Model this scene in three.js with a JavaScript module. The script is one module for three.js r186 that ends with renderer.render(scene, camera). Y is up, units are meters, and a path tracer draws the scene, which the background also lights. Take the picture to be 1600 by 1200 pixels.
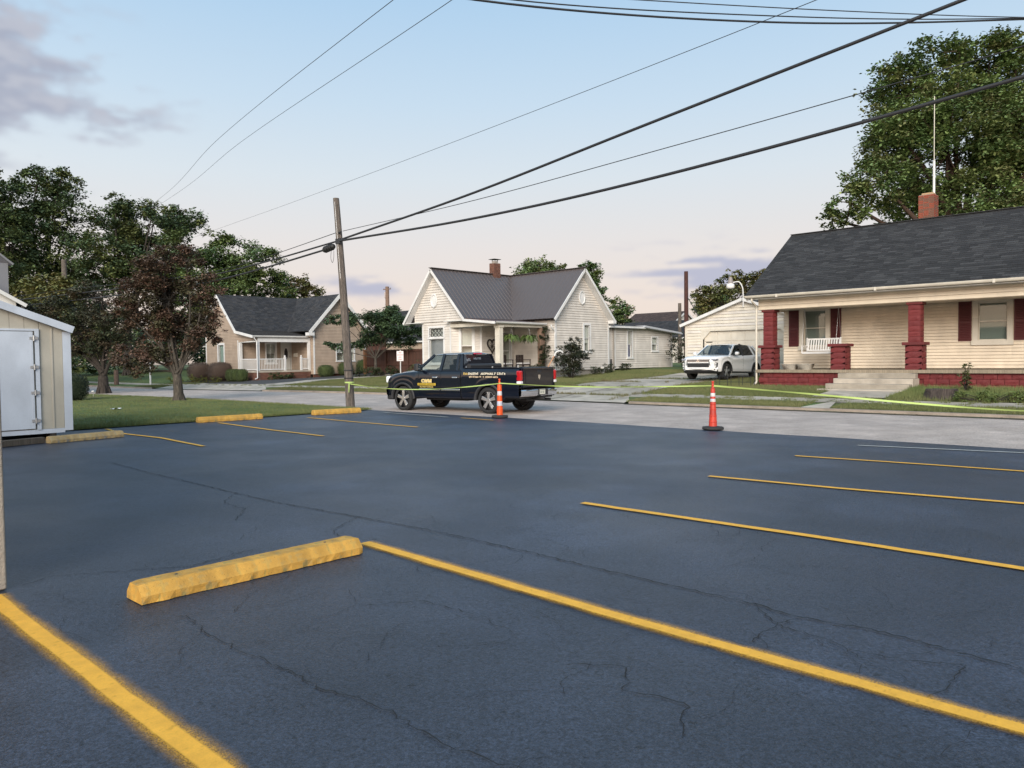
import * as THREE from 'three';
import { mergeGeometries, mergeVertices } from 'three/addons/utils/BufferGeometryUtils.js';
import { RoundedBoxGeometry } from 'three/addons/geometries/RoundedBoxGeometry.js';

// World frame: X runs along the street (growing to the right of the picture), v = -Z runs
// across the street away from the car park, y is up. The observer stands at X = 0, v = 0.
const scene = new THREE.Scene();
const camera = new THREE.PerspectiveCamera(53.05, 4 / 3, 0.1, 1200);
camera.position.set(0, 1.66, 0);
camera.rotation.order = 'YXZ';
camera.rotation.set(THREE.MathUtils.degToRad(-1.9), THREE.MathUtils.degToRad(43.5), THREE.MathUtils.degToRad(-0.7));

const renderer = new THREE.WebGLRenderer({ antialias: true });
renderer.setSize(1024, 768);
renderer.toneMapping = THREE.LinearToneMapping;
renderer.toneMappingExposure = 2.8;
renderer.shadowMap.enabled = true;
renderer.shadowMap.type = THREE.PCFSoftShadowMap;

// ---------- random numbers and noise ----------
function rng(seed) {
  let a = seed >>> 0;
  return () => { a = (a + 0x6D2B79F5) >>> 0; let t = a; t = Math.imul(t ^ (t >>> 15), t | 1); t ^= t + Math.imul(t ^ (t >>> 7), t | 61); return ((t ^ (t >>> 14)) >>> 0) / 4294967296; };
}
const hash = (x, y, s) => { let h = Math.imul(x, 374761393) + Math.imul(y, 668265263) + Math.imul(s, 1274126177); h = Math.imul(h ^ (h >>> 13), 1274126177); return ((h ^ (h >>> 16)) >>> 0) / 4294967296; };
const mod = (a, n) => ((a % n) + n) % n;
function vnoise(x, y, per, s) {
  const xi = Math.floor(x), yi = Math.floor(y), fx = x - xi, fy = y - yi;
  const u = fx * fx * (3 - 2 * fx), w = fy * fy * (3 - 2 * fy);
  const x0 = per ? mod(xi, per) : xi, x1 = per ? mod(xi + 1, per) : xi + 1, y0 = per ? mod(yi, per) : yi, y1 = per ? mod(yi + 1, per) : yi + 1;
  const a = hash(x0, y0, s), b = hash(x1, y0, s), c = hash(x0, y1, s), d = hash(x1, y1, s);
  return a + (b - a) * u + (c - a) * w + (a - b - c + d) * u * w;
}
function fbm(x, y, per, oct, s) { let v = 0, a = 0.5, t = 0; for (let i = 0; i < oct; i++) { v += a * vnoise(x, y, per, s + i * 17); t += a; a *= 0.5; x *= 2; y *= 2; if (per) per *= 2; } return v / t; }
const clamp = (x, a = 0, b = 1) => Math.min(b, Math.max(a, x));
const sstep = (a, b, x) => { const t = clamp((x - a) / (b - a)); return t * t * (3 - 2 * t); };
const lerp = (a, b, t) => a + (b - a) * t;
function interp(x, xs, ys) { if (x <= xs[0]) return ys[0]; for (let i = 1; i < xs.length; i++) if (x <= xs[i]) return lerp(ys[i - 1], ys[i], (x - xs[i - 1]) / (xs[i] - xs[i - 1])); return ys[ys.length - 1]; }

// ---------- sky: dusk, blue overhead, pale peach towards the horizon, a few lilac clouds ----------
function makeSky() {
  const W = 2048, Hh = 1024, d = new Float32Array(W * Hh * 4);
  const srgb = (c) => { c /= 255; return c <= 0.04045 ? c / 12.92 : Math.pow((c + 0.055) / 1.055, 2.4); };
  const els = [-90, -2, 0, 4, 8, 13, 18, 25, 40, 90];
  const cols = [[120, 116, 110], [205, 192, 182], [240, 222, 208], [240, 226, 216], [233, 228, 226], [219, 229, 237], [201, 222, 240], [176, 209, 238], [160, 199, 232], [152, 192, 228]].map(c => c.map(srgb));
  const ch = [0, 1, 2].map(k => cols.map(c => c[k]));
  const cc1 = [170, 176, 194].map(srgb), cc2 = [176, 182, 207].map(srgb), lit = [206, 208, 217].map(srgb);
  for (let j = 0; j < Hh; j++) for (let i = 0; i < W; i++) {
    const el = ((j + 0.5) / Hh - 0.5) * 180, az = ((i + 0.5) / W - 0.5) * 360;
    let r = interp(el, els, ch[0]), g = interp(el, els, ch[1]), b = interp(el, els, ch[2]);
    // the afterglow: the western sky, behind the observer to the left, is brighter and warmer
    const away = Math.cos((az - 75) * Math.PI / 180), glow = Math.pow(Math.max(0, away * 0.5 + 0.5), 3) * Math.exp(-Math.max(0, el) / 38) * (el > -3 ? 1 : 0);
    r *= 1 + 1.8 * glow; g *= 1 + 1.3 * glow; b *= 1 + 0.8 * glow;
    if (el > 0.5) {
      const wx = az * 0.5, n = fbm(wx * 0.55 + 40, el * 0.55 * 1.5, 0, 6, 3), n2 = fbm(wx * 1.7 + 9, el * 2.2, 0, 5, 8);
      // a cumulus bank drifting at left, small stratus streaks low over the roofs, scattered ones elsewhere
      const bank = Math.exp(-(((az + 168) / 9.5) ** 2) - (((el - 16.4) / 4.0) ** 2)) + Math.exp(-(((az + 171) / 6) ** 2) - (((el - 20.5) / 1.8) ** 2)) * 0.8;
      const bankW = Math.exp(-(((az - 187) / 8) ** 2) - (((el - 16.4) / 4.6) ** 2));
      const other = 0.75 * Math.exp(-(((az - 40) / 30) ** 2) - (((el - 20) / 8) ** 2)) + 0.6 * Math.exp(-(((az + 40) / 22) ** 2) - (((el - 14) / 5) ** 2));
      const c1 = sstep(0.36, 0.66, n * 0.62 + n2 * 0.38 + 0.42 * Math.min(1, bank + bankW + other) - 0.26) * Math.min(1, (bank + bankW + other) * 2.4);
      const st = fbm(az * 0.32, el * 2.3, 0, 5, 21), streak = Math.exp(-(((az + 117) / 8) ** 2) - (((el - 6.0) / 1.7) ** 2)) + 0.75 * Math.exp(-(((az + 144) / 4) ** 2) - (((el - 5.3) / 0.8) ** 2)) + 0.5 * Math.exp(-(((az - 60) / 60) ** 2) - (((el - 7) / 2) ** 2));
      const c2 = sstep(0.42, 0.62, st * 0.8 + streak * 0.3 - 0.08) * Math.min(1, streak * 1.6) * 0.8;
      const t = sstep(0.3, 0.75, n2);
      r = lerp(r, lerp(cc1[0], lit[0], t * 0.5), c1 * 0.95); g = lerp(g, lerp(cc1[1], lit[1], t * 0.5), c1 * 0.95); b = lerp(b, lerp(cc1[2], lit[2], t * 0.5), c1 * 0.95);
      r = lerp(r, cc2[0], c2); g = lerp(g, cc2[1], c2); b = lerp(b, cc2[2], c2);
    }
    const o = (j * W + i) * 4; d[o] = r / 2.8; d[o + 1] = g / 2.8; d[o + 2] = b / 2.8; d[o + 3] = 1;
  }
  const t = new THREE.DataTexture(d, W, Hh, THREE.RGBAFormat, THREE.FloatType);
  t.mapping = THREE.EquirectangularReflectionMapping; t.magFilter = t.minFilter = THREE.LinearFilter; t.colorSpace = THREE.LinearSRGBColorSpace; t.needsUpdate = true;
  return t;
}
const sky = makeSky();
scene.background = sky; scene.environment = sky;

// the sun has just gone; what is left of it is a broad warm glow low in the west
const sun = new THREE.DirectionalLight(new THREE.Color(1, 0.91, 0.80), 1.5);
sun.position.set(26, 37, 50); sun.target.position.set(-20, 0, -18);
sun.castShadow = true; sun.shadow.radius = 62; sun.shadow.mapSize.set(4096, 4096);
Object.assign(sun.shadow.camera, { left: -90, right: 90, top: 60, bottom: -60, near: 1, far: 260 });
scene.add(sun, sun.target);

// ---------- object helpers ----------
const used = new Map();
function uniq(n) { const k = used.get(n) || 0; used.set(n, k + 1); return k ? n + '_' + String(k).padStart(3, '0') : n; }
const baseOf = new WeakMap();
// a thing built in world coordinates: a group standing at its base point
function thing(name, label, category, X, y, v, group) {
  const g = new THREE.Group(); g.name = uniq(name); g.position.set(X, y, -v); g.userData = { label, category }; if (group) g.userData.group = group;
  baseOf.set(g, new THREE.Vector3(X, y, -v)); scene.add(g); return g;
}
// a thing built in its own coordinates
function localThing(name, label, category, X, y, v, turn = 0, group) {
  const g = thing(name, label, category, X, y, v, group); baseOf.set(g, new THREE.Vector3()); g.rotation.y = turn; return g;
}
function metricUV(g) {
  const p = g.attributes.position, n = g.attributes.normal, uv = new Float32Array(p.count * 2);
  for (let i = 0; i < p.count; i++) {
    const ax = Math.abs(n.getX(i)), ay = Math.abs(n.getY(i)), az = Math.abs(n.getZ(i));
    let a, b;
    if (ay >= ax && ay >= az) { a = p.getX(i); b = p.getZ(i); } else if (ax >= az) { a = p.getZ(i); b = p.getY(i); } else { a = p.getX(i); b = p.getY(i); }
    uv[2 * i] = a; uv[2 * i + 1] = b;
  }
  g.setAttribute('uv', new THREE.BufferAttribute(uv, 2)); return g;
}
function finish(m) { m.castShadow = m.receiveShadow = true; return m; }
function part(parent, name, geo, mat, label) {
  let r = parent; while (r.parent && r.parent !== scene) r = r.parent;
  const b = baseOf.get(r) || new THREE.Vector3();
  if (!geo.userData.keepUV) metricUV(geo);
  if (!geo.userData.local) geo.translate(-b.x, -b.y, -b.z);
  const m = finish(new THREE.Mesh(geo, mat)); m.name = name; if (label) m.userData.label = label; parent.add(m); baseOf.set(m, b); return m;
}
// a repeated piece that shares its geometry: placed by position
function piece(parent, name, geo, mat, X, y, v, ry = 0) {
  let r = parent; while (r.parent && r.parent !== scene) r = r.parent;
  const b = baseOf.get(r) || new THREE.Vector3();
  const m = finish(new THREE.Mesh(geo, mat)); m.name = name; m.position.set(X - b.x, y - b.y, -v - b.z); m.rotation.y = ry; parent.add(m); return m;
}
function structure(name, geo, mat, keep) { if (!keep) metricUV(geo); const m = finish(new THREE.Mesh(geo, mat)); m.name = uniq(name); m.userData.kind = 'structure'; scene.add(m); return m; }
const flat = (g) => { const r = g.index ? g.toNonIndexed() : g; for (const k of Object.keys(r.attributes)) if (!['position', 'normal', 'uv'].includes(k)) r.deleteAttribute(k); if (!r.attributes.uv) r.setAttribute('uv', new THREE.BufferAttribute(new Float32Array(r.attributes.position.count * 2), 2)); return r; };
const merge = (l) => mergeGeometries(l.map(flat));
// box spanning X0..X1, y0..y1, v0..v1
function bx(X0, X1, y0, y1, v0, v1) { const g = new THREE.BoxGeometry(Math.abs(X1 - X0), Math.abs(y1 - y0), Math.abs(v1 - v0)); g.translate((X0 + X1) / 2, (y0 + y1) / 2, -(v0 + v1) / 2); return g; }
function rbx(X0, X1, y0, y1, v0, v1, r = 0.02) { const g = new RoundedBoxGeometry(Math.abs(X1 - X0), Math.abs(y1 - y0), Math.abs(v1 - v0), 2, r); g.translate((X0 + X1) / 2, (y0 + y1) / 2, -(v0 + v1) / 2); return g; }
const V3 = (X, y, v) => new THREE.Vector3(X, y, -v);
// bar of rectangular section from a to b (w across, h along "up")
function bar(a, b, w, h, up = new THREE.Vector3(0, 1, 0)) {
  const d = b.clone().sub(a), L = d.length(), g = new THREE.BoxGeometry(w, h, L), z = d.clone().normalize();
  const x = up.clone().cross(z).normalize(), y = z.clone().cross(x);
  g.applyMatrix4(new THREE.Matrix4().makeBasis(x, y, z)); g.translate((a.x + b.x) / 2, (a.y + b.y) / 2, (a.z + b.z) / 2); return g;
}
function rod(a, b, r0, r1 = r0, seg = 8) {
  const d = b.clone().sub(a), g = new THREE.CylinderGeometry(r1, r0, d.length(), seg);
  g.applyQuaternion(new THREE.Quaternion().setFromUnitVectors(new THREE.Vector3(0, 1, 0), d.clone().normalize())); g.translate((a.x + b.x) / 2, (a.y + b.y) / 2, (a.z + b.z) / 2); return g;
}
function tube(pts, r, seg = 24, rad = 6) { return new THREE.TubeGeometry(new THREE.CatmullRomCurve3(pts), seg, r, rad, false); }
// flat polygon (any plane) given as list of points
function poly(pts) {
  const pos = []; for (let i = 1; i < pts.length - 1; i++) for (const p of [pts[0], pts[i], pts[i + 1]]) pos.push(p.x, p.y, p.z);
  const g = new THREE.BufferGeometry(); g.setAttribute('position', new THREE.Float32BufferAttribute(pos, 3)); g.computeVertexNormals(); return flat(g);
}
// slab: polygon given thickness t along -normal
function slab(pts, t) {
  const n = pts[1].clone().sub(pts[0]).cross(pts[2].clone().sub(pts[0])).normalize(), q = pts.map(p => p.clone().addScaledVector(n, -t));
  const l = [poly(pts), poly(q.slice().reverse())];
  for (let i = 0; i < pts.length; i++) { const j = (i + 1) % pts.length; l.push(poly([pts[i], q[i], q[j], pts[j]])); }
  return merge(l);
}
// loft through sections of equal length
function loft(secs, closed = false) {
  const n = secs[0].length, pos = [], idx = []; for (const s of secs) for (const p of s) pos.push(p.x, p.y, p.z);
  for (let i = 0; i < secs.length - 1; i++) for (let j = 0; j < (closed ? n : n - 1); j++) { const k = (j + 1) % n, a = i * n + j, b = i * n + k, c = a + n, d = b + n; idx.push(a, b, c, b, d, c); }
  const g = new THREE.BufferGeometry(); g.setAttribute('position', new THREE.Float32BufferAttribute(pos, 3)); g.setIndex(idx); g.computeVertexNormals();
  g.setAttribute('uv', new THREE.BufferAttribute(new Float32Array(pos.length / 3 * 2), 2)); return g;
}

// ---------- textures ----------
function tex(size, fn, rep, srgb = true, sizeY = size) {
  const d = new Uint8Array(size * sizeY * 4);
  for (let j = 0; j < sizeY; j++) for (let i = 0; i < size; i++) { const c = fn(i / size, j / sizeY, i, j); const o = (j * size + i) * 4; if (typeof c === 'number') { d[o] = d[o + 1] = d[o + 2] = clamp(c) * 255; d[o + 3] = 255; } else { d[o] = clamp(c[0]) * 255; d[o + 1] = clamp(c[1]) * 255; d[o + 2] = clamp(c[2]) * 255; d[o + 3] = c.length > 3 ? clamp(c[3]) * 255 : 255; } }
  const t = new THREE.DataTexture(d, size, sizeY, THREE.RGBAFormat); t.wrapS = t.wrapT = THREE.RepeatWrapping; t.magFilter = THREE.LinearFilter; t.minFilter = THREE.LinearMipmapLinearFilter; t.generateMipmaps = true;
  if (srgb) t.colorSpace = THREE.SRGBColorSpace; if (rep) t.repeat.set(rep[0], rep[1]); t.needsUpdate = true; return t;
}
const TX = {
  grainA: tex(1024, (u, v, i, j) => { const f = hash(i, j, 5), g = vnoise(u * 256, v * 256, 256, 2), c = fbm(u * 6, v * 6, 6, 5, 9); const h = vnoise(u * 130, v * 130, 130, 4), p = vnoise(u * 70, v * 70, 70, 44); return 0.72 + 0.3 * (g - 0.5) + 0.24 * (h - 0.5) + 0.2 * (f - 0.5) + 0.1 * (c - 0.5) - 0.2 * sstep(0.82, 0.95, p); }, [1 / 1.7, 1 / 1.7]),
  bumpA: tex(1024, (u, v, i, j) => 0.55 * vnoise(u * 230, v * 230, 230, 31) + 0.25 * vnoise(u * 120, v * 120, 120, 33) + 0.2 * hash(i, j, 6), [1 / 1.3, 1 / 1.3], false),
  roughA: tex(512, (u, v) => { const n = fbm(u * 5, v * 5, 5, 6, 77); return [0, 0.45 + 0.16 * (n - 0.5), 0]; }, [1 / 5.3, 1 / 5.3], false),
  street: tex(1024, (u, v, i, j) => { const f = hash(i, j, 15), g = vnoise(u * 200, v * 200, 200, 12), c = fbm(u * 5, v * 5, 5, 6, 19); const k = 0.78 + 0.2 * (g - 0.5) + 0.2 * (f - 0.5) + 0.22 * (c - 0.5); return [k, k * 0.985, k * 0.965]; }, [1 / 3.1, 1 / 3.1]),
  concrete: tex(512, (u, v, i, j) => { const f = hash(i, j, 25), c = fbm(u * 7, v * 7, 7, 6, 29), s = fbm(u * 3, v * 3, 3, 4, 2); const k = 0.82 + 0.1 * (f - 0.5) + 0.26 * (c - 0.5) + 0.18 * (s - 0.5); return [k, k * 0.985, k * 0.96]; }, [1 / 2.3, 1 / 2.3]),
  grass: tex(512, (u, v, i, j) => { const c = fbm(u * 9, v * 9, 9, 6, 41), f = hash(i, j, 43), s = fbm(u * 3, v * 3, 3, 4, 44); const k = 0.72 + 0.4 * (c - 0.5) + 0.3 * (f - 0.5); return [k * (0.86 + 0.5 * (s - 0.3)), k, k * 0.8]; }, [1 / 3.7, 1 / 3.7]),
  wood: tex(512, (u, v, i, j) => 0.8 + 0.34 * (fbm(u * 40, v * 3, 0, 4, 51) - 0.5) + 0.12 * (hash(i, j >> 3, 52) - 0.5), [1 / 0.7, 1 / 1.9]),
  stucco: tex(512, (u, v, i, j) => 0.5 * fbm(u * 60, v * 60, 60, 4, 61) + 0.3 * hash(i, j, 62), [1 / 0.8, 1 / 0.8], false),
  dirt: tex(512, (u, v, i, j) => 0.9 + 0.14 * (fbm(u * 8, v * 5, 0, 5, 71) - 0.5) + 0.05 * (hash(i, j, 72) - 0.5), [1 / 2.9, 1 / 2.9]),
  bark: tex(512, (u, v, i, j) => 0.7 + 0.6 * (fbm(u * 34, v * 6, 0, 5, 81) - 0.5) + 0.1 * (hash(i, j, 82) - 0.5), [1 / 0.6, 1 / 0.9]),
  paint: tex(512, (u, v, i, j) => { const c = fbm(u * 9, v * 9, 9, 6, 91), p = fbm(u * 24, v * 24, 24, 4, 93), f = hash(i, j, 92); const k = 0.88 + 0.3 * (c - 0.5) + 0.1 * (f - 0.5), w = sstep(0.55, 0.75, p) * 0.5; const q = fbm(u * 14 + 3, v * 5, 0, 5, 97), sc = sstep(0.62, 0.7, q) * 0.55, pin = hash(i >> 1, j >> 1, 98) > 0.9965 ? 0.45 : 1; return [k * (1 - 0.12 * w) * (1 - 0.28 * sc) * pin, k * (1 - 0.02 * w) * (1 - 0.1 * sc) * pin, Math.min(1, k * (1 + 0.35 * w) * (1 + 1.2 * sc)) * pin]; }, [1 / 0.8, 1 / 0.8]),
};
TX.smallbump = TX.stucco;
function mat(r, g, b, rough = 0.8, o = {}) { const m = new THREE.MeshStandardMaterial({ roughness: rough, side: THREE.DoubleSide, ...o }); m.color.setRGB(r, g, b); return m; }
function phys(r, g, b, rough, o) { const m = new THREE.MeshPhysicalMaterial({ roughness: rough, side: THREE.DoubleSide, ...o }); m.color.setRGB(r, g, b); return m; }
const MT = {
  street: mat(0.76, 0.655, 0.61, 0.92, { map: TX.street, bumpMap: TX.bumpA, bumpScale: 0.006 }),
  ground: mat(0.10, 0.12, 0.05, 0.95, { map: TX.grass }),
  lawn: mat(0.19, 0.21, 0.07, 0.95, { map: TX.grass }),
  concrete: mat(0.62, 0.565, 0.50, 0.9, { map: TX.concrete, bumpMap: TX.stucco, bumpScale: 0.003 }),
  oldconcrete: mat(0.50, 0.455, 0.395, 0.92, { map: TX.concrete, bumpMap: TX.stucco, bumpScale: 0.004 }),
  drive: mat(0.095, 0.095, 0.10, 0.85, { map: TX.grainA }),
  mulch: mat(0.055, 0.036, 0.026, 0.95, { map: TX.grass }),
  whitePaint: mat(0.82, 0.81, 0.80, 0.5, { map: TX.dirt }),
  creamTrim: mat(0.76, 0.70, 0.60, 0.55, { map: TX.dirt }),
  creamA: mat(0.88, 0.755, 0.60, 0.6, { map: TX.dirt }), creamB: mat(0.85, 0.73, 0.575, 0.62, { map: TX.dirt }),
  whiteA: mat(0.76, 0.705, 0.645, 0.6, { map: TX.dirt }), whiteB: mat(0.73, 0.675, 0.615, 0.62, { map: TX.dirt }),
  tanA: mat(0.48, 0.37, 0.285, 0.65, { map: TX.dirt }), tanB: mat(0.455, 0.35, 0.27, 0.67, { map: TX.dirt }),
  garA: mat(0.82, 0.75, 0.64, 0.6, { map: TX.dirt }),
  interior: mat(0.55, 0.52, 0.47, 0.95),
  red: mat(0.20, 0.026, 0.030, 0.7, { map: TX.concrete, bumpMap: TX.stucco, bumpScale: 0.006 }),
  red2: mat(0.175, 0.024, 0.028, 0.72, { map: TX.concrete, bumpMap: TX.stucco, bumpScale: 0.006 }),
  shutter: mat(0.085, 0.014, 0.016, 0.55),
  porch: mat(0.33, 0.275, 0.205, 0.75, { map: TX.wood }),
  brick: mat(0.22, 0.10, 0.07, 0.9, { map: TX.concrete }), brick2: mat(0.17, 0.075, 0.055, 0.9, { map: TX.concrete }), brickRed: mat(0.33, 0.085, 0.05, 0.9, { map: TX.concrete }),
  mortar: mat(0.30, 0.27, 0.24, 0.95),
  bark: mat(0.16, 0.135, 0.11, 0.95, { map: TX.bark, bumpMap: TX.bark, bumpScale: 0.03 }),
  barkDark: mat(0.075, 0.06, 0.05, 0.95, { map: TX.bark, bumpMap: TX.bark, bumpScale: 0.02 }),
  pole: mat(0.25, 0.205, 0.175, 0.9, { map: TX.bark, bumpMap: TX.bark, bumpScale: 0.012 }),
  poleRed: mat(0.14, 0.055, 0.045, 0.9, { map: TX.bark }),
  poleFar: mat(0.42, 0.27, 0.2, 0.9, { map: TX.bark }),
  wire: mat(0.022, 0.022, 0.025, 0.6),
  steel: mat(0.5, 0.5, 0.5, 0.4, { metalness: 0.9 }), darkSteel: mat(0.05, 0.05, 0.055, 0.5, { metalness: 0.6 }),
  black: mat(0.015, 0.015, 0.016, 0.6), rubber: mat(0.02, 0.02, 0.021, 0.85),
  chrome: mat(0.75, 0.76, 0.78, 0.12, { metalness: 1 }), alloy: mat(0.62, 0.62, 0.63, 0.28, { metalness: 0.9 }),
  glass: phys(0.92, 0.95, 0.95, 0.03, { transmission: 1, thickness: 0, ior: 1.5 }),
  blind: mat(0.20, 0.225, 0.195, 0.8), curtain: mat(0.62, 0.58, 0.53, 0.9), curtainGrey: mat(0.24, 0.23, 0.24, 0.9), curtainBlue: mat(0.10, 0.09, 0.20, 0.9), dark: mat(0.02, 0.022, 0.026, 0.7),
  fenceA: mat(0.135, 0.06, 0.042, 0.85, { map: TX.wood }), fenceB: mat(0.115, 0.055, 0.04, 0.87, { map: TX.wood }), fencePost: mat(0.36, 0.17, 0.085, 0.85, { map: TX.wood }),
};
// ---------- terrain ----------
const HVx = [15, 22.8, 23, 25, 28.5, 32, 35, 38, 44, 60, 200], HVy = [0, 0, 0.06, 0.19, 0.45, 0.52, 0.62, 0.8, 0.95, 1.1, 1.5];
const fall = (X) => -0.25 * sstep(-28, -65, X);
const apronMask = (X) => Math.max(sstep(-23.6, -22.6, X) * (1 - sstep(-16.6, -15.6, X)), sstep(-58.5, -57.5, X) * (1 - sstep(-42.5, -41.5, X)));
function H(X, v) {
  let y = interp(v, HVx, HVy);
  if (v > 22.7 && v < 25) y = lerp(y, interp(v, [22.75, 25], [0.0, 0.2]), apronMask(X));
  return y + fall(X);
}
// sheet following the terrain between two edges given as functions of v
function sheet(vs, xl, xr, nx, off, h = H) {
  const all = []; for (let i = 0; i < vs.length - 1; i++) { const n = Math.max(1, Math.ceil((vs[i + 1] - vs[i]) / 0.6)); for (let k = 0; k < n; k++) all.push(lerp(vs[i], vs[i + 1], k / n)); } all.push(vs[vs.length - 1]);
  const br = HVx.filter(b => b > vs[0] && b < vs[vs.length - 1]); const L = [...new Set([...all, ...br].map(x => +x.toFixed(4)))].sort((a, b) => a - b);
  const secs = L.map(v => { const s = [], a = xl(v), b = xr(v); for (let i = 0; i <= nx; i++) { const X = lerp(a, b, i / nx); s.push(V3(X, h(X, v) + off, v)); } return s; });
  return loft(secs);
}
const K = (c) => () => c;
{
  const g = new THREE.PlaneGeometry(1400, 1400, 140, 140); g.rotateX(-Math.PI / 2); const p = g.attributes.position;
  for (let i = 0; i < p.count; i++) p.setY(i, Math.min(H(p.getX(i), -p.getZ(i)), 0) - 0.32);
  g.computeVertexNormals(); structure('ground', g, MT.ground);
}
structure('street', sheet([15.25, 22.8], K(-160), K(90), 125, -0.006, (X, v) => fall(X) - 0.012 * Math.pow((v - 19) / 3.8, 2)), MT.street);

// ---------- parking lot: fresh sealcoat over old asphalt ----------
{
  const X0 = -21.2, X1 = 9, v0 = -9, v1 = 15.55, nx = 150, nv = 125;
  const pos = [], col = [], idx = [];
  for (let j = 0; j <= nv; j++) for (let i = 0; i <= nx; i++) {
    const fx = i / nx, fv = j / nv; let X = lerp(X0, X1, fx), v = lerp(v0, v1, fv);
    if (j === nv) v = v1 + 0.12 * (fbm(X * 0.5, 2, 0, 3, 5) - 0.5) - 0.25 * sstep(-14, -20, X);
    if (i === 0) X += 0.16 * (fbm(v * 1.1, 7, 0, 4, 6) - 0.5);
    pos.push(X, 0.010 * (fbm(X * 0.4, v * 0.4, 0, 3, 90) - 0.5) * sstep(15.5, 14.5, v), -v);
    // how thickly the sealer lies: squeegee sweeps and thin, dusty patches
    const a = fbm(X * 0.35 + v * 0.1, v * 0.9, 0, 5, 14), b = fbm(X * 1.6, v * 2.6, 0, 4, 15), c = fbm(X * 0.9 - v * 0.5, v * 0.6 + X * 0.4, 0, 5, 16);
    const t = clamp(0.92 + 0.5 * (a - 0.5) + 0.42 * (b - 0.5) + 0.2 * (c - 0.5) + 0.3 * sstep(0.58, 0.7, c), 0.5, 1.45);
    col.push(t, t * (0.99 + 0.02 * a), t * (1.0 + 0.04 * (b - 0.5)));
  }
  for (let j = 0; j < nv; j++) for (let i = 0; i < nx; i++) { const a = j * (nx + 1) + i, b = a + 1, c = a + nx + 1, d = c + 1; idx.push(a, b, c, b, d, c); }
  const g = new THREE.BufferGeometry(); g.setAttribute('position', new THREE.Float32BufferAttribute(pos, 3)); g.setAttribute('color', new THREE.Float32BufferAttribute(col, 3)); g.setIndex(idx); g.computeVertexNormals();
  const m = mat(0.062, 0.080, 0.124, 1, { map: TX.grainA, bumpMap: TX.bumpA, bumpScale: 0.005, roughnessMap: TX.roughA, vertexColors: true });
  structure('parking_lot', g, m);
}
// ribbon lying on the ground along a list of [X, v], half width given by a function
function ribbon(pts, hw, y, step, jit, seed) {
  const r = rng(seed), q = [];
  for (let i = 0; i < pts.length - 1; i++) { const [a, b] = pts[i], [c, d] = pts[i + 1], L = Math.hypot(c - a, d - b), n = Math.max(1, Math.round(L / step)); for (let k = 0; k < n; k++) { const t = k / n; q.push([lerp(a, c, t) + (r() - 0.5) * jit, lerp(b, d, t) + (r() - 0.5) * jit]); } }
  q.push(pts[pts.length - 1]);
  const pos = [], uv = [], idx = []; let s = 0;
  q.forEach(([X, v], i) => {
    const a = q[Math.max(0, i - 1)], b = q[Math.min(q.length - 1, i + 1)]; let dx = b[0] - a[0], dv = b[1] - a[1]; const L = Math.hypot(dx, dv) || 1; dx /= L; dv /= L; const w = hw(i / (q.length - 1), r);
    if (i) s += Math.hypot(X - q[i - 1][0], v - q[i - 1][1]);
    pos.push(X - dv * w, y, -(v + dx * w), X + dv * w, y, -(v - dx * w)); uv.push(s, 0, s, 1);
    if (i) { const k = 2 * i; idx.push(k - 2, k - 1, k, k - 1, k + 1, k); }
  });
  const g = new THREE.BufferGeometry(); g.setAttribute('position', new THREE.Float32BufferAttribute(pos, 3)); g.setAttribute('uv', new THREE.Float32BufferAttribute(uv, 2)); g.setIndex(idx); g.computeVertexNormals(); g.userData.keepUV = true; return g;
}
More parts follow.
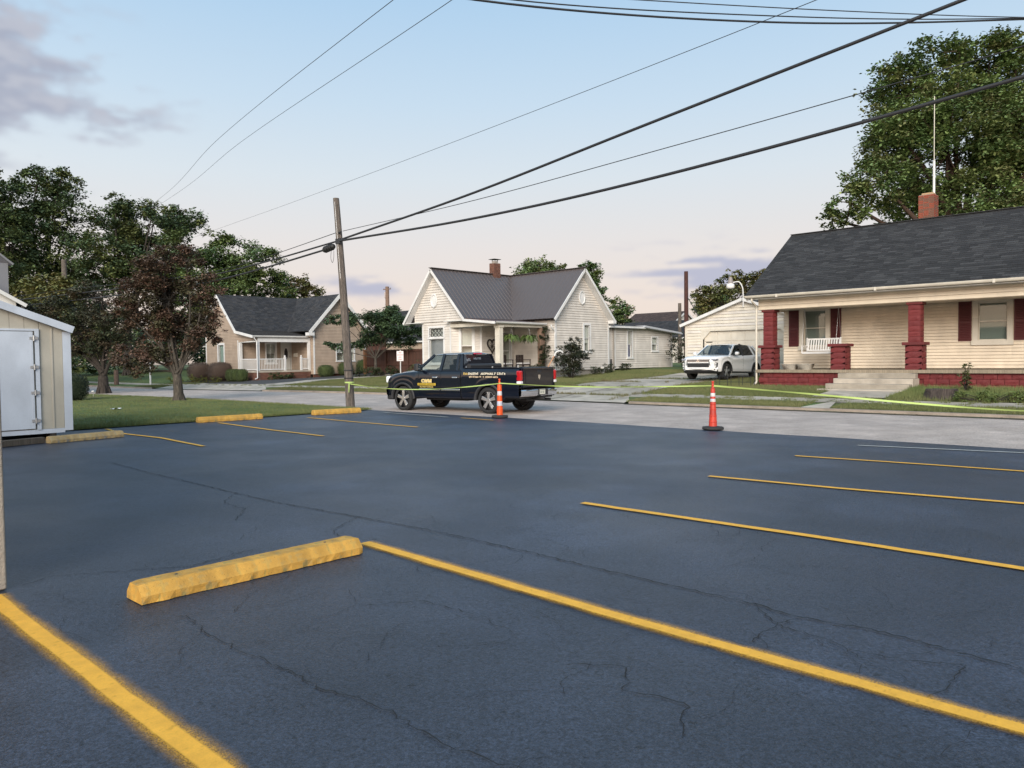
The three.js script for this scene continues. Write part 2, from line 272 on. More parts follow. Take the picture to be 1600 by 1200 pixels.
{
  const crackMat = mat(0.008, 0.008, 0.009, 0.75);
  const cracks = [
    [[-13.6, 4.66], [-12.04, 4.61], [-9.87, 4.6], [-8.24, 4.6], [-6.77, 4.74], [-5.44, 4.83], [-4.45, 4.82], [-3.24, 4.78], [-2.33, 4.78], [-2.0, 4.72], [-1.6, 4.79], [-1.18, 4.75], [-0.4, 4.62], [1.5, 4.7]],
    [[-4.97, 2.12], [-4.42, 2.07], [-3.87, 2.1], [-3.37, 2.11], [-2.93, 2.18], [-2.52, 2.14], [-1.6, 2.3]],
    [[-6.62, 1.6], [-6.71, 1.83], [-6.5, 2.17], [-6.18, 2.7], [-6.3, 3.3]], [[-2.33, 4.78], [-2.06, 4.53], [-2.03, 4.13]], [[-2.0, 4.72], [-2.06, 4.53]],
    [[-1.05, 4.56], [-1.05, 4.09], [-1.06, 3.96]], [[-1.56, 4.37], [-1.28, 4.42], [-1.05, 4.56]], [[-6.77, 4.74], [-6.4, 4.18], [-6.05, 4.06]],
    [[-2.6, 3.2], [-2.35, 3.35], [-2.2, 3.1], [-1.9, 3.18], [-1.75, 2.9]], [[-2.05, 4.5], [-1.7, 4.45], [-1.5, 4.3]], [[-4.3, 3.0], [-4.05, 3.35], [-3.6, 3.4]], [[-9.2, 4.6], [-8.7, 4.2], [-8.1, 4.15], [-7.6, 3.8]]];
  cracks.forEach((c, i) => structure('crack', ribbon(c, (t, r) => (i === 0 ? 0.0065 : 0.0035) * (0.35 + 1.1 * r()), 0.0085, 0.045, i === 0 ? 0.03 : 0.04, 100 + i), crackMat, true));
  // hairline cracks in the old asphalt, too fine to pick out one by one
  const r = rng(8), hl = [];
  for (let k = 0; k < 90; k++) { let X = -7 + 7.5 * r(), v = 1.2 + 6 * r(), a = r() * 6.28; const p = [[X, v]]; for (let i = 0; i < 3 + r() * 4; i++) { a += (r() - 0.5) * 1.6; X += Math.cos(a) * 0.12; v += Math.sin(a) * 0.12; p.push([X, v]); } hl.push(ribbon(p, (t, q) => 0.0014 * (0.4 + q()), 0.0085, 0.04, 0.02, 300 + k)); }
  const m = structure('hairline_cracks', merge(hl), crackMat, true); m.userData.kind = 'stuff';
}
// yellow stall lines: paint sprayed by hand, dense core with overspray to both sides
function lineTex(seed, soft) {
  return tex(1024, (u, v, i, j) => {
    const d = Math.abs(v - 0.5) * 2, wob = 0.05 * (fbm(u * 30, 1, 0, 3, seed) - 0.5), core = soft ? 0.36 : 0.72;
    const edge = sstep(core + wob + 0.06, core + wob - 0.05, d), ow = 0.45 + 1.1 * fbm(u * 26, v < 0.5 ? 3 : 9, 0, 4, seed + 2), over = (1 - sstep(core - 0.12, core + (1 - core) * Math.min(1, ow), d)) ** 1.6 * (soft ? 0.6 : 0.3) * (0.3 + 1.3 * hash(i, j, seed));
    const wear = fbm(u * 220, v * 7, 0, 4, seed + 3), a = Math.max(edge * (1 - 0.25 * sstep(0.66, 0.8, wear)), over);
    const k = 0.93 + 0.12 * (fbm(u * 90, v * 5, 0, 4, seed + 5) - 0.5) + 0.06 * (hash(i, j, seed + 9) - 0.5);
    return [k, k, k, a];
  }, [1 / 5.5, 1], true, 64);
}
{
  const nearL = mat(0.90, 0.46, 0.045, 0.7, { map: lineTex(7, true), transparent: true }), midL = mat(0.90, 0.46, 0.045, 0.7, { map: lineTex(17, false), transparent: true }), paleL = mat(0.90, 0.46, 0.045, 0.7, { map: lineTex(27, false), transparent: true });
  const whiteL = mat(0.5, 0.5, 0.47, 0.8, { map: lineTex(37, false), transparent: true });
  const L = [[[[-6.45, 1.38], [-5, 1.38], [1.2, 1.41]], 0.14, nearL], [[[-5.75, 4.09], [-3, 3.98], [1.5, 3.9]], 0.135, nearL], [[[-5.42, 6.85], [-2.5, 6.92], [1.2, 6.85]], 0.07, midL], [[[-5.3, 9.5], [-3.6, 9.62], [-1.7, 9.9], [1, 10]], 0.066, midL], [[[-5.3, 12.3], [-3.5, 12.5], [1, 12.8]], 0.062, midL], [[[-5.03, 14.4], [-2.6, 14.9], [0, 14.95]], 0.05, whiteL],
    [[[-20.75, 6.98], [-19, 6.78], [-17.3, 6.92], [-14.8, 6.76]], 0.062, paleL], [[[-20.2, 9.66], [-17, 9.42], [-14.6, 9.36]], 0.06, paleL], [[[-19.75, 12.14], [-17, 12.05], [-14.6, 12.02]], 0.06, paleL], [[[-19.6, 14.78], [-16.4, 14.62]], 0.055, whiteL], [[[-15.9, 14.66], [-14.55, 14.6]], 0.05, paleL]];
  L.forEach(([p, w, m], i) => structure('painted_line', ribbon(p, () => w, 0.0125, 0.25, 0.012, 500 + i), m, true));
}
// wheel stops: eight-sided cast bars
function wheelStop(name, label, X0, v0, X1, v1, m, grp, w = 0.27, h = 0.128) {
  const g = localThing(name, label, 'wheel stop', (X0 + X1) / 2, 0.006, (v0 + v1) / 2, Math.atan2(v1 - v0, X1 - X0), grp), L = Math.hypot(X1 - X0, v1 - v0), r = rng(Math.round(L * 1000 + X0 * 77));
  const secs = []; const N = 40;
  for (let i = 0; i <= N; i++) { const t = i / N, x = (t - 0.5) * L, e = Math.min(t, 1 - t) < 0.012 ? 0.93 : 1; const pr = [[-w / 2, 0], [-w / 2, h * 0.42], [-w * 0.30, h * 0.93], [-w * 0.26, h], [w * 0.26, h], [w * 0.30, h * 0.93], [w / 2, h * 0.42], [w / 2, 0]]; secs.push(pr.map(([z, y], k) => new THREE.Vector3(x, y * e + (k === 0 || k === 7 ? 0 : (r() - 0.5) * 0.0016), z * e + (r() - 0.5) * (k === 0 || k === 7 ? 0.014 : 0.0016)))); }
  const cap = (s) => poly(s);
  const body = mergeGeometries([flat(loft(secs)), flat(cap(secs[0])), flat(cap(secs[N].slice().reverse()))]); body.computeVertexNormals();
  part(g, 'bar', body, m);
  for (const s of [-1, 1]) part(g, 'anchor_hole', (() => { const c = new THREE.CylinderGeometry(0.011, 0.011, 0.003, 10); c.translate(s * L * 0.34, h + 0.0015, 0); return c; })(), MT.darkSteel);
  return g;
}
const yel = mat(0.66, 0.36, 0.065, 0.75, { map: TX.paint, bumpMap: TX.stucco, bumpScale: 0.005 }), yelPale = mat(0.50, 0.35, 0.16, 0.85, { map: TX.paint, bumpMap: TX.stucco, bumpScale: 0.005 });
wheelStop('wheel_stop', 'yellow concrete wheel stop alone in the foreground of the car park', -5.56, 2.02, -5.58, 3.86, yel, 'yellow wheel stops');
wheelStop('wheel_stop', 'yellow wheel stop against the lawn edge, left of the leaning pole', -20.8, 9.34, -20.62, 11.15, yel, 'yellow wheel stops', 0.24, 0.15);
wheelStop('wheel_stop', 'yellow wheel stop at the foot of the leaning utility pole', -20.62, 12.85, -20.4, 14.42, yel, 'yellow wheel stops', 0.24, 0.15);
wheelStop('wheel_stop', 'weathered pale yellow wheel stop lying beside the white shed', -18.1, 4.95, -18.36, 6.5, yelPale, 'yellow wheel stops', 0.24, 0.14);

// ---------- lawns, kerbs, walks and drives on both sides of the street ----------
structure('lawn', sheet([2.5, 15.42], (v) => -140, (v) => -21.0 + 0.08 * (fbm(v * 2, 3, 0, 3, 9) - 0.5), 120, 0.025, (X, v) => fall(X) + 0.03 * sstep(-21, -22.5, X) * sstep(15.4, 14.6, v)), MT.lawn);
structure('lawn', sheet([22.97, 25, 28.5, 32, 35, 38, 44, 60, 75], K(-150), K(70), 220, 0, H), MT.lawn);
for (const [a, b] of [[-150, -58.2], [-42, -23.4], [-15.9, 70]]) {
  const n = Math.round((b - a) / 2), sec = []; for (let i = 0; i <= n; i++) { const X = lerp(a, b, i / n), f = fall(X); sec.push([V3(X, f - 0.05, 22.79), V3(X, f + 0.062, 22.81), V3(X, f + 0.075, 22.85), V3(X, f + 0.075, 22.97), V3(X, f + 0.0, 22.99)]); }
  structure('kerb', loft(sec), mat(0.40, 0.335, 0.285, 0.95, { map: TX.concrete, bumpMap: TX.stucco, bumpScale: 0.01 }));
}
structure('gutter_dirt', sheet([22.45, 22.8], K(-15.9), K(20), 40, 0.008, (X, v) => fall(X) - 0.012), mat(0.15, 0.105, 0.075, 0.95, { map: TX.grass }));
// the pavement slabs, each its own piece
{
  const s = structure('sidewalk', sheet([24.35, 25.35], K(-140), K(50), 190, 0.006), MT.oldconcrete), gm = [];
  for (let k = 0; k < 34; k++) { const X = -44 + k * 1.5; if (X > -24 && X < -16) continue; if (X > -9.3 && X < -5.2) continue; const g = sheet([24.38, 25.32], K(X + 0.015), K(X + 1.485), 2, 0.022); metricUV(g); const m = finish(new THREE.Mesh(g, k % 3 ? MT.oldconcrete : MT.concrete)); m.name = 'slab'; s.add(m); }
}
// concrete drive to the garage: poured slabs with open joints
{
  const d = structure('driveway', sheet([22.78, 25, 28.5, 32, 35, 37], (v) => -22.3 - 0.9 * sstep(24.4, 22.8, v), (v) => -17.2 + 1.1 * sstep(25, 22.8, v), 24, 0.004), mat(0.12, 0.1, 0.07, 0.95, { map: TX.grass }));
  const vs = [22.78, 24.5, 27.2, 29.9, 32.6, 35.2, 37];
  for (let i = 0; i < vs.length - 1; i++) for (let k = 0; k < 2; k++) {
    const XL = (v) => -22.3 - 0.9 * sstep(24.4, 22.8, v), XR = (v) => -17.2 + 1.1 * sstep(25, 22.8, v), mid = (v) => (XL(v) + XR(v)) / 2 + 0.1 * Math.sin(v);
    const g = sheet([vs[i] + 0.03, vs[i + 1] - 0.03], k ? (v) => mid(v) + 0.035 : XL, k ? XR : (v) => mid(v) - 0.035, 8, 0.02); metricUV(g);
    const m = finish(new THREE.Mesh(g, (i + k) % 2 ? MT.concrete : MT.oldconcrete)); m.name = 'slab'; d.add(m);
  }
}
structure('driveway', sheet([22.78, 25.1, 26.2], (v) => lerp(-57.5, -60, sstep(23, 26, v)), (v) => lerp(-42.3, -46, sstep(22.9, 25.5, v)), 24, 0.02), MT.concrete);
structure('driveway', sheet([25.9, 27.6, 28.5, 31, 34, 37.5], (v) => interp(v, [25.9, 27.4, 29, 37.5], [-56, -55.5, -52.0, -52.0]), (v) => interp(v, [25.9, 27.6, 30, 37.5], [-47.6, -46.4, -47.0, -47.6]), 12, 0.026), MT.drive);
structure('driveway', sheet([25.6, 27.6, 31, 36], (v) => interp(v, [25.6, 27.6, 30, 36], [-47.8, -46.5, -47.1, -47.6]), (v) => interp(v, [25.6, 27.6, 30, 36], [-44.8, -44.2, -45.0, -45.4]), 6, 0.02), MT.concrete);
structure('path', sheet([22.95, 24.4], (v) => -9.7 + 0.25 * (v - 23), (v) => -8.85 - 0.25 * (v - 23), 4, 0.024), MT.concrete);
structure('path', sheet([25.7, 27.5], K(-10.5), K(-8.2), 6, 0.024), MT.concrete);
structure('mulch_bed', sheet([26.3, 28.5], (v) => -62, (v) => -55.6, 12, 0.03), MT.mulch);
structure('mulch_bed', sheet([12.2, 14.0], (v) => -44 + 1.2 * Math.abs(v - 13.1), (v) => -39.6 - 1.6 * Math.abs(v - 13.1), 6, 0.06), mat(0.17, 0.12, 0.085, 0.95, { map: TX.grass }));
// ---------- building kit ----------
// wall frame: u runs from A to B (left to right seen from outside), n points outwards
function frame(XA, vA, XB, vB) {
  const o = V3(XA, 0, vA), d = V3(XB, 0, vB).sub(o), L = d.length(); d.normalize(); const n = d.clone().cross(new THREE.Vector3(0, 1, 0));
  return { o, d, n, L, at: (u, y, k = 0) => o.clone().addScaledVector(d, u).addScaledVector(n, k).setY(y), m: new THREE.Matrix4().makeBasis(d, new THREE.Vector3(0, 1, 0), n).setPosition(o) };
}
function fb(f, u0, u1, y0, y1, n0, n1) { const g = new THREE.BoxGeometry(Math.abs(u1 - u0), Math.abs(y1 - y0), Math.abs(n1 - n0)); g.translate((u0 + u1) / 2, (y0 + y1) / 2, (n0 + n1) / 2); g.applyMatrix4(f.m); return g; }
function spans(pts, y) { const x = []; for (let i = 0; i < pts.length; i++) { const [a, b] = pts[i], [c, d] = pts[(i + 1) % pts.length]; if ((b <= y && d > y) || (d <= y && b > y)) x.push(a + (c - a) * (y - b) / (d - b)); } x.sort((p, q) => p - q); const r = []; for (let i = 0; i + 1 < x.length; i += 2) r.push([x[i], x[i + 1]]); return r; }
// a clad wall: backing with real openings, and lap boards one by one
function cladWall(root, f, pts, holes, mats, e = 0.115, label) {
  const sh = new THREE.Shape(pts.map(([u, y]) => new THREE.Vector2(u, y)));
  for (const [a, b, c, d] of holes) { const h = new THREE.Path(); h.moveTo(a, c); h.lineTo(b, c); h.lineTo(b, d); h.lineTo(a, d); h.closePath(); sh.holes.push(h); }
  const g = new THREE.ExtrudeGeometry(sh, { depth: 0.1, bevelEnabled: false }); g.translate(0, 0, -0.1); g.applyMatrix4(f.m);
  const wall = part(root, 'wall', g, mats[0], label);
  const ys = pts.map(p => p[1]), y0 = Math.min(...ys), y1 = Math.max(...ys); let k = 0;
  for (let y = y0; y < y1 - 0.02; y += e, k++) {
    const t = Math.min(y + e, y1 - 0.004), sb = spans(pts, y + 0.003), st = spans(pts, t - 0.003); if (!sb.length || !st.length) continue;
    for (let q = 0; q < Math.min(sb.length, st.length); q++) {
      let seg = [[sb[q][0], sb[q][1], st[q][0], st[q][1]]];
      for (const [a, b, c, d] of holes) if (t > c + 0.01 && y < d - 0.01) { const o = []; for (const s of seg) { if (b <= s[0] || a >= s[1]) { o.push(s); continue; } if (a > s[0] + 0.03) o.push([s[0], a, s[2], a]); if (b < s[1] - 0.03) o.push([b, s[1], b, s[3]]); } seg = o; }
      for (const s of seg) {
        const yl = y + 0.017, P = [[s[0], yl, 0.04], [s[1], yl, 0.04], [s[3], t, 0.012], [s[2], t, 0.012], [s[0], yl, 0.001], [s[1], yl, 0.001]].map(([u, yy, n]) => f.at(u, yy, n));
        const bg = merge([poly([P[0], P[1], P[2], P[3]]), poly([P[4], P[5], P[1], P[0]]), poly([P[0], P[3], P[4]]), poly([P[1], P[5], P[2]])]);
        part(wall, 'siding_board', bg, mats[(k * 7 + (k >> 2)) % 5 < 2 ? 1 : 0]);
      }
    }
  }
  return wall;
}
// sash window set in an opening
function sashWindow(root, f, u0, u1, y0, y1, o = {}) {
  const w = o.w ?? 0.09, T = o.trim ?? MT.whitePaint, n1 = 0.05, l = [fb(f, u0 - w, u0, y0 - w, y1 + w, -0.02, n1), fb(f, u1, u1 + w, y0 - w, y1 + w, -0.02, n1), fb(f, u0, u1, y1, y1 + w, -0.02, n1 - 0.003), fb(f, u0 - w - 0.03, u1 + w + 0.03, y0 - w, y0, -0.02, n1 + 0.04)];
  const s = 0.035; for (const [a, b, k] of o.single ? [[y0, y1, -0.03]] : [[y0, (y0 + y1) / 2 + s / 2, -0.045], [(y0 + y1) / 2 - s / 2, y1, -0.02]]) l.push(fb(f, u0, u0 + s, a, b, k - 0.02, k), fb(f, u1 - s, u1, a, b, k - 0.02, k), fb(f, u0 + s, u1 - s, a, a + s, k - 0.021, k + 0.001), fb(f, u0 + s, u1 - s, b - s, b, k - 0.021, k + 0.001));
  const win = part(root, o.name ?? 'window', merge(l), T, o.label);
  if (o.single) part(win, 'pane', fb(f, u0 + s, u1 - s, y0 + s, y1 - s, -0.041, -0.037), MT.glass);
  else { part(win, 'pane', fb(f, u0 + s, u1 - s, y0 + s, (y0 + y1) / 2 - s / 2, -0.056, -0.052), MT.glass); part(win, 'pane', fb(f, u0 + s, u1 - s, (y0 + y1) / 2 + s / 2, y1 - s, -0.032, -0.028), MT.glass); }
  if (o.curtain) {   // a cloth hung in shallow folds, or a plain roller blind
    const secs = [], n = o.blind ? 2 : 28; for (let i = 0; i <= n; i++) { const u = lerp(u0 + 0.01, u1 - 0.01, i / n), k = -0.13 + (o.blind ? 0 : 0.018 * Math.sin(i * 1.9)); secs.push([f.at(u, o.cy0 ?? y0, k), f.at(u, o.cy1 ?? y1, k)]); }
    part(win, o.blind ? 'blind' : 'curtain', loft(secs), o.curtain);
  }
  if (!o.open) part(win, 'room_recess', merge([fb(f, u0 - 0.02, u1 + 0.02, y0 - 0.02, y1 + 0.02, -0.62, -0.6), fb(f, u0 - 0.03, u0 - 0.015, y0, y1, -0.6, -0.11), fb(f, u1 + 0.015, u1 + 0.03, y0, y1, -0.6, -0.11), fb(f, u0, u1, y1 + 0.015, y1 + 0.03, -0.6, -0.11), fb(f, u0, u1, y0 - 0.03, y0 - 0.015, -0.6, -0.11)]), MT.interior);
  return win;
}
const up3 = new THREE.Vector3(0, 1, 0);
function roofFrame(ea, eb, ra, rb) { let n = eb.clone().sub(ea).cross(ra.clone().sub(ea)).normalize(); if (n.y < 0) n.negate(); return n; }
function deck(root, name, ea, eb, ra, rb, m, t = 0.1) { const n = roofFrame(ea, eb, ra, rb); let p = [ea, eb, rb, ra]; if (eb.clone().sub(ea).cross(ra.clone().sub(ea)).y < 0) p = [ea, ra, rb, eb]; return part(root, name, slab(p, t), m); }
// roof slope covered in asphalt shingles: each tab real, all of them joined
function shingleSlope(root, ea, eb, ra, rb, cols, seed, deckMat, e = 0.145) {
  const d = deck(root, 'roof', ea, eb, ra, rb, deckMat), n = roofFrame(ea, eb, ra, rb), r = rng(seed), pos = [], col = [], b = baseOf.get(d);
  const Ls = ra.clone().sub(ea).length(), rows = Math.floor(Ls / e), width = eb.clone().sub(ea).length();
  const at = (u, s, k) => ea.clone().lerp(ra, s).lerp(eb.clone().lerp(rb, s), u).addScaledVector(n, k).sub(b);
  const quad = (p, c) => { for (const i of [0, 1, 2, 0, 2, 3]) { pos.push(p[i].x, p[i].y, p[i].z); col.push(c[0], c[1], c[2]); } };
  for (let i = 0; i < rows; i++) {
    const s0 = i / rows, s1 = (i + 1.25) / rows; let u = -r() * 0.3 / width;
    while (u < 1) {
      const w = (0.22 + r() * 0.3) / width, a = Math.max(0, u), c = Math.min(1, u + w - 0.004 / width); u += w; if (c <= a) continue;
      const q = cols[Math.floor(r() * cols.length)], k = 0.8 + 0.4 * r() + 0.35 * (fbm(u * width * 0.5, i * 0.3, 0, 3, seed) - 0.5), cc = [q[0] * k, q[1] * k, q[2] * k], h = 0.011 + 0.006 * r();
      quad([at(a, s0, h), at(c, s0, h), at(c, Math.min(1, s1), 0.003), at(a, Math.min(1, s1), 0.003)], cc); quad([at(a, s0, 0.001), at(c, s0, 0.001), at(c, s0, h), at(a, s0, h)], cc);
    }
  }
  const g = new THREE.BufferGeometry(); g.setAttribute('position', new THREE.Float32BufferAttribute(pos, 3)); g.setAttribute('color', new THREE.Float32BufferAttribute(col, 3)); g.computeVertexNormals(); metricUV(g); g.userData.local = g.userData.keepUV = true;
  const m = part(d, 'shingles', g, shingleMat); m.userData.kind = 'stuff'; return d;
}
const shingleMat = mat(1, 1, 1, 0.92, { vertexColors: true, map: TX.grainA });
// slope of ribbed sheet metal: one mesh per sheet
function metalSlope(root, ea, eb, ra, rb, m, w = 0.3) {
  const d = deck(root, 'roof', ea, eb, ra, rb, m, 0.07), n = roofFrame(ea, eb, ra, rb), W = eb.clone().sub(ea).length(), N = Math.max(1, Math.round(W / w));
  for (let i = 0; i < N; i++) {
    const at = (u, s, k) => ea.clone().lerp(ra, s).lerp(eb.clone().lerp(rb, s), u).addScaledVector(n, k), u0 = i / N, u1 = (i + 1) / N, q = 0.022 / W;
    const prof = [[u0, 0.004], [u0 + q * 0.4, 0.026], [u0 + q * 1.6, 0.026], [u0 + q * 2.2, 0.008], [u1 - q * 0.1, 0.006]];
    part(d, 'roof_panel', flat(loft(prof.map(([u, k]) => [at(u, -0.005, k), at(u, 1, k)]))), m);
  }
  return d;
}
// bricks laid up one by one round a square stack
function brickStack(root, X, v, y0, y1, wX, wV, mats, name = 'chimney') {
  const core = part(root, name, bx(X - wX / 2 + 0.012, X + wX / 2 - 0.012, y0, y1, v - wV / 2 + 0.012, v + wV / 2 - 0.012), MT.mortar), bl = 0.2, bh = 0.067, geos = new Map();
  const box = (a, b, c) => { const k = [a, b, c].map(x => x.toFixed(3)).join(); if (!geos.has(k)) { const g = new THREE.BoxGeometry(a, b, c); metricUV(g); geos.set(k, g); } return geos.get(k); };
  let k = 0; const r = rng(Math.round(X * 31 + v * 7));
  for (let y = y0; y < y1 - 0.03; y += bh, k++) {
    for (const s of [-1, 1]) {
      const nX = Math.max(1, Math.round(wX / bl)), nV = Math.max(1, Math.round(wV / bl));
      for (let i = 0; i < nX; i++) piece(core, 'brick', box(wX / nX - 0.012, bh - 0.011, 0.03), mats[Math.floor(r() * mats.length)], X - wX / 2 + (i + 0.5) * wX / nX, y + bh / 2, v + s * (wV / 2 - 0.011));
      for (let i = 0; i < nV; i++) piece(core, 'brick', box(0.03, bh - 0.011, wV / nV - 0.012), mats[Math.floor(r() * mats.length)], X + s * (wX / 2 - 0.011), y + bh / 2, v - wV / 2 + (i + 0.5) * wV / nV);
    }
  }
  return core;
}
// a rock-faced concrete block with its face towards +z
const blockGeo = new Map();
function blockG(w, h, d, s) {
  const k = [w.toFixed(3), h.toFixed(3), d.toFixed(3), s].join(); if (blockGeo.has(k)) return blockGeo.get(k);
  const r = rng(900 + s * 13 + Math.round(w * 100)), pos = [], idx = [], nx = 4, ny = 3;
  for (let j = 0; j <= ny; j++) for (let i = 0; i <= nx; i++) { const e = i === 0 || j === 0 || i === nx || j === ny; pos.push((i / nx - 0.5) * w, (j / ny - 0.5) * h, d / 2 + (e ? 0 : 0.004 + 0.02 * r())); }
  for (let j = 0; j < ny; j++) for (let i = 0; i < nx; i++) { const a = j * (nx + 1) + i; idx.push(a, a + 1, a + nx + 2, a, a + nx + 2, a + nx + 1); }
  const g = new THREE.BufferGeometry(); g.setAttribute('position', new THREE.Float32BufferAttribute(pos, 3)); g.setIndex(idx); g.computeVertexNormals(); const bxg = new THREE.BoxGeometry(w, h, d);
  const out = merge([g, bxg]); out.computeVertexNormals(); metricUV(out); blockGeo.set(k, out); return out;
}
function downspout(root, X, v, y0, y1, dx, dv, m) { return part(root, 'downspout', tube([V3(X - dx, y1, v - dv), V3(X - dx, y1 - 0.12, v - dv), V3(X, y1 - 0.35, v), V3(X, y1 - 0.6, v), V3(X, (y0 + y1) / 2, v), V3(X, y0 + 0.25, v), V3(X, y0 + 0.1, v), V3(X - dx * 0.6, y0 + 0.02, v - 0.2)], 0.04, 40, 6), m); }
const DK = [[0.044, 0.043, 0.046], [0.056, 0.055, 0.058], [0.036, 0.035, 0.038], [0.075, 0.074, 0.077]];
const DK2 = [[0.05, 0.052, 0.062], [0.065, 0.066, 0.074], [0.04, 0.042, 0.05], [0.075, 0.072, 0.075]];
const BRN = [[0.10, 0.066, 0.058], [0.12, 0.08, 0.07], [0.085, 0.055, 0.05]];
const deckDark = mat(0.03, 0.03, 0.032, 0.95), deckBrown = mat(0.08, 0.055, 0.05, 0.95);

// ---------- the porch house with red block columns (right) ----------
{
  const R = thing('bungalow', 'cream bungalow with dark shingle roof, red block porch columns and red shutters', 'house', -5.5, 0.45, 31.3);
  const XL = -13.95, XR = 4, wv = 31.3, pv = 29.0, f = frame(XL, wv, XR, wv), u = (X) => X - XL, yT = 3.5;
  const wins = [[-13.1, -12.2, 2.03, 3.47], [-6.82, -5.93, 2.1, 3.44], [-1.6, -0.7, 2.1, 3.44]];
  const holes = wins.map(([a, b, c, d]) => [u(a), u(b), c, d]);
  cladWall(R, f, [[0, 1.1], [XR - XL, 1.1], [XR - XL, yT], [0, yT]], holes, [MT.creamA, MT.creamB], 0.117);
  wins.forEach(([a, b, c, d]) => { sashWindow(R, f, u(a), u(b), c, d, { trim: MT.creamTrim, w: 0.17, curtain: MT.blind, blind: true }); for (const [p, q] of [[a - 0.62, a - 0.2], [b + 0.2, b + 0.62]]) { const s = part(R, 'shutter', fb(f, u(p), u(q), c - 0.02, d + 0.1, 0.023, 0.05), MT.shutter); for (const [y0, y1] of [[c + 0.06, (c + d) / 2 - 0.03], [(c + d) / 2 + 0.05, d + 0.02]]) for (let y = y0; y < y1; y += 0.06) part(s, 'slat', bar(f.at(u(p) + 0.05, y, 0.052), f.at(u(q) - 0.05, y, 0.052), 0.045, 0.012, new THREE.Vector3(0, 1, 0.9)), MT.shutter); } });
  // other walls, floor and ceiling
  part(R, 'side_wall', merge([bx(XL, XL + 0.1, 0.45, 3.9, wv + 0.1, 37), bx(XR - 0.1, XR, 0.45, 3.9, wv + 0.1, 37), bx(XL + 0.1, XR - 0.1, 0.45, 3.9, 36.9, 37)]), MT.creamB);
  part(R, 'gable', merge([slab([V3(XL, 3.9, 37), V3(XL, 3.9, 29), V3(XL, 6.6, 32.8)], 0.1), slab([V3(XR, 3.9, 29), V3(XR, 3.9, 37), V3(XR, 6.6, 32.8)], 0.1)]), MT.creamA);
  const fl = part(R, 'porch_floor', bx(XL - 0.05, XR, 1.0, 1.085, pv - 0.12, wv - 0.002), MT.porch);
  part(fl, 'floor_edge', bx(XL - 0.07, XR, 0.985, 1.10, pv - 0.15, pv - 0.121), mat(0.42, 0.345, 0.25, 0.7, { map: TX.wood }));
  part(R, 'porch_ceiling', bx(XL, XR, 3.5, 3.54, pv + 0.1, wv - 0.002), MT.creamTrim);
  // foundation of rock-faced blocks
  const fd = part(R, 'foundation', bx(XL + 0.02, XR, 0.2, 0.984, pv + 0.02, pv + 0.2), MT.red2);
  for (let k = 0; k < 4; k++) for (let i = 0; i < 45; i++) { const X = XL + 0.2 + (i + (k % 2) * 0.5) * 0.4; if (X > XR) continue; if (X > -10.7 && X < -8.1) continue; piece(fd, 'block', blockG(0.388, 0.183, 0.06, (i * 3 + k) % 4), (i + k) % 3 ? MT.red : MT.red2, X, 0.30 + k * 0.193, pv - 0.005); }
  part(R, 'side_foundation', bx(XL, XL + 0.15, 0.3, 0.98, pv + 0.2, 37), MT.red2);
  // columns and pier
  function pier(X, tall) {
    const c = part(R, tall ? 'column' : 'pier', bx(X - 0.25, X + 0.25, 1.09, 1.95, pv + 0.03, pv + 0.5), MT.red2);
    for (let k = 0; k < 4; k++) for (const q of [0, 1, 3]) { const a = q * Math.PI / 2; piece(c, 'block', blockG(0.52, 0.205, 0.05, (k + q) % 4), (k + q) % 2 ? MT.red : MT.red2, X + Math.sin(a) * 0.25, 1.09 + 0.1075 + k * 0.215, pv + 0.265 - Math.cos(a) * 0.24, a); }
    part(c, 'cap', rbx(X - 0.36, X + 0.36, 1.951, 2.06, pv - 0.09, pv + 0.6, 0.02), MT.red);
    if (tall) {
      part(c, 'shaft', bx(X - 0.18, X + 0.18, 2.061, 3.36, pv + 0.09, pv + 0.45), MT.red2);
      for (let k = 0; k < 7; k++) for (const q of [0, 1, 3]) { const a = q * Math.PI / 2; piece(c, 'block', blockG(0.385, 0.177, 0.04, (k + q) % 4), (k * 2 + q) % 3 ? MT.red : MT.red2, X + Math.sin(a) * 0.182, 2.061 + 0.093 + k * 0.1857, pv + 0.27 - Math.cos(a) * 0.182, a); }
      part(c, 'capital', rbx(X - 0.26, X + 0.26, 3.361, 3.45, pv + 0.02, pv + 0.53, 0.015), MT.red);
    }
  }
  pier(-13.6, true); pier(-10.86, false); pier(-8.28, true); pier(-2.9, true); pier(-5.4 + 5.5, false);
  // beam over the porch clad in boards, gutter, roof
  cladWall(R, frame(XL - 0.02, pv + 0.02, XR, pv + 0.02), [[0, 3.45], [XR - XL, 3.45], [XR - XL, 3.9], [0, 3.9]], [], [MT.creamA, MT.creamB], 0.15);
  part(R, 'beam_end', bx(XL - 0.02, XL + 0.12, 3.45, 3.9, pv + 0.12, wv), MT.creamA);
  part(R, 'soffit', bx(XL - 0.3, XR + 0.3, 3.86, 3.885, 28.52, pv + 0.02), MT.whitePaint);
  const gt = part(R, 'gutter', loft([XL - 0.32, XR + 0.3].map(X => [V3(X, 4.0, 28.53), V3(X, 3.9, 28.53), V3(X, 3.89, 28.46), V3(X, 3.93, 28.41), V3(X, 4.005, 28.395)])), MT.creamTrim);
  for (let k = 0; k < 5; k++) part(gt, 'joint', bx(-13 + k * 3.6, -12.93 + k * 3.6, 3.885, 4.008, 28.388, 28.5), MT.creamTrim);
  const ea = V3(XL - 0.32, 3.99, 28.42), eb = V3(XR + 0.3, 3.99, 28.42), ra = V3(XL - 0.32, 6.86, 32.8), rb = V3(XR + 0.3, 6.86, 32.8), fa = V3(XL - 0.32, 3.99, 37.2), fbk = V3(XR + 0.3, 3.99, 37.2);
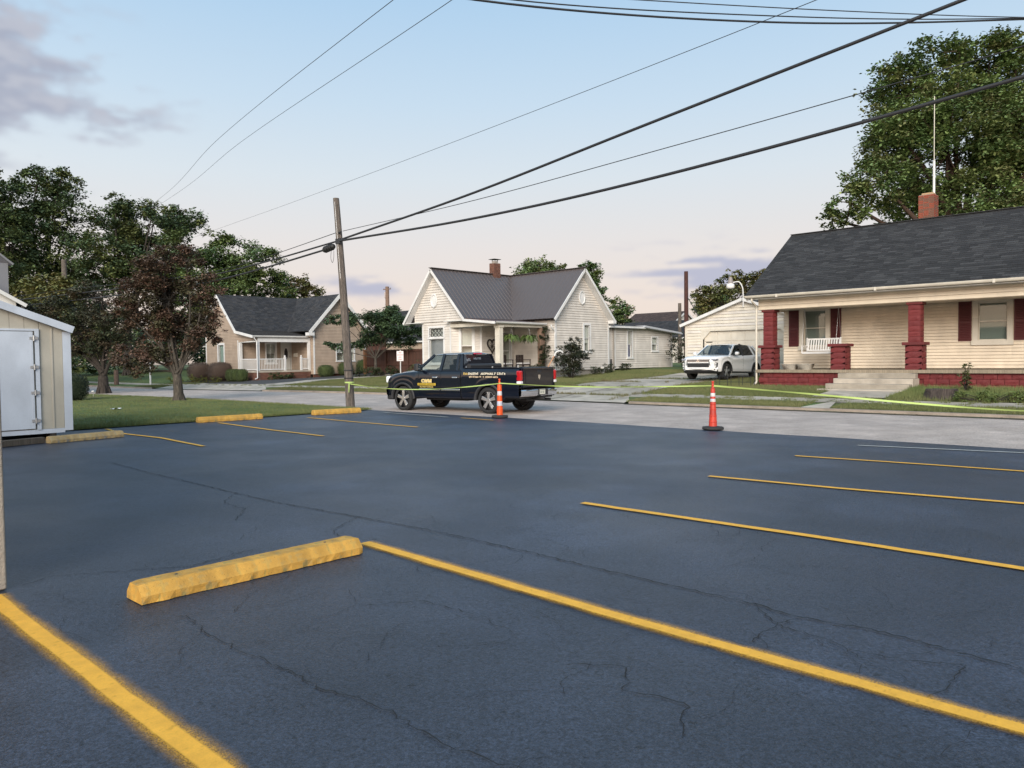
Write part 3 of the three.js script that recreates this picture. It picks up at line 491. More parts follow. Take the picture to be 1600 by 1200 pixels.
  shingleSlope(R, ea, eb, ra, rb, DK, 11, deckDark); shingleSlope(R, fa, fbk, ra, rb, DK, 12, deckDark);
  part(R, 'ridge_cap', bar(V3(XL - 0.33, 6.87, 32.8), V3(XR + 0.3, 6.87, 32.8), 0.2, 0.03), deckDark);
  for (const v of [28.5, 37.1]) part(R, 'rake_board', bar(V3(XL - 0.28, 3.87, v), V3(XL - 0.28, 6.74, 32.8), 0.04, 0.16), MT.whitePaint);
  downspout(R, XL - 0.06, 28.9, 0.5, 3.92, 0, 0.4, MT.creamTrim);
  const ch = brickStack(R, -8.97, 33.2, 6.4, 7.82, 0.56, 0.56, [MT.brickRed, MT.brickRed, MT.brick]);
  part(ch, 'crown', rbx(-9.17, -8.75, 7.82, 7.9, 33, 33.4, 0.03), mat(0.42, 0.27, 0.15, 0.9));
  // steps
  const st = part(R, 'front_steps', bx(-10.42, -8.3, 0.8, 0.984, 28.6, 28.98), MT.concrete);
  part(st, 'step', rbx(-10.75, -8.08, 0.3, 0.8, 28.25, 28.975, 0.02), MT.concrete); part(st, 'step', rbx(-10.9, -8.1, 0.28, 0.62, 27.9, 28.26, 0.02), MT.oldconcrete); part(st, 'step', rbx(-11.05, -8.12, 0.22, 0.44, 27.5, 27.91, 0.02), MT.concrete); part(st, 'step', rbx(-10.7, -8.09, 0.801, 0.975, 28.55, 28.85, 0.015), MT.oldconcrete);
}
{ // mast on the chimney
  const a = thing('antenna_mast', 'thin white aerial mast standing on the red brick chimney', 'antenna', -8.86, 8.0, 33.25);
  part(a, 'sleeve', rod(V3(-8.86, 7.6, 33.52), V3(-8.86, 9.2, 33.52), 0.045), MT.whitePaint); part(a, 'rod', rod(V3(-8.86, 9.2, 33.52), V3(-8.86, 11.7, 33.52), 0.016), MT.creamTrim); part(a, 'bracket', bx(-8.9, -8.82, 7.7, 7.74, 33.46, 33.53), MT.steel);
}
{ // porch swing
  const s = thing('porch_swing', 'white slatted porch swing hanging under the cream bungalow porch', 'porch swing', -12, 1.65, 30.3), W = MT.whitePaint;
  part(s, 'seat', merge([0, 1, 2, 3, 4].map(i => bx(-12.6, -11.36, 1.76, 1.785, 30.02 + i * 0.09, 30.09 + i * 0.09))), W); part(s, 'frame', merge([bx(-12.62, -11.34, 1.7, 1.755, 30.0, 30.03), bx(-12.62, -11.34, 1.7, 1.755, 30.44, 30.47)]), W);
  const bk = part(s, 'backrest', merge([bar(V3(-12.64, 2.28, 30.58), V3(-11.32, 2.28, 30.58), 0.03, 0.06), bar(V3(-12.64, 1.84, 30.47), V3(-11.32, 1.84, 30.47), 0.03, 0.05)]), W);
  for (let i = 0; i < 13; i++) part(bk, 'slat', bar(V3(-12.58 + i * 0.1, 1.82, 30.465), V3(-12.58 + i * 0.1, 2.29, 30.575), 0.05, 0.015), W);
  for (const X of [-12.64, -11.32]) { part(s, 'armrest', merge([bx(X - 0.035, X + 0.035, 2.0, 2.025, 29.98, 30.5), bx(X - 0.02, X + 0.02, 1.72, 2.0, 30.0, 30.04), bx(X - 0.02, X + 0.02, 1.7, 2.34, 30.5, 30.55)]), W); part(s, 'chain', merge([rod(V3(X, 2.01, 30.0), V3(X, 3.5, 30.28), 0.006, 0.006, 5), rod(V3(X, 2.2, 30.54), V3(X, 3.5, 30.28), 0.006, 0.006, 5)]), MT.steel); }
}
for (const [X, l] of [[-12.97, 'square white stone planter on the porch floor beside the left red column'], [-12.36, 'square white stone planter on the porch floor below the swing']]) {
  const p = thing('planter', l, 'planter', X, 1.086, 29.7, 'stone planters on the porch'), sec = []; for (const [y, s] of [[0, 0.19], [0.04, 0.2], [0.2, 0.25], [0.23, 0.27], [0.23, 0.23], [0.12, 0.21]]) sec.push([[-1, -1], [1, -1], [1, 1], [-1, 1]].map(([a, b]) => V3(X + a * s, 1.086 + y, 29.7 + b * s)));
  part(p, 'bowl', flat(loft(sec, true)), mat(0.8, 0.77, 0.71, 0.9, { map: TX.concrete, bumpMap: TX.stucco, bumpScale: 0.02 })); part(p, 'soil', bx(X - 0.2, X + 0.2, 1.2, 1.21, 29.5, 29.9), MT.mulch);
}
// ---------- garage ----------
{
  const G = thing('garage', 'cream sided garage with clipped-corner door behind the white car', 'garage', -18.6, 0.7, 40), f = frame(-22, 37, -15.2, 37), u = (X) => X + 22;
  cladWall(G, f, [[0, 0.72], [6.8, 0.72], [6.8, 3.42], [3.4, 4.58], [0, 3.42]], [[1.05, 5.75, 0.73, 2.98]], [MT.garA, MT.whiteA], 0.155);
  const d = part(G, 'garage_door', fb(f, 1.05, 5.75, 0.73, 2.98, -0.14, -0.101), MT.creamTrim);
  for (let j = 0; j < 4; j++) for (let i = 0; i < 6; i++) part(d, 'door_panel', (() => { const g = new RoundedBoxGeometry(0.72, 0.5, 0.03, 1, 0.012); g.translate(1.05 + (i + 0.5) * 4.7 / 6, 0.73 + (j + 0.5) * 2.25 / 4, -0.098); g.applyMatrix4(f.m); return g; })(), MT.garA);
  part(G, 'door_trim', merge([fb(f, 0.93, 1.05, 0.72, 3.1, -0.1, 0.04), fb(f, 5.75, 5.87, 0.72, 3.1, -0.1, 0.04), fb(f, 1.05, 5.75, 2.98, 3.1, -0.1, 0.038), slab([f.at(1.05, 2.98, 0.03), f.at(1.05, 2.55, 0.03), f.at(1.48, 2.98, 0.03)], 0.12), slab([f.at(5.75, 2.98, 0.03), f.at(5.32, 2.98, 0.03), f.at(5.75, 2.55, 0.03)], 0.12)]), MT.creamTrim);
  part(d, 'handle', fb(f, 1.2, 1.55, 2.38, 2.42, -0.08, -0.05), MT.black);
  part(G, 'corner_trim', merge([fb(f, -0.03, 0.1, 0.7, 3.45, 0.001, 0.045), fb(f, 6.7, 6.83, 0.7, 3.45, 0.001, 0.045)]), MT.creamTrim);
  part(G, 'side_wall', merge([bx(-22, -21.9, 0.5, 3.42, 37.1, 43), bx(-15.3, -15.2, 0.5, 3.42, 37.1, 43), bx(-21.9, -15.3, 0.5, 3.42, 42.9, 43)]), MT.garA);
  shingleSlope(G, V3(-22.2, 3.40, 36.75), V3(-22.2, 3.40, 43.2), V3(-18.6, 4.63, 36.75), V3(-18.6, 4.63, 43.2), DK, 21, deckDark); shingleSlope(G, V3(-15.0, 3.40, 36.75), V3(-15.0, 3.40, 43.2), V3(-18.6, 4.63, 36.75), V3(-18.6, 4.63, 43.2), DK, 22, deckDark);
  for (const X of [-22.24, -14.96]) part(G, 'rake_board', bar(V3(X, 3.31, 36.76), V3(-18.6, 4.555, 36.76), 0.05, 0.15), MT.whitePaint);
  part(G, 'soffit', merge([slab([V3(-22.2, 3.27, 36.79), V3(-18.6, 4.5, 36.79), V3(-18.6, 4.5, 37.02), V3(-22.2, 3.27, 37.02)], 0.02), slab([V3(-15, 3.27, 36.79), V3(-15, 3.27, 37.02), V3(-18.6, 4.5, 37.02), V3(-18.6, 4.5, 36.79)], 0.02)]), MT.whitePaint);
  const L = thing('security_lamp', 'grey yard lamp with white lens on a conduit at the garage gable', 'lamp', -18.62, 4.5, 36.72);
  part(L, 'conduit', tube([V3(-18.5, 4.15, 36.7), V3(-18.5, 4.6, 36.7), V3(-18.52, 5.15, 36.65), V3(-18.66, 5.42, 36.55), V3(-18.9, 5.4, 36.4)], 0.032), MT.whitePaint);
  const hd = part(L, 'housing', (() => { const g = new THREE.CylinderGeometry(0.09, 0.15, 0.34, 14); g.translate(-19.02, 5.5, -36.35); return g; })(), mat(0.25, 0.22, 0.21, 0.6)); part(hd, 'lens', (() => { const g = new THREE.LatheGeometry([[0.16, 0], [0.2, -0.08], [0.2, -0.2], [0.14, -0.25], [0, -0.26]].map(p => new THREE.Vector2(...p)), 16); g.translate(-19.02, 5.34, -36.35); return g; })(), mat(0.7, 0.68, 0.66, 0.3));
}
const each = (root, name, list, m) => list.forEach(g => part(root, name, g, m));
// ---------- L-shaped cottages: gable to the street, side wing, porch in the corner ----------
function octVent(root, f, u, y, r, m) { const v = part(root, 'gable_vent', (() => { const g = new THREE.TorusGeometry(r, 0.05, 6, 8); g.scale(0.85, 1.25, 1); g.rotateZ(0); g.translate(u, y, 0.05); g.applyMatrix4(f.m); return g; })(), m); part(v, 'louvre', (() => { const g = new THREE.CylinderGeometry(r, r, 0.03, 8); g.rotateX(Math.PI / 2); g.scale(0.85, 1.25, 1); g.translate(u, y, 0.035); g.applyMatrix4(f.m); return g; })(), m); return v; }
{ // white cottage with grey metal roof
  const C = thing('cottage', 'white sided cottage with dark grey metal roof and octagonal gable vents', 'house', -31, 0.5, 34), W = [MT.whiteA, MT.whiteB], RM = mat(0.125, 0.106, 0.104, 0.46, { metalness: 0.35 }), e = 0.14, yb = 0.95;
  const xm = -33.3, yr = 6.81, ye = 3.92;
  // street gable above the cut-away bay
  const fg = frame(-35.2, 28.9, -31.2, 28.9), ug = (X) => X + 35.2;
  cladWall(C, fg, [[ug(-35.2), 3.78], [ug(-30.95), 3.78], [ug(-31.35), 4.35], [ug(xm), yr - 0.16], [ug(-35.2), 4.35]], [], W, e); octVent(C, fg, ug(-33.43), 5.0, 0.3, MT.whitePaint);
  const f1 = frame(-34.55, 28.94, -32.1, 28.94), h1 = [0.62, 1.82, 1.45, 3.45];
  cladWall(C, f1, [[0, yb], [2.45, yb], [2.45, 3.8], [0, 3.8]], [h1], W, e);
  // leaded transom over a curtained window
  sashWindow(C, f1, h1[0], h1[1], h1[2], 2.82, { single: true, curtain: MT.curtainGrey, w: 0.12, trim: MT.whitePaint, label: 'tall front window with grey curtain' });
  const tr = sashWindow(C, f1, h1[0], h1[1], 2.92, h1[3], { single: true, curtain: MT.curtain, blind: true, w: 0.1, name: 'transom_window', label: 'transom with dark leaded scrollwork' });
  { const l = []; for (let i = 0; i < 4; i++) for (let j = 0; j < 2; j++) { const g = new THREE.TorusGeometry(0.1, 0.018, 5, 12); g.scale(1.2, 1, 1); g.translate(h1[0] + 0.17 + i * 0.285, 3.06 + j * 0.24, -0.03); g.applyMatrix4(f1.m); l.push(g); } part(tr, 'scrollwork', merge(l), MT.black); }
  const f2 = frame(-32.1, 28.94, -30.9, 30.14);
  cladWall(C, f2, [[0, yb], [f2.L, yb], [f2.L, 3.8], [0, 3.8]], [[0.55, 1.18, 1.4, 3.4]], W, e); sashWindow(C, f2, 0.55, 1.18, 1.4, 3.4, { curtain: MT.curtain, cy0: 2.4, w: 0.13 });
  const f2b = frame(-35.75, 30.14, -34.55, 28.94); cladWall(C, f2b, [[0, yb], [f2b.L, yb], [f2b.L, 3.8], [0, 3.8]], [], W, e);
  const f3 = frame(-30.9, 30.14, -30.9, 32.8); cladWall(C, f3, [[0, yb], [f3.L, yb], [f3.L, 3.8], [0, 3.8]], [[1.62, 2.3, 1.02, 3.15]], W, e);
  sashWindow(C, f3, 1.62, 2.3, 1.06, 3.15, { w: 0.12, name: 'glazed_door', label: 'dark glazed porch door in white frame' });
  const f4 = frame(-30.9, 32.8, -27.8, 32.8); cladWall(C, f4, [[0, yb], [3.1, yb], [3.1, 3.8], [0, 3.8]], [], W, e);
  const f5 = frame(-27.8, 32.8, -27.8, 37.8); // gable towards the drive
  cladWall(C, f5, [[0, yb], [5, yb], [5, 3.85], [2.28, yr - 0.18], [0, 3.85]], [[2.62, 3.12, 2.05, 4.2 - 0.65]], W, e); sashWindow(C, f5, 2.62, 3.12, 2.05, 3.55, { curtain: MT.curtain, w: 0.13, cy0: 2.5 }); octVent(C, f5, 2.42, 5.12, 0.3, MT.whitePaint);
  part(C, 'corner_trim', merge([fb(f5, -0.01, 0.12, yb, 3.9, 0.001, 0.04), fb(f5, 4.9, 5.03, yb, 3.9, 0.001, 0.04), fb(f1, -0.02, 0.1, yb, 3.8, 0.001, 0.04), fb(f1, 2.36, 2.46, yb, 3.8, 0.001, 0.04), fb(f2, f2.L - 0.1, f2.L + 0.01, yb, 3.8, 0.001, 0.04)]), MT.whitePaint);
  part(C, 'foundation', merge([bx(-34.5, -32.1, 0.2, yb, 28.99, 29.1), bx(-28.6, -27.84, 0.2, yb, 32.85, 33), bx(-27.95, -27.85, 0.2, yb, 32.9, 37.7), bx(-35.7, -35.6, 0.2, 3.8, 30.2, 39), bx(-35.6, -28, 0.2, 3.9, 38.6, 38.7)]), MT.mortar);
  part(C, 'soffit', merge([bx(-35.72, -34.4, 3.75, 3.78, 28.55, 30.2), bx(-32.3, -30.7, 3.75, 3.779, 28.55, 30.2)]), MT.whitePaint);
  // roofs
  metalSlope(C, V3(-30.62, ye - 0.02, 28.5), V3(-30.62, ye - 0.02, 39), V3(xm, yr, 28.5), V3(xm, yr, 39), RM); metalSlope(C, V3(-35.75, ye - 0.1, 28.5), V3(-35.75, ye - 0.1, 39), V3(xm, yr, 28.5), V3(xm, yr, 39), RM);
  metalSlope(C, V3(xm, ye - 0.05, 32.35), V3(-27.35, ye - 0.05, 32.35), V3(xm, yr - 0.003, 35.05), V3(-27.35, yr - 0.003, 35.05), RM); metalSlope(C, V3(xm, ye - 0.05, 37.9), V3(-27.35, ye - 0.05, 37.9), V3(xm, yr - 0.003, 35.05), V3(-27.35, yr - 0.003, 35.05), RM);
  part(C, 'ridge_cap', merge([bar(V3(xm, yr + 0.03, 28.48), V3(xm, yr + 0.03, 39), 0.26, 0.025), bar(V3(xm, yr + 0.03, 35.05), V3(-27.33, yr + 0.03, 35.05), 0.26, 0.025)]), RM);
  part(C, 'porch_roof', merge([slab([V3(-30.75, ye - 0.03, 28.5), V3(-28.2, 3.62, 28.5), V3(-28.2, 3.62, 32.6), V3(-30.75, ye - 0.03, 32.6)], 0.06)]), mat(0.10, 0.062, 0.058, 0.6));
  each(C, 'rake_board', ([bar(V3(-35.8, ye - 0.2, 28.5), V3(xm, yr - 0.1, 28.5), 0.05, 0.14), bar(V3(-30.6, ye - 0.12, 28.5), V3(xm, yr - 0.1, 28.5), 0.05, 0.14), bar(V3(-27.36, ye - 0.16, 32.3), V3(-27.36, yr - 0.1, 35.05), 0.14, 0.05, new THREE.Vector3(1, 0, 0)), bar(V3(-27.36, ye - 0.16, 37.95), V3(-27.36, yr - 0.1, 35.05), 0.14, 0.05, new THREE.Vector3(1, 0, 0)), bar(V3(-30.66, ye - 0.14, 28.49), V3(-28.2, 3.54, 28.49), 0.04, 0.13)]), MT.whitePaint);
  part(C, 'gable_soffit', merge([slab([V3(-35.7, ye - 0.24, 28.53), V3(xm, yr - 0.2, 28.53), V3(xm, yr - 0.2, 28.9), V3(-35.7, ye - 0.24, 28.9)], 0.015), slab([V3(-27.4, ye - 0.2, 37.9), V3(-27.4, yr - 0.2, 35.05), V3(-27.8, yr - 0.2, 35.05), V3(-27.8, ye - 0.2, 37.9)], 0.015)]), MT.whitePaint);
  part(C, 'eave_return', bx(-27.83, -27.34, 3.68, 3.86, 37.7, 38.0), MT.whitePaint);
  // porch
  part(C, 'porch_beam', merge([bx(-32.1, -28.3, 3.42, 3.6, 28.86, 29.0), bx(-28.46, -28.28, 3.35, 3.57, 29.0, 32.7), bx(-30.8, -28.4, 3.6, 3.62, 29, 32.7)]), MT.creamTrim);
  part(C, 'gutter', loft([28.45, 32.5].map(v => [V3(-28.22, 3.6, v), V3(-28.22, 3.5, v), V3(-28.13, 3.49, v), V3(-28.09, 3.54, v), V3(-28.08, 3.61, v)])), MT.whitePaint);
  part(C, 'porch_floor', bx(-30.85, -28.25, 0.4, 0.94, 28.95, 32.78), MT.concrete);
  part(C, 'porch_post', merge([bx(-28.62, -28.28, 0.94, 3.42, 28.9, 29.16), bx(-28.66, -28.24, 3.3, 3.425, 28.87, 29.2)]), MT.creamTrim);
  part(C, 'porch_post', bx(-28.55, -28.27, 0.94, 3.35, 32.2, 32.5), mat(0.34, 0.22, 0.16, 0.85, { map: TX.wood }), 'brown wooden porch post hung with vines');
  downspout(C, -27.72, 32.72, 0.7, 3.5, 0, 0.3, MT.whitePaint);
  const ch = brickStack(C, -33.3, 33.7, 6.2, 7.5, 0.42, 0.55, [MT.brick, MT.brick2, MT.brick2]); part(ch, 'flue', bx(-33.42, -33.18, 7.501, 7.62, 33.55, 33.85), MT.mortar); part(ch, 'rain_cap', merge([bx(-33.55, -33.05, 7.72, 7.745, 33.4, 34.0), bx(-33.42, -33.4, 7.62, 7.72, 33.56, 33.6), bx(-33.2, -33.18, 7.62, 7.72, 33.8, 33.84)]), MT.darkSteel); part(ch, 'flashing', bx(-33.56, -32.95, 6.3, 6.46, 33.36, 34.04), MT.darkSteel);
  // low rear addition
  const f6 = frame(-28.1, 37.8, -28.1, 45.4), u6 = (v) => v - 37.8;
  cladWall(C, f6, [[0, 0.95], [7.6, 0.95], [7.6, 3.2], [u6(41.6), 3.62], [0, 3.45]], [[2.42, 2.85, 1.65, 3.3], [5.15, 5.8, 2.05, 2.92]], W, e);
  sashWindow(C, f6, 2.42, 2.85, 1.65, 3.3, { curtain: MT.curtainBlue, cy1: 2.45, w: 0.11 }); sashWindow(C, f6, 5.15, 5.8, 2.05, 2.92, { curtain: MT.curtain, cy0: 2.5, w: 0.09 });
  part(C, 'addition_trim', merge([fb(f6, 1.0, 1.08, 0.95, 3.45, 0.001, 0.05), fb(f6, 7.5, 7.63, 0.9, 3.2, 0.001, 0.04), fb(f6, 3.3, 3.32, 1.3, 3.4, 0.02, 0.04)]), MT.whitePaint);
  part(C, 'addition_roof', merge([slab([V3(-27.8, 3.6, 37.7), V3(-27.8, 3.6, 41.7), V3(-33, 4.1, 41.7), V3(-33, 4.1, 37.7)], 0.1)]), mat(0.07, 0.07, 0.075, 0.9)); part(C, 'addition_gutter', bx(-27.8, -27.68, 3.46, 3.57, 37.85, 41.7), MT.whitePaint);
  part(C, 'shed_roof', slab([V3(-27.6, 3.66, 41.5), V3(-27.6, 3.28, 46), V3(-33, 3.28, 46), V3(-33, 3.66, 41.5)], 0.12), mat(0.42, 0.43, 0.46, 0.5)); part(C, 'addition_walls', merge([bx(-33, -28.15, 0.6, 3.2, 45.3, 45.4), bx(-33, -32.9, 0.6, 3.5, 38.7, 45.3)]), MT.whiteA);
  part(C, 'vent_pipe', rod(V3(-27.9, 0.7, 38.2), V3(-27.9, 1.55, 38.2), 0.05), MT.black);
  const hw = thing('heart_wreath', 'dark heart-shaped wreath hung on the white cottage porch wall', 'wreath', -30.86, 2.1, 31.05), sh = []; for (let i = 0; i <= 40; i++) { const t = i / 40 * Math.PI * 2; sh.push(V3(-30.84, 2.42 + 0.026 * (13 * Math.cos(t) - 5 * Math.cos(2 * t) - 2 * Math.cos(3 * t) - Math.cos(4 * t)), 30.9 + 0.36 / 16 * 16 * Math.sin(t) ** 3)); }
  part(hw, 'rim', tube(sh, 0.045, 80, 6), mat(0.03, 0.024, 0.02, 0.8)); { const l = []; const r = rng(4); for (let i = 0; i < 9; i++) { const a = i / 9 * 6.28; l.push(rod(V3(-30.84, 2.36, 30.9), V3(-30.84, 2.36 + 0.3 * Math.sin(a) * (0.8 + 0.2 * r()), 30.9 + 0.27 * Math.cos(a)), 0.02, 0.008, 5)); } part(hw, 'twigs', merge(l), mat(0.03, 0.024, 0.02, 0.8)); }
}
{ // tan cottage with charcoal shingles
  const C = thing('cottage', 'tan sided cottage with charcoal shingle roof and white railed porch', 'house', -57, 0.4, 33), W = [MT.tanA, MT.tanB], e = 0.115, xm = -58.5, yr = 6.97, ye = 4.05, yb = 0.62, T = MT.whitePaint;
  const fg = frame(-61.2, 28.4, -55.75, 28.4), u = (X) => X + 61.2;
  cladWall(C, fg, [[0, yb], [u(-55.75), yb], [u(-55.75), 3.25], [u(-53), 3.25], [u(-53), 3.5], [u(-55.75), 3.98], [u(xm), yr - 0.15], [0, 3.98]], [[u(-59.05), u(-58.15), 1.5, 3.0]], W, e);
  sashWindow(C, fg, u(-59.05), u(-58.15), 1.5, 3.0, { single: true, w: 0.16, curtain: mat(0.36, 0.42, 0.37, 0.8), blind: true });
  const fe = frame(-55.75, 28.4, -55.75, 32.9); cladWall(C, fe, [[0, yb], [4.5, yb], [4.5, 3.7], [0, 3.7]], [[2.3, 3.05, 1.55, 3.05], [3.65, 4.4, 0.98, 3.1]], W, e);
  sashWindow(C, fe, 2.3, 3.05, 1.55, 3.05, { w: 0.13, curtain: MT.curtain, blind: true, cy0: 2.3 });
  const dr = part(C, 'front_door', merge([fb(fe, 3.65, 4.4, 0.98, 3.1, -0.09, -0.03), fb(fe, 3.53, 3.65, 0.95, 3.22, -0.02, 0.05), fb(fe, 4.4, 4.49, 0.95, 3.22, -0.02, 0.05), fb(fe, 3.65, 4.4, 3.1, 3.22, -0.02, 0.048)]), mat(0.6, 0.6, 0.57, 0.5));
  part(dr, 'oval_glass', (() => { const g = new THREE.CylinderGeometry(0.17, 0.17, 0.02, 24); g.rotateX(Math.PI / 2); g.scale(1, 2.9, 1); g.translate(4.02, 2.25, -0.022); g.applyMatrix4(fe.m); return g; })(), MT.dark); part(dr, 'oval_rim', (() => { const g = new THREE.TorusGeometry(0.18, 0.02, 6, 24); g.scale(1, 2.85, 1); g.translate(4.02, 2.25, -0.015); g.applyMatrix4(fe.m); return g; })(), T); part(dr, 'handle', fb(fe, 4.31, 4.35, 1.95, 2.1, -0.03, 0.03), MT.chrome);
  const ff = frame(-55.75, 32.9, -52.5, 32.9); cladWall(C, ff, [[0, yb], [3.25, yb], [3.25, 3.7], [0, 3.7]], [], W, e);
  const fw = frame(-52.5, 32.9, -52.5, 37.8); cladWall(C, fw, [[0, yb], [4.9, yb], [4.9, 3.95], [2.3, yr - 0.17], [0, 3.95]], [[2.1, 3.75, 1.65, 2.95]], W, e);
  sashWindow(C, fw, 2.1, 2.88, 1.65, 2.95, { w: 0.09, curtain: MT.curtain, blind: true, cy0: 2.3 }); sashWindow(C, fw, 2.97, 3.75, 1.65, 2.95, { w: 0.09, curtain: MT.curtain, blind: true, cy0: 2.3 });
  part(C, 'corner_trim', merge([fb(fg, -0.03, 0.1, yb, 4, 0.001, 0.045), fb(fg, u(-55.85), u(-55.74), yb, 3.3, 0.001, 0.045), fb(fw, -0.02, 0.1, yb, 4, 0.001, 0.045), fb(fw, 4.8, 4.92, yb, 4, 0.001, 0.045)]), T);
  part(C, 'foundation', merge([bx(-61.2, -55.75, 0, yb, 28.44, 28.6), bx(-52.65, -52.55, 0.1, yb, 32.9, 37.8), bx(-61.2, -61.1, 0, 4, 28.5, 40), bx(-61.1, -52.6, 0, 4, 39.9, 40), bx(-52.6, -52.5, 0, 3.9, 37.8, 39.9)]), MT.brick2);
  shingleSlope(C, V3(-55.55, ye, 28), V3(-55.55, ye, 40), V3(xm, yr, 28), V3(xm, yr, 40), DK2, 31, deckDark, 0.15); shingleSlope(C, V3(-61.5, ye - 0.05, 28), V3(-61.5, ye - 0.05, 40), V3(xm, yr, 28), V3(xm, yr, 40), DK2, 32, deckDark, 0.15);
  shingleSlope(C, V3(xm, ye - 0.05, 32.4), V3(-52.1, ye - 0.05, 32.4), V3(xm, yr - 0.004, 35.2), V3(-52.1, yr - 0.004, 35.2), DK2, 33, deckDark, 0.15); shingleSlope(C, V3(xm, ye - 0.05, 38), V3(-52.1, ye - 0.05, 38), V3(xm, yr - 0.004, 35.2), V3(-52.1, yr - 0.004, 35.2), DK2, 34, deckDark, 0.15);
  shingleSlope(C, V3(-52.85, 3.6, 28), V3(-52.85, 3.6, 32.7), V3(-55.6, ye + 0.01, 28), V3(-55.6, ye + 0.01, 32.7), [[0.055, 0.048, 0.046], [0.066, 0.058, 0.055]], 35, deckDark, 0.15);
  each(C, 'rake_board', ([bar(V3(-61.55, ye - 0.2, 27.99), V3(xm, yr - 0.1, 27.99), 0.05, 0.22), bar(V3(-55.5, ye - 0.1, 27.99), V3(xm, yr - 0.1, 27.99), 0.05, 0.22), bar(V3(-55.6, ye - 0.1, 27.985), V3(-52.8, 3.5, 27.985), 0.05, 0.2), bar(V3(-52.09, ye - 0.2, 32.35), V3(-52.09, yr - 0.1, 35.2), 0.24, 0.05, new THREE.Vector3(1, 0, 0)), bar(V3(-52.09, ye - 0.2, 38.05), V3(-52.09, yr - 0.1, 35.2), 0.24, 0.05, new THREE.Vector3(1, 0, 0))]), T);
  part(C, 'gable_soffit', merge([slab([V3(-61.5, ye - 0.3, 28.03), V3(xm, yr - 0.24, 28.03), V3(xm, yr - 0.24, 28.4), V3(-61.5, ye - 0.3, 28.4)], 0.015), slab([V3(-55.6, ye - 0.2, 28.03), V3(-55.6, ye - 0.2, 28.38), V3(-52.9, 3.43, 28.38), V3(-52.9, 3.43, 28.03)], 0.015)]), T);
  part(C, 'eave_return', merge([bx(-52.55, -52.06, 3.62, 3.86, 32.25, 32.75)]), T);
  part(C, 'gutter', loft([27.98, 32.6].map(v => [V3(-52.84, 3.58, v), V3(-52.84, 3.46, v), V3(-52.74, 3.45, v), V3(-52.7, 3.51, v), V3(-52.69, 3.59, v)])), T);
  part(C, 'porch_beam', merge([bx(-52.98, -52.86, 3.12, 3.45, 28.45, 32.85), bx(-55.7, -52.98, 3.12, 3.22, 28.42, 28.54), bx(-55.7, -52.98, 3.45, 3.47, 28.5, 32.85)]), T);
  part(C, 'porch_floor', bx(-55.72, -52.82, 0.84, 0.96, 28.35, 32.88), MT.concrete); const ps = part(C, 'porch_base', bx(-55.7, -52.87, 0.1, 0.84, 28.42, 32.8), MT.mortar);
  { const g = new THREE.BoxGeometry(0.205, 0.06, 0.03), g2 = new THREE.BoxGeometry(0.03, 0.06, 0.205); metricUV(g); metricUV(g2); const r = rng(66); for (let k = 0; k < 9; k++) { for (let i = 0; i < 13; i++) piece(ps, 'brick', g, r() < 0.5 ? MT.brick : MT.brick2, -55.55 + (i + (k % 2) * 0.5) * 0.217, 0.24 + k * 0.07, 28.415); for (let i = 0; i < 20; i++) piece(ps, 'brick', g2, r() < 0.5 ? MT.brick : MT.brick2, -52.865, 0.24 + k * 0.07, 28.55 + (i + (k % 2) * 0.5) * 0.217); } }
  const stp = part(C, 'porch_step', merge([bx(-52.8, -52.4, 0.3, 0.62, 30.7, 32.2)]), MT.brick2);
  for (const [X, v] of [[-55.6, 28.48], [-52.95, 28.48], [-52.93, 32.75]]) part(C, 'porch_post', bx(X - 0.09, X + 0.09, 0.96, 3.12, v - 0.09, v + 0.09), T);
  for (const v of [30.65, 32.05]) part(C, 'newel_post', merge([bx(-52.98, -52.84, 0.96, 1.98, v - 0.07, v + 0.07), (() => { const g = new THREE.SphereGeometry(0.075, 10, 8); g.translate(-52.91, 2.04, -v); return g; })()]), T);
  const rail = (a, b, n) => { const rl = part(C, 'railing', merge([bar(a.clone().setY(1.84), b.clone().setY(1.84), 0.07, 0.07), bar(a.clone().setY(1.06), b.clone().setY(1.06), 0.05, 0.07)]), T); for (let i = 1; i < n; i++) { const p = a.clone().lerp(b, i / n); part(rl, 'baluster', rod(p.clone().setY(1.09), p.clone().setY(1.81), 0.022, 0.022, 4), T); } return rl; };
  rail(V3(-55.5, 0, 28.48), V3(-53.04, 0, 28.48), 18); rail(V3(-52.91, 0, 28.58), V3(-52.91, 0, 30.58), 16); rail(V3(-52.91, 0, 32.12), V3(-52.91, 0, 32.66), 5);
  downspout(C, -52.76, 28.3, 0.35, 3.5, 0, 0.2, T);
  part(C, 'mailbox', fb(ff, 0.55, 1.0, 2.0, 2.3, 0.02, 0.15), MT.creamTrim);
}
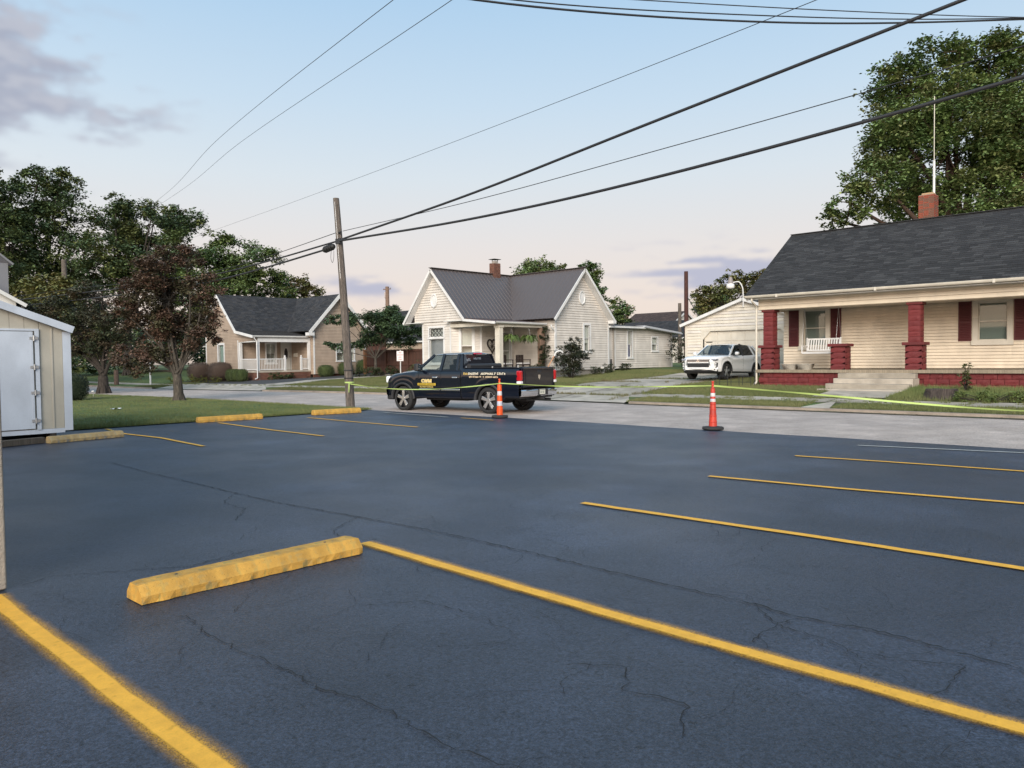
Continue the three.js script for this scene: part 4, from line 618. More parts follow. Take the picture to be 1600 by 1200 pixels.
// plain neighbouring houses further off
function farHouse(name, label, X0, X1, v0, v1, yb, ye, yr, along, wallM, cols, deckM, wins, seed) {
  const h = thing(name, label, 'house', (X0 + X1) / 2, yb, (v0 + v1) / 2), f = frame(X0, v0, X1, v0), fe = frame(X1, v0, X1, v1);
  const hs = (wins || []).filter(w => w[0] === 's').map(w => w.slice(1)), he = (wins || []).filter(w => w[0] === 'e').map(w => w.slice(1));
  const mk = (ff, pts, hh) => { const sh = new THREE.Shape(pts.map(p => new THREE.Vector2(...p))); for (const [a, b, c, d] of hh) { const q = new THREE.Path(); q.moveTo(a, c); q.lineTo(b, c); q.lineTo(b, d); q.lineTo(a, d); q.closePath(); sh.holes.push(q); } const g = new THREE.ExtrudeGeometry(sh, { depth: 0.12, bevelEnabled: false }); g.translate(0, 0, -0.12); g.applyMatrix4(ff.m); part(h, 'wall', g, wallM); hh.forEach(([a, b, c, d]) => sashWindow(h, ff, a, b, c, d, { curtain: MT.curtain, blind: true, cy0: (c + d) / 2 })); };
  const gx = (X0 + X1) / 2, gv = (v0 + v1) / 2, o = 0.35;
  if (along === 'v') { mk(f, [[0, yb], [f.L, yb], [f.L, ye], [f.L / 2, yr - 0.1], [0, ye]], hs); mk(fe, [[0, yb], [fe.L, yb], [fe.L, ye], [0, ye]], he); part(h, 'back_wall', merge([bx(X0, X1, yb, ye, v1 - 0.1, v1), bx(X0, X0 + 0.1, yb, ye, v0 + 0.13, v1 - 0.11)]), wallM); for (const [X, s] of [[X0 - o, 1], [X1 + o, 2]]) shingleSlope(h, V3(X, ye - 0.1, v0 - o), V3(X, ye - 0.1, v1 + o), V3(gx, yr, v0 - o), V3(gx, yr, v1 + o), cols, seed + s, deckM, 0.2); each(h, 'rake_board', ([bar(V3(X0 - o, ye - 0.2, v0 - o), V3(gx, yr - 0.08, v0 - o), 0.05, 0.2), bar(V3(X1 + o, ye - 0.2, v0 - o), V3(gx, yr - 0.08, v0 - o), 0.05, 0.2)]), MT.whitePaint); }
  else { mk(f, [[0, yb], [f.L, yb], [f.L, ye], [0, ye]], hs); mk(fe, [[0, yb], [fe.L, yb], [fe.L, ye], [fe.L / 2, yr - 0.1], [0, ye]], he); part(h, 'back_wall', merge([bx(X0, X1, yb, ye, v1 - 0.1, v1), bx(X0, X0 + 0.1, yb, ye, v0 + 0.13, v1 - 0.11)]), wallM); for (const [v, s] of [[v0 - o, 1], [v1 + o, 2]]) shingleSlope(h, V3(X0 - o, ye - 0.1, v), V3(X1 + o, ye - 0.1, v), V3(X0 - o, yr, gv), V3(X1 + o, yr, gv), cols, seed + s, deckM, 0.2); each(h, 'rake_board', ([bar(V3(X1 + o, ye - 0.2, v0 - o), V3(X1 + o, yr - 0.08, gv), 0.2, 0.05, new THREE.Vector3(1, 0, 0)), bar(V3(X1 + o, ye - 0.2, v1 + o), V3(X1 + o, yr - 0.08, gv), 0.2, 0.05, new THREE.Vector3(1, 0, 0)), bx(X0 - o, X1 + o, ye - 0.22, ye - 0.08, v0 - o - 0.05, v0 - o - 0.002)]), MT.whitePaint); }
  return h;
}
farHouse('brick_house', 'low red brick house partly hidden behind the tan cottage', -86, -71, 40, 50, 0.2, 3.6, 5.6, 'x', MT.brick, DK2, deckDark, [['e', 1.2, 2.3, 1.9, 3.2], ['s', 12, 13.2, 1.9, 3.2], ['s', 6, 7.4, 1.9, 3.2]], 200);
farHouse('grey_roof_house', 'dark grey roofed house behind the wooden fence and small tree', -72, -57, 52, 60, 0.6, 3.7, 7.3, 'x', MT.tanB, DK, deckDark, [['s', 12.2, 13.2, 2.0, 3.4]], 210);
farHouse('brown_roof_house', 'distant house with brown roof and white gable beyond the cottage addition', -60.5, -53.2, 84, 94, 0.9, 4.9, 7.6, 'x', MT.whiteA, BRN, deckBrown, [], 220);
farHouse('flat_grey_house', 'low grey roofed outbuilding between the cottage addition and the garage', -48, -36.5, 66, 72, 0.9, 3.6, 5.35, 'x', MT.whiteB, DK2, deckDark, [], 230);
{ // neighbour at the left behind the shed, mostly hidden
  const h = farHouse('brown_house', 'brown roofed house at the left edge behind the white shed', -66, -52.2, 2, 12.95, -0.1, 5.3, 8.6, 'x', MT.whitePaint, BRN, deckBrown, [], 240);
  part(h, 'dormer', merge([bx(-55.5, -52.6, 5.4, 7.6, 10.9, 12.6), slab([V3(-52.4, 7.5, 12.8), V3(-52.4, 8.5, 11.6), V3(-56, 8.5, 11.6), V3(-56, 7.5, 12.8)], 0.1)]), mat(0.2, 0.2, 0.22, 0.8));
}
// ---------- white storage shed ----------
{
  const S = thing('storage_shed', 'white and beige portable shed with hinged door at the left edge', 'shed', -18.9, 0.1, 4), X = -18.8, f = frame(X, 2.4, X, 5.62), pan = [mat(0.50, 0.465, 0.39, 0.75, { map: TX.dirt }), mat(0.52, 0.48, 0.405, 0.75, { map: TX.dirt })], Wm = mat(0.62, 0.675, 0.765, 0.38, { map: TX.dirt });
  const yt = (u) => 2.42 + 0.58 * (1 - Math.abs(u - 1.61) / 1.61), base = part(S, 'wall', slab([f.at(0, 0.2), f.at(3.22, 0.2), f.at(3.22, 2.38), f.at(1.61, 2.96), f.at(0, 2.38)], 0.06), pan[0]);
  for (const [a, b] of [[0.14, 0.42], [0.42, 0.7], [0.7, 0.72], [2.63, 2.86], [2.875, 3.08]]) part(base, 'panel', slab([f.at(a + 0.006, 0.26, 0.012), f.at(b - 0.006, 0.26, 0.012), f.at(b - 0.006, yt(b) - 0.06, 0.012), f.at(a + 0.006, yt(a) - 0.06, 0.012)], 0.011), pan[(a * 10 | 0) % 2]);
  for (let i = 0; i < 7; i++) { const a = 0.74 + i * 0.27, b = a + 0.262; part(base, 'panel', slab([f.at(a, 2.4, 0.012), f.at(b, 2.4, 0.012), f.at(b, yt(b) - 0.06, 0.012), f.at(a, yt(a) - 0.06, 0.012)], 0.011), pan[i % 2]); }
  for (const u of [0.42, 2.868]) part(base, 'batten', fb(f, u - 0.014, u + 0.014, 0.26, yt(u) - 0.09, 0.0125, 0.026), pan[1]);
  part(S, 'corner_trim', merge([fb(f, 3.08, 3.24, 0.2, 2.36, -0.06, 0.03), fb(f, -0.02, 0.14, 0.2, 2.36, -0.06, 0.03), fb(f, 0.14, 3.08, 0.16, 0.255, -0.06, 0.028)]), Wm);
  const d = part(S, 'door', fb(f, 0.78, 2.5, 0.28, 2.36, 0.012, 0.05), Wm); part(d, 'door_frame', merge([fb(f, 2.54, 2.62, 0.25, 2.42, 0.012, 0.045), fb(f, 0.68, 0.76, 0.25, 2.42, 0.012, 0.045), fb(f, 0.76, 2.54, 2.375, 2.42, 0.012, 0.044)]), Wm); part(d, 'edge_strip', fb(f, 2.455, 2.5, 0.28, 2.36, 0.051, 0.058), Wm);
  for (const y of [0.45, 1.05, 1.6, 2.22]) part(d, 'hinge', merge([fb(f, 2.44, 2.6, y - 0.03, y + 0.03, 0.058, 0.068), rod(f.at(2.52, y - 0.06, 0.066), f.at(2.52, y + 0.06, 0.066), 0.018)]), MT.steel);
  part(S, 'roof', merge([slab([f.at(1.61, 3.1, 0.14), f.at(3.26, 2.49, 0.14), f.at(3.26, 2.49, -4.2), f.at(1.61, 3.1, -4.2)], 0.05), slab([f.at(1.61, 3.1, 0.14), f.at(1.61, 3.1, -4.2), f.at(-0.12, 2.46, -4.2), f.at(-0.12, 2.46, 0.14)], 0.05)]), Wm);
  part(S, 'rake_trim', merge([bar(f.at(1.61, 3.02, 0.12), f.at(3.27, 2.405, 0.12), 0.05, 0.15), bar(f.at(1.61, 3.02, 0.12), f.at(-0.14, 2.375, 0.12), 0.05, 0.15)]), Wm); part(S, 'side_wall', merge([bx(X - 4.1, X - 0.06, 0.2, 2.4, 5.52, 5.6), bx(X - 4.1, X - 0.06, 0.2, 2.4, 2.42, 2.5), bx(X - 4.1, X - 4.02, 0.2, 2.5, 2.5, 5.52)]), pan[0]);
  for (const v of [2.7, 4.0, 5.25]) part(S, 'skid', bx(X - 4.1, X + 0.02, 0.015, 0.16, v - 0.06, v + 0.06), MT.barkDark);
  const t = thing('timber', 'grey weathered timber lying under the shed door', 'timber', -17.9, 0.01, 3.6); part(t, 'beam', bar(V3(-18.25, 0.07, 4.9), V3(-17.65, 0.07, 2.4), 0.14, 0.12), mat(0.16, 0.13, 0.10, 0.9, { map: TX.wood }));
}
// ---------- the building beside the observer ----------
{
  const B = thing('stucco_building', 'beige stucco building corner at the lower left edge', 'building', -8.5, 0, -2), M = mat(0.52, 0.46, 0.40, 0.95, { bumpMap: TX.stucco, bumpScale: 0.012, map: TX.concrete });
  part(B, 'wall', rbx(-14, -6.575, 0.003, 3.3, -8, 1.505, 0.02), M); part(B, 'coping', rbx(-14, -6.62, 3.305, 3.42, -8, 1.49, 0.02), MT.creamTrim);
}
// ---------- vehicles (own coordinates: x forward, y up, z to the right-hand side) ----------
const v3 = (x, y, z) => new THREE.Vector3(x, y, z);
const lbox = (x0, x1, y0, y1, z0, z1, r) => { const w = Math.abs(x1 - x0), h = Math.abs(y1 - y0), d = Math.abs(z1 - z0), g = r ? new RoundedBoxGeometry(w, h, d, 2, Math.min(r, w / 2.01, h / 2.01, d / 2.01)) : new THREE.BoxGeometry(w, h, d); g.translate((x0 + x1) / 2, (y0 + y1) / 2, (z0 + z1) / 2); return g; };
const quadG = (a, b, c, d) => poly([a, b, c, d]);
function range(a, b, n) { const r = []; for (let i = 0; i <= n; i++) r.push(lerp(a, b, i / n)); return r; }
// wheel: tyre with tread and rim with spokes
function wheel(parent, x, z, R, W, rimR, spokes, rimMat, side, hub) {
  const prof = [[rimR, -W * 0.42], [rimR + 0.02, -W * 0.5], [R * 0.86, -W * 0.52], [R * 0.97, -W * 0.42], [R, -W * 0.3], [R, W * 0.3], [R * 0.97, W * 0.42], [R * 0.86, W * 0.52], [rimR + 0.02, W * 0.5], [rimR, W * 0.42]].map(p => new THREE.Vector2(...p));
  const t = new THREE.LatheGeometry(prof, 40); t.rotateX(Math.PI / 2); t.translate(x, R, z); const l = [flat(t)];
  for (let i = 0; i < 44; i++) for (const s of [-1, 1]) { const g = new THREE.BoxGeometry(R * 0.07, 0.014, W * 0.34); g.rotateY(s * 0.25); g.translate(0, R + 0.001, s * W * 0.2); g.rotateZ(i / 44 * Math.PI * 2 + s * 0.04); g.translate(x, R, z); l.push(flat(g)); }
  const tyre = part(parent, 'wheel', merge(l), MT.rubber);
  const o = side * W * 0.5, q = []; // outward face
  const lip = new THREE.LatheGeometry([[rimR, -W * 0.4], [rimR * 0.93, -W * 0.35], [rimR * 0.93, W * 0.38], [rimR * 1.0, W * 0.47], [rimR * 1.02, W * 0.44]].map(p => new THREE.Vector2(...p)), 36); lip.rotateX(Math.PI / 2); if (side < 0) lip.scale(1, 1, -1); q.push(flat(lip));
  for (let i = 0; i < spokes; i++) {
    const sh = new THREE.Shape(); sh.moveTo(-rimR * 0.1, rimR * 0.16); sh.lineTo(-rimR * 0.18, rimR * 0.95); sh.lineTo(-rimR * 0.05, rimR * 0.97); sh.lineTo(0, rimR * 0.6); sh.lineTo(rimR * 0.05, rimR * 0.97); sh.lineTo(rimR * 0.18, rimR * 0.95); sh.lineTo(rimR * 0.1, rimR * 0.16); sh.closePath();
    const g = new THREE.ExtrudeGeometry(sh, { depth: 0.03, bevelEnabled: true, bevelThickness: 0.012, bevelSize: 0.01, bevelSegments: 2 }); g.translate(0, 0, side > 0 ? W * 0.26 : -W * 0.26 - 0.03); g.rotateZ(i / spokes * Math.PI * 2); q.push(flat(g));
  }
  const cap = new THREE.CylinderGeometry(rimR * 0.24, rimR * 0.28, 0.07, 20); cap.rotateX(Math.PI / 2 * side); cap.translate(0, 0, o * 0.62); q.push(flat(cap));
  const rg = mergeGeometries(q); rg.translate(x, R, z); part(tyre, 'rim', rg, rimMat);
  const br = new THREE.CylinderGeometry(rimR * 0.92, rimR * 0.92, 0.02, 28); br.rotateX(Math.PI / 2); br.translate(x, R, z + o * 0.1); part(tyre, 'brake_disc', br, MT.darkSteel);
  return tyre;
}
function decal(w, h, W, Hh, draw) { const c = document.createElement('canvas'); c.width = W; c.height = Hh; const x = c.getContext('2d'); x.clearRect(0, 0, W, Hh); draw(x); const t = new THREE.CanvasTexture(c); t.colorSpace = THREE.SRGBColorSpace; return t; }
function decalMesh(parent, name, tex, a, b, c, d, label) { // corners: lower left, lower right, upper right, upper left as read
  const g = new THREE.BufferGeometry(); g.setAttribute('position', new THREE.Float32BufferAttribute([...a.toArray(), ...b.toArray(), ...c.toArray(), ...d.toArray()], 3)); g.setAttribute('uv', new THREE.Float32BufferAttribute([0, 0, 1, 0, 1, 1, 0, 1], 2)); g.setIndex([0, 1, 2, 0, 2, 3]); g.computeVertexNormals(); g.userData.keepUV = true;
  return part(parent, name, g, mat(1, 1, 1, 0.45, { map: tex, transparent: true }), label);
}
const tint = (r, g, b) => phys(r, g, b, 0.02, { transmission: 1, thickness: 0, ior: 1.5 });

{ // ----- black four-door pickup -----
  const TRK = localThing('pickup_truck', 'black four-door pickup truck with gold lettering parked in the street', 'pickup truck', -18.49, -0.012, 17.17, Math.PI + 0.1264);
  const paint = phys(0.003, 0.005, 0.012, 0.35, { clearcoat: 1, clearcoatRoughness: 0.03, specularIntensity: 0.25 }), trim = mat(0.022, 0.022, 0.025, 0.6), inner = mat(0.03, 0.03, 0.033, 0.8), gold = mat(0.5, 0.36, 0.06, 0.5);
  const FA = 1.785, RA = -1.785, R = 0.4, AR = 0.485;
  const arch = (x, c) => { const d = Math.abs(x - c); return d < AR ? 0.40 + Math.sqrt(AR * AR - d * d) * 0.98 : 0; };
  const bot = (x) => Math.max(0.44 + (x > 2.2 ? 0.06 : 0) + (x < -2.4 ? 0.06 : 0), arch(x, FA), arch(x, RA));
  const hw = (x) => interp(x, [-3.0, -2.9, -1, 0.9, 1.3, 1.8, 2.3, 2.55, 2.68], [0.955, 0.975, 0.985, 0.985, 0.99, 1.005, 0.98, 0.9, 0.76]);
  const top = (x) => interp(x, [-1, 1.05, 1.2, 1.7, 2.2, 2.5, 2.63, 2.68], [1.305, 1.305, 1.29, 1.26, 1.20, 1.13, 1.03, 0.92]);
  // side profile from sill to shoulder
  const prof = [[0, -0.035], [0.06, -0.008], [0.2, 0.004], [0.42, 0.0], [0.6, -0.004], [0.74, 0.006], [0.86, -0.006], [0.95, -0.03], [1, -0.07]];
  const side = (x, s) => prof.map(([t, o]) => v3(x, lerp(bot(x), top(x), t), s * (hw(x) + o - (x > 1.2 && t > 0.8 ? (t - 0.8) * 0.12 : 0))));
  const front = range(1.07, 2.68, 60).map(x => { const L = side(x, -1), r = side(x, 1).reverse(), w = hw(x), t = top(x), bulge = sstep(0.9, 1.2, x); const mid = [-0.78, -0.6, -0.52, -0.3, 0, 0.3, 0.52, 0.6, 0.78].map(k => v3(x, t + (Math.abs(k) < 0.55 ? 0.05 : 0.015) * bulge + 0.004, k * w)); return [...L, ...mid, ...r]; });
  const fl = front[front.length - 1]; const nose = poly(fl.slice());
  part(TRK, 'body', (() => { const g = mergeGeometries([flat(loft(front)), flat(nose)]); return g; })(), paint);
  for (const s of [-1, 1]) {
    for (const [n, x0, x1] of [['front_door', 0.13, 1.06], ['rear_door', -0.70, 0.12]]) {
      const g = part(TRK, n, loft(range(x0, x1, 16).map(x => side(x, s))), paint);
      part(g, 'door_handle', lbox(x0 + 0.1, x0 + 0.32, 1.075, 1.12, s * 0.985, s * 1.035, 0.02), MT.chrome); part(g, 'moulding', lbox(x0 + 0.02, x1 - 0.02, 0.68, 0.74, s * 0.975, s * 1.008, 0.015), MT.chrome);
      part(g, 'inner_panel', loft(range(x0, x1, 2).map(x => [v3(x, 0.5, s * 0.9), v3(x, 1.29, s * 0.88), v3(x, 1.302, s * 0.925)])), inner);
    }
    // bed side with rolled rail
    const bed = range(-2.93, -0.735, 56).map(x => [...side(x, s).map(p => { p.y = lerp(bot(x), 1.37, (p.y - bot(x)) / (top(x) - bot(x))); return p; }), v3(x, 1.385, s * 0.87), v3(x, 1.375, s * 0.83), v3(x, 1.3, s * 0.82), v3(x, 0.8, s * 0.82)]);
    const bs = part(TRK, 'bed_side', loft(bed), paint); part(bs, 'rail_cap', lbox(-2.9, -0.78, 1.388, 1.403, s * 0.83, s * 0.92, 0.006), trim);
    for (const c of [FA, RA]) { const l = range(0, Math.PI, 20).map(a => { const p = (r, z) => v3(c + Math.cos(a) * r, 0.4 + Math.sin(a) * r * 0.985, s * z); return [p(AR + 0.055, 0.985), p(AR + 0.05, 1.02), p(AR - 0.015, 1.035), p(AR - 0.03, 0.95)]; }); part(TRK, 'wheel_flare', loft(l), trim); const w = range(0, Math.PI, 16).map(a => [v3(c + Math.cos(a) * AR, 0.4 + Math.sin(a) * AR, s * 0.97), v3(c + Math.cos(a) * AR, 0.4 + Math.sin(a) * AR, s * 0.6)]); part(TRK, 'wheel_well', loft(w), MT.black); }
    part(TRK, 'tail_light', (() => { const g = lbox(-3.005, -2.84, 1.0, 1.31, s * 0.84, s * 0.98, 0.04); return g; })(), phys(0.42, 0.006, 0.012, 0.12, { clearcoat: 1 })); part(TRK, 'reverse_light', lbox(-3.004, -2.85, 0.915, 0.998, s * 0.842, s * 0.978, 0.02), mat(0.75, 0.74, 0.74, 0.15));
    part(TRK, 'headlight', lbox(2.46, 2.665, 0.9, 1.13, s * 0.6, s * 0.9, 0.05), phys(0.8, 0.82, 0.85, 0.08, { clearcoat: 1 }));
    const mr = part(TRK, 'mirror', lbox(0.86, 1.02, 1.3, 1.54, s * 1.04, s * 1.27, 0.05), trim); part(mr, 'arm', lbox(0.92, 1.0, 1.33, 1.38, s * 0.93, s * 1.06, 0.01), trim); part(mr, 'mirror_glass', lbox(0.853, 0.859, 1.33, 1.53, s * 1.07, s * 1.24), MT.chrome);
    // pillars
    const A = (x, y, z) => v3(x, y, s * z);
    const P = [[A(1.22, 1.3, 0.88), A(0.58, 1.81, 0.715), 0.08], [A(0.17, 1.3, 0.915), A(0.13, 1.83, 0.74), 0.1], [A(-0.51, 1.3, 0.9), A(-0.47, 1.83, 0.735), 0.09], [A(-0.68, 1.3, 0.885), A(-0.57, 1.82, 0.715), 0.12]];
    P.forEach(([a, b, w]) => part(TRK, 'pillar', bar(a, b, 0.05, w, v3(1, 0, 0)), paint)); part(TRK, 'belt', lbox(-0.70, 1.1, 1.295, 1.325, s * 0.895, s * 0.935, 0.01), paint);
    const winF = quadG(A(1.1, 1.325, 0.895), A(0.2, 1.325, 0.915), A(0.16, 1.81, 0.745), A(0.58, 1.80, 0.725)), winR = quadG(A(0.10, 1.325, 0.915), A(-0.47, 1.325, 0.905), A(-0.44, 1.81, 0.74), A(0.09, 1.815, 0.748));
    part(TRK, 'door_window', winF, tint(0.82, 0.86, 0.84)); part(TRK, 'door_window', winR, tint(0.16, 0.17, 0.18)); part(TRK, 'quarter_window', quadG(A(-0.55, 1.325, 0.905), A(-0.64, 1.325, 0.897), A(-0.56, 1.81, 0.727), A(-0.51, 1.81, 0.736)), tint(0.1, 0.1, 0.1));
  }
  // roof, windscreen and back glass
  const roof = range(-0.63, 0.65, 18).map(x => { const e = Math.min(sstep(-0.66, -0.47, x), sstep(0.71, 0.33, x)), y = 1.815 + 0.075 * Math.sqrt(e); return range(-1, 1, 16).map(k => v3(x, y - 0.075 * Math.sqrt(e) * Math.pow(Math.abs(k), 3.2), k * 0.765)); }); part(TRK, 'roof', loft(roof), paint); part(TRK, 'roof_lining', lbox(-0.57, 0.53, 1.79, 1.805, -0.72, 0.72), inner);
  part(TRK, 'windscreen', quadG(v3(1.23, 1.30, -0.87), v3(1.23, 1.30, 0.87), v3(0.61, 1.815, 0.70), v3(0.61, 1.815, -0.70)), tint(0.75, 0.8, 0.78));
  const bg = part(TRK, 'back_window', quadG(v3(-0.715, 1.33, 0.83), v3(-0.715, 1.33, -0.83), v3(-0.605, 1.80, -0.67), v3(-0.605, 1.80, 0.67)), phys(0.012, 0.013, 0.018, 0.05, { clearcoat: 1 })); part(bg, 'brake_light', lbox(-0.645, -0.60, 1.82, 1.862, -0.2, 0.2, 0.012), mat(0.5, 0.02, 0.06, 0.3));
  part(TRK, 'cab_back', lbox(-0.73, -0.70, 0.5, 1.34, -0.93, 0.93, 0.01), paint); part(TRK, 'floor', lbox(-2.9, 2.4, 0.46, 0.52, -0.86, 0.86), MT.black); part(TRK, 'bed_floor', lbox(-2.9, -0.74, 0.78, 0.82, -0.82, 0.82), trim);
  // cabin
  for (const z of [-0.42, 0.42]) { const s = part(TRK, 'seat', merge([lbox(-0.02, 0.51, 0.8, 0.98, z - 0.27, z + 0.27, 0.06), lbox(-0.13, 0.03, 0.9, 1.5, z - 0.26, z + 0.26, 0.06)]), inner); part(s, 'headrest', lbox(-0.13, -0.03, 1.5, 1.68, z - 0.13, z + 0.13, 0.04), inner); }
  part(TRK, 'rear_bench', merge([lbox(-0.55, -0.19, 0.8, 0.98, -0.75, 0.75, 0.05), lbox(-0.67, -0.53, 0.9, 1.48, -0.75, 0.75, 0.05)]), inner); part(TRK, 'dashboard', lbox(0.87, 1.2, 0.95, 1.27, -0.86, 0.86, 0.06), inner);
  part(TRK, 'steering_wheel', (() => { const g = new THREE.TorusGeometry(0.19, 0.017, 8, 28); g.rotateY(Math.PI / 2); g.rotateZ(0.4); g.translate(0.7, 1.22, -0.42); return g; })(), MT.black);
  // nose: grille, bumper
  const gr = part(TRK, 'grille', lbox(2.62, 2.70, 0.78, 1.08, -0.56, 0.56, 0.03), MT.chrome); for (const z of [-0.28, 0.28]) part(gr, 'opening', lbox(2.70, 2.706, 0.82, 1.04, z - 0.23, z + 0.23), MT.black);
  const fbm2 = range(-1, 1, 20).map(k => { const x = 2.80 - 0.26 * Math.pow(Math.abs(k), 2.4), z = k * 0.98; return [v3(x - 0.06, 0.76, z), v3(x, 0.74, z), v3(x + 0.015, 0.64, z), v3(x, 0.52, z), v3(x - 0.08, 0.46, z)]; }); const fbp = part(TRK, 'front_bumper', loft(fbm2), MT.chrome); part(fbp, 'valance', lbox(2.35, 2.66, 0.34, 0.5, -0.86, 0.86, 0.05), trim);
  // tail: tailgate, bumper, plate, hitch
  const tg = part(TRK, 'tailgate', lbox(-3.0, -2.935, 0.80, 1.40, -0.82, 0.82, 0.02), paint); part(tg, 'recess', lbox(-3.006, -3.001, 0.92, 1.3, -0.72, 0.72), paint); part(tg, 'handle', lbox(-3.016, -3.0, 1.22, 1.3, -0.1, 0.1, 0.006), trim);
  part(tg, 'emblem', (() => { const g = new THREE.ShapeGeometry((() => { const s = new THREE.Shape(); s.moveTo(-0.06, 0.07); s.lineTo(0.06, 0.07); s.lineTo(0.05, -0.02); s.lineTo(0, -0.08); s.lineTo(-0.05, -0.02); s.closePath(); return s; })()); g.rotateY(-Math.PI / 2); g.translate(-3.009, 1.1, 0); return g; })(), MT.chrome);
  const rb = range(-1, 1, 20).map(k => { const x = -3.12 + 0.1 * Math.pow(Math.abs(k), 4), z = k * 0.96; return [v3(x + 0.16, 0.735, z), v3(x + 0.01, 0.735, z), v3(x, 0.7, z), v3(x + 0.01, 0.56, z), v3(x + 0.08, 0.53, z)]; }); const rbp = part(TRK, 'rear_bumper', loft(rb), MT.chrome); part(rbp, 'step_pad', lbox(-3.1, -2.95, 0.736, 0.75, -0.75, 0.75), trim); part(rbp, 'bumper_recess', lbox(-3.128, -3.10, 0.56, 0.74, -0.22, 0.3, 0.01), trim);
  decalMesh(rbp, 'number_plate', decal(0, 0, 128, 64, (x) => { x.fillStyle = '#d5d3c6'; x.fillRect(0, 0, 128, 64); x.fillStyle = '#5b6a5a'; x.fillRect(6, 6, 116, 8); x.fillRect(18, 24, 10, 28); x.fillRect(34, 24, 10, 28); x.fillRect(52, 30, 10, 16); x.fillRect(72, 24, 12, 28); x.fillRect(92, 24, 12, 28); }), v3(-3.132, 0.585, -0.17), v3(-3.132, 0.585, 0.13), v3(-3.132, 0.735, 0.13), v3(-3.132, 0.735, -0.17), 'pale number plate'); part(TRK, 'tow_hitch', lbox(-3.18, -2.7, 0.42, 0.5, -0.05, 0.05, 0.01), MT.black); part(TRK, 'exhaust', rod(v3(-2.2, 0.42, 0.55), v3(-3.0, 0.4, 0.62), 0.04), MT.darkSteel); part(TRK, 'axle', merge([rod(v3(RA, 0.4, -0.8), v3(RA, 0.4, 0.8), 0.05), lbox(RA - 0.15, RA + 0.15, 0.28, 0.54, -0.15, 0.15, 0.08), rod(v3(FA, 0.4, -0.8), v3(FA, 0.4, 0.8), 0.05)]), MT.black); part(TRK, 'gearbox', lbox(-0.6, 1.2, 0.34, 0.46, -0.5, 0.3, 0.04), MT.black); part(TRK, 'silencer', lbox(-2.75, -2.3, 0.36, 0.5, -0.3, 0.5, 0.05), MT.black);
  // toolbar across the bed, short posts
  part(TRK, 'bed_cover_roll', rod(v3(-0.9, 1.44, -0.8), v3(-0.9, 1.44, 0.8), 0.085, 0.085, 14), trim, 'dark rolled bed cover behind the cab'); part(TRK, 'bed_rail_stub', merge([lbox(-2.86, -2.8, 1.39, 1.47, -0.87, -0.84, 0.01), lbox(-1.9, -1.85, 1.39, 1.44, -0.87, -0.84, 0.01)]), MT.steel);
  for (const x of [FA, RA]) for (const s of [-1, 1]) wheel(TRK, x, s * 0.86, R, 0.28, 0.285, 5, MT.alloy, s);
  // lettering on the driver side
  const scrib = (x, y, w, h, n, seed) => { const r = rng(seed); for (let i = 0; i < n; i++) { const cw = w / n; x.fillRect(i * cw + cw * 0.12 + x0s, y, cw * 0.22, h); if (r() < 0.7) x.fillRect(i * cw + cw * 0.12 + x0s, y + (r() < 0.5 ? 0 : h * 0.4), cw * 0.7, h * 0.22); if (r() < 0.6) x.fillRect(i * cw + cw * 0.6 + x0s, y + h * 0.2, cw * 0.2, h * 0.8); if (r() < 0.4) x.fillRect(i * cw + cw * 0.12 + x0s, y + h * 0.78, cw * 0.7, h * 0.22); } }; let x0s = 0;
  const dl = decal(0, 0, 512, 256, (x) => { x.textAlign = 'center'; x.textBaseline = 'middle'; x.font = 'bold 118px sans-serif'; x.lineWidth = 12; x.strokeStyle = '#e8dfc0'; x.fillStyle = '#c9a53a'; x.strokeText('CWM', 256, 64); x.fillText('CWM', 256, 64); x.fillStyle = '#b89b32'; x.fillRect(4, 124, 504, 66); x.fillStyle = '#5c4a10'; x0s = 20; scrib(x, 134, 470, 46, 15, 3); x.fillStyle = '#cbb368'; x0s = 70; scrib(x, 202, 372, 46, 12, 9); });
  decalMesh(TRK, 'door_lettering', dl, v3(1.1, 0.76, -1.012), v3(0.3, 0.76, -1.012), v3(0.3, 1.06, -1.012), v3(1.1, 1.06, -1.012), 'gold door lettering reading CWM');
  const bl = decal(0, 0, 1024, 192, (x) => { x.textBaseline = 'middle'; x.font = 'italic bold 84px sans-serif'; x.fillStyle = '#d8b86a'; x0s = 10; scrib(x, 14, 110, 62, 3, 21); x.fillStyle = '#efe4cf'; x0s = 130; scrib(x, 14, 250, 62, 7, 22); x.fillText('ASPHALT', 430, 48); x0s = 820; scrib(x, 14, 200, 62, 5, 23); x.fillStyle = '#e9cfae'; x0s = 150; scrib(x, 112, 300, 48, 10, 24); x.beginPath(); x.arc(500, 136, 14, 0, 7); x.fill(); x0s = 545; scrib(x, 112, 300, 48, 10, 25); });
  decalMesh(TRK, 'bed_lettering', bl, v3(-0.82, 1.06, -0.998), v3(-2.48, 1.06, -0.998), v3(-2.48, 1.27, -0.998), v3(-0.82, 1.27, -0.998), 'cream lettering along the bed side');
  const wl = decal(0, 0, 512, 160, (x) => { x.fillStyle = '#9aa0aa'; x0s = 30; scrib(x, 20, 90, 36, 3, 31); x0s = 170; scrib(x, 10, 150, 26, 6, 32); x.fillStyle = '#d7d9dd'; x0s = 20; scrib(x, 122, 170, 24, 8, 33); });
  decalMesh(bg, 'window_stickers', wl, v3(-0.712, 1.37, -0.78), v3(-0.712, 1.37, 0.78), v3(-0.626, 1.74, 0.64), v3(-0.626, 1.74, -0.64));
}
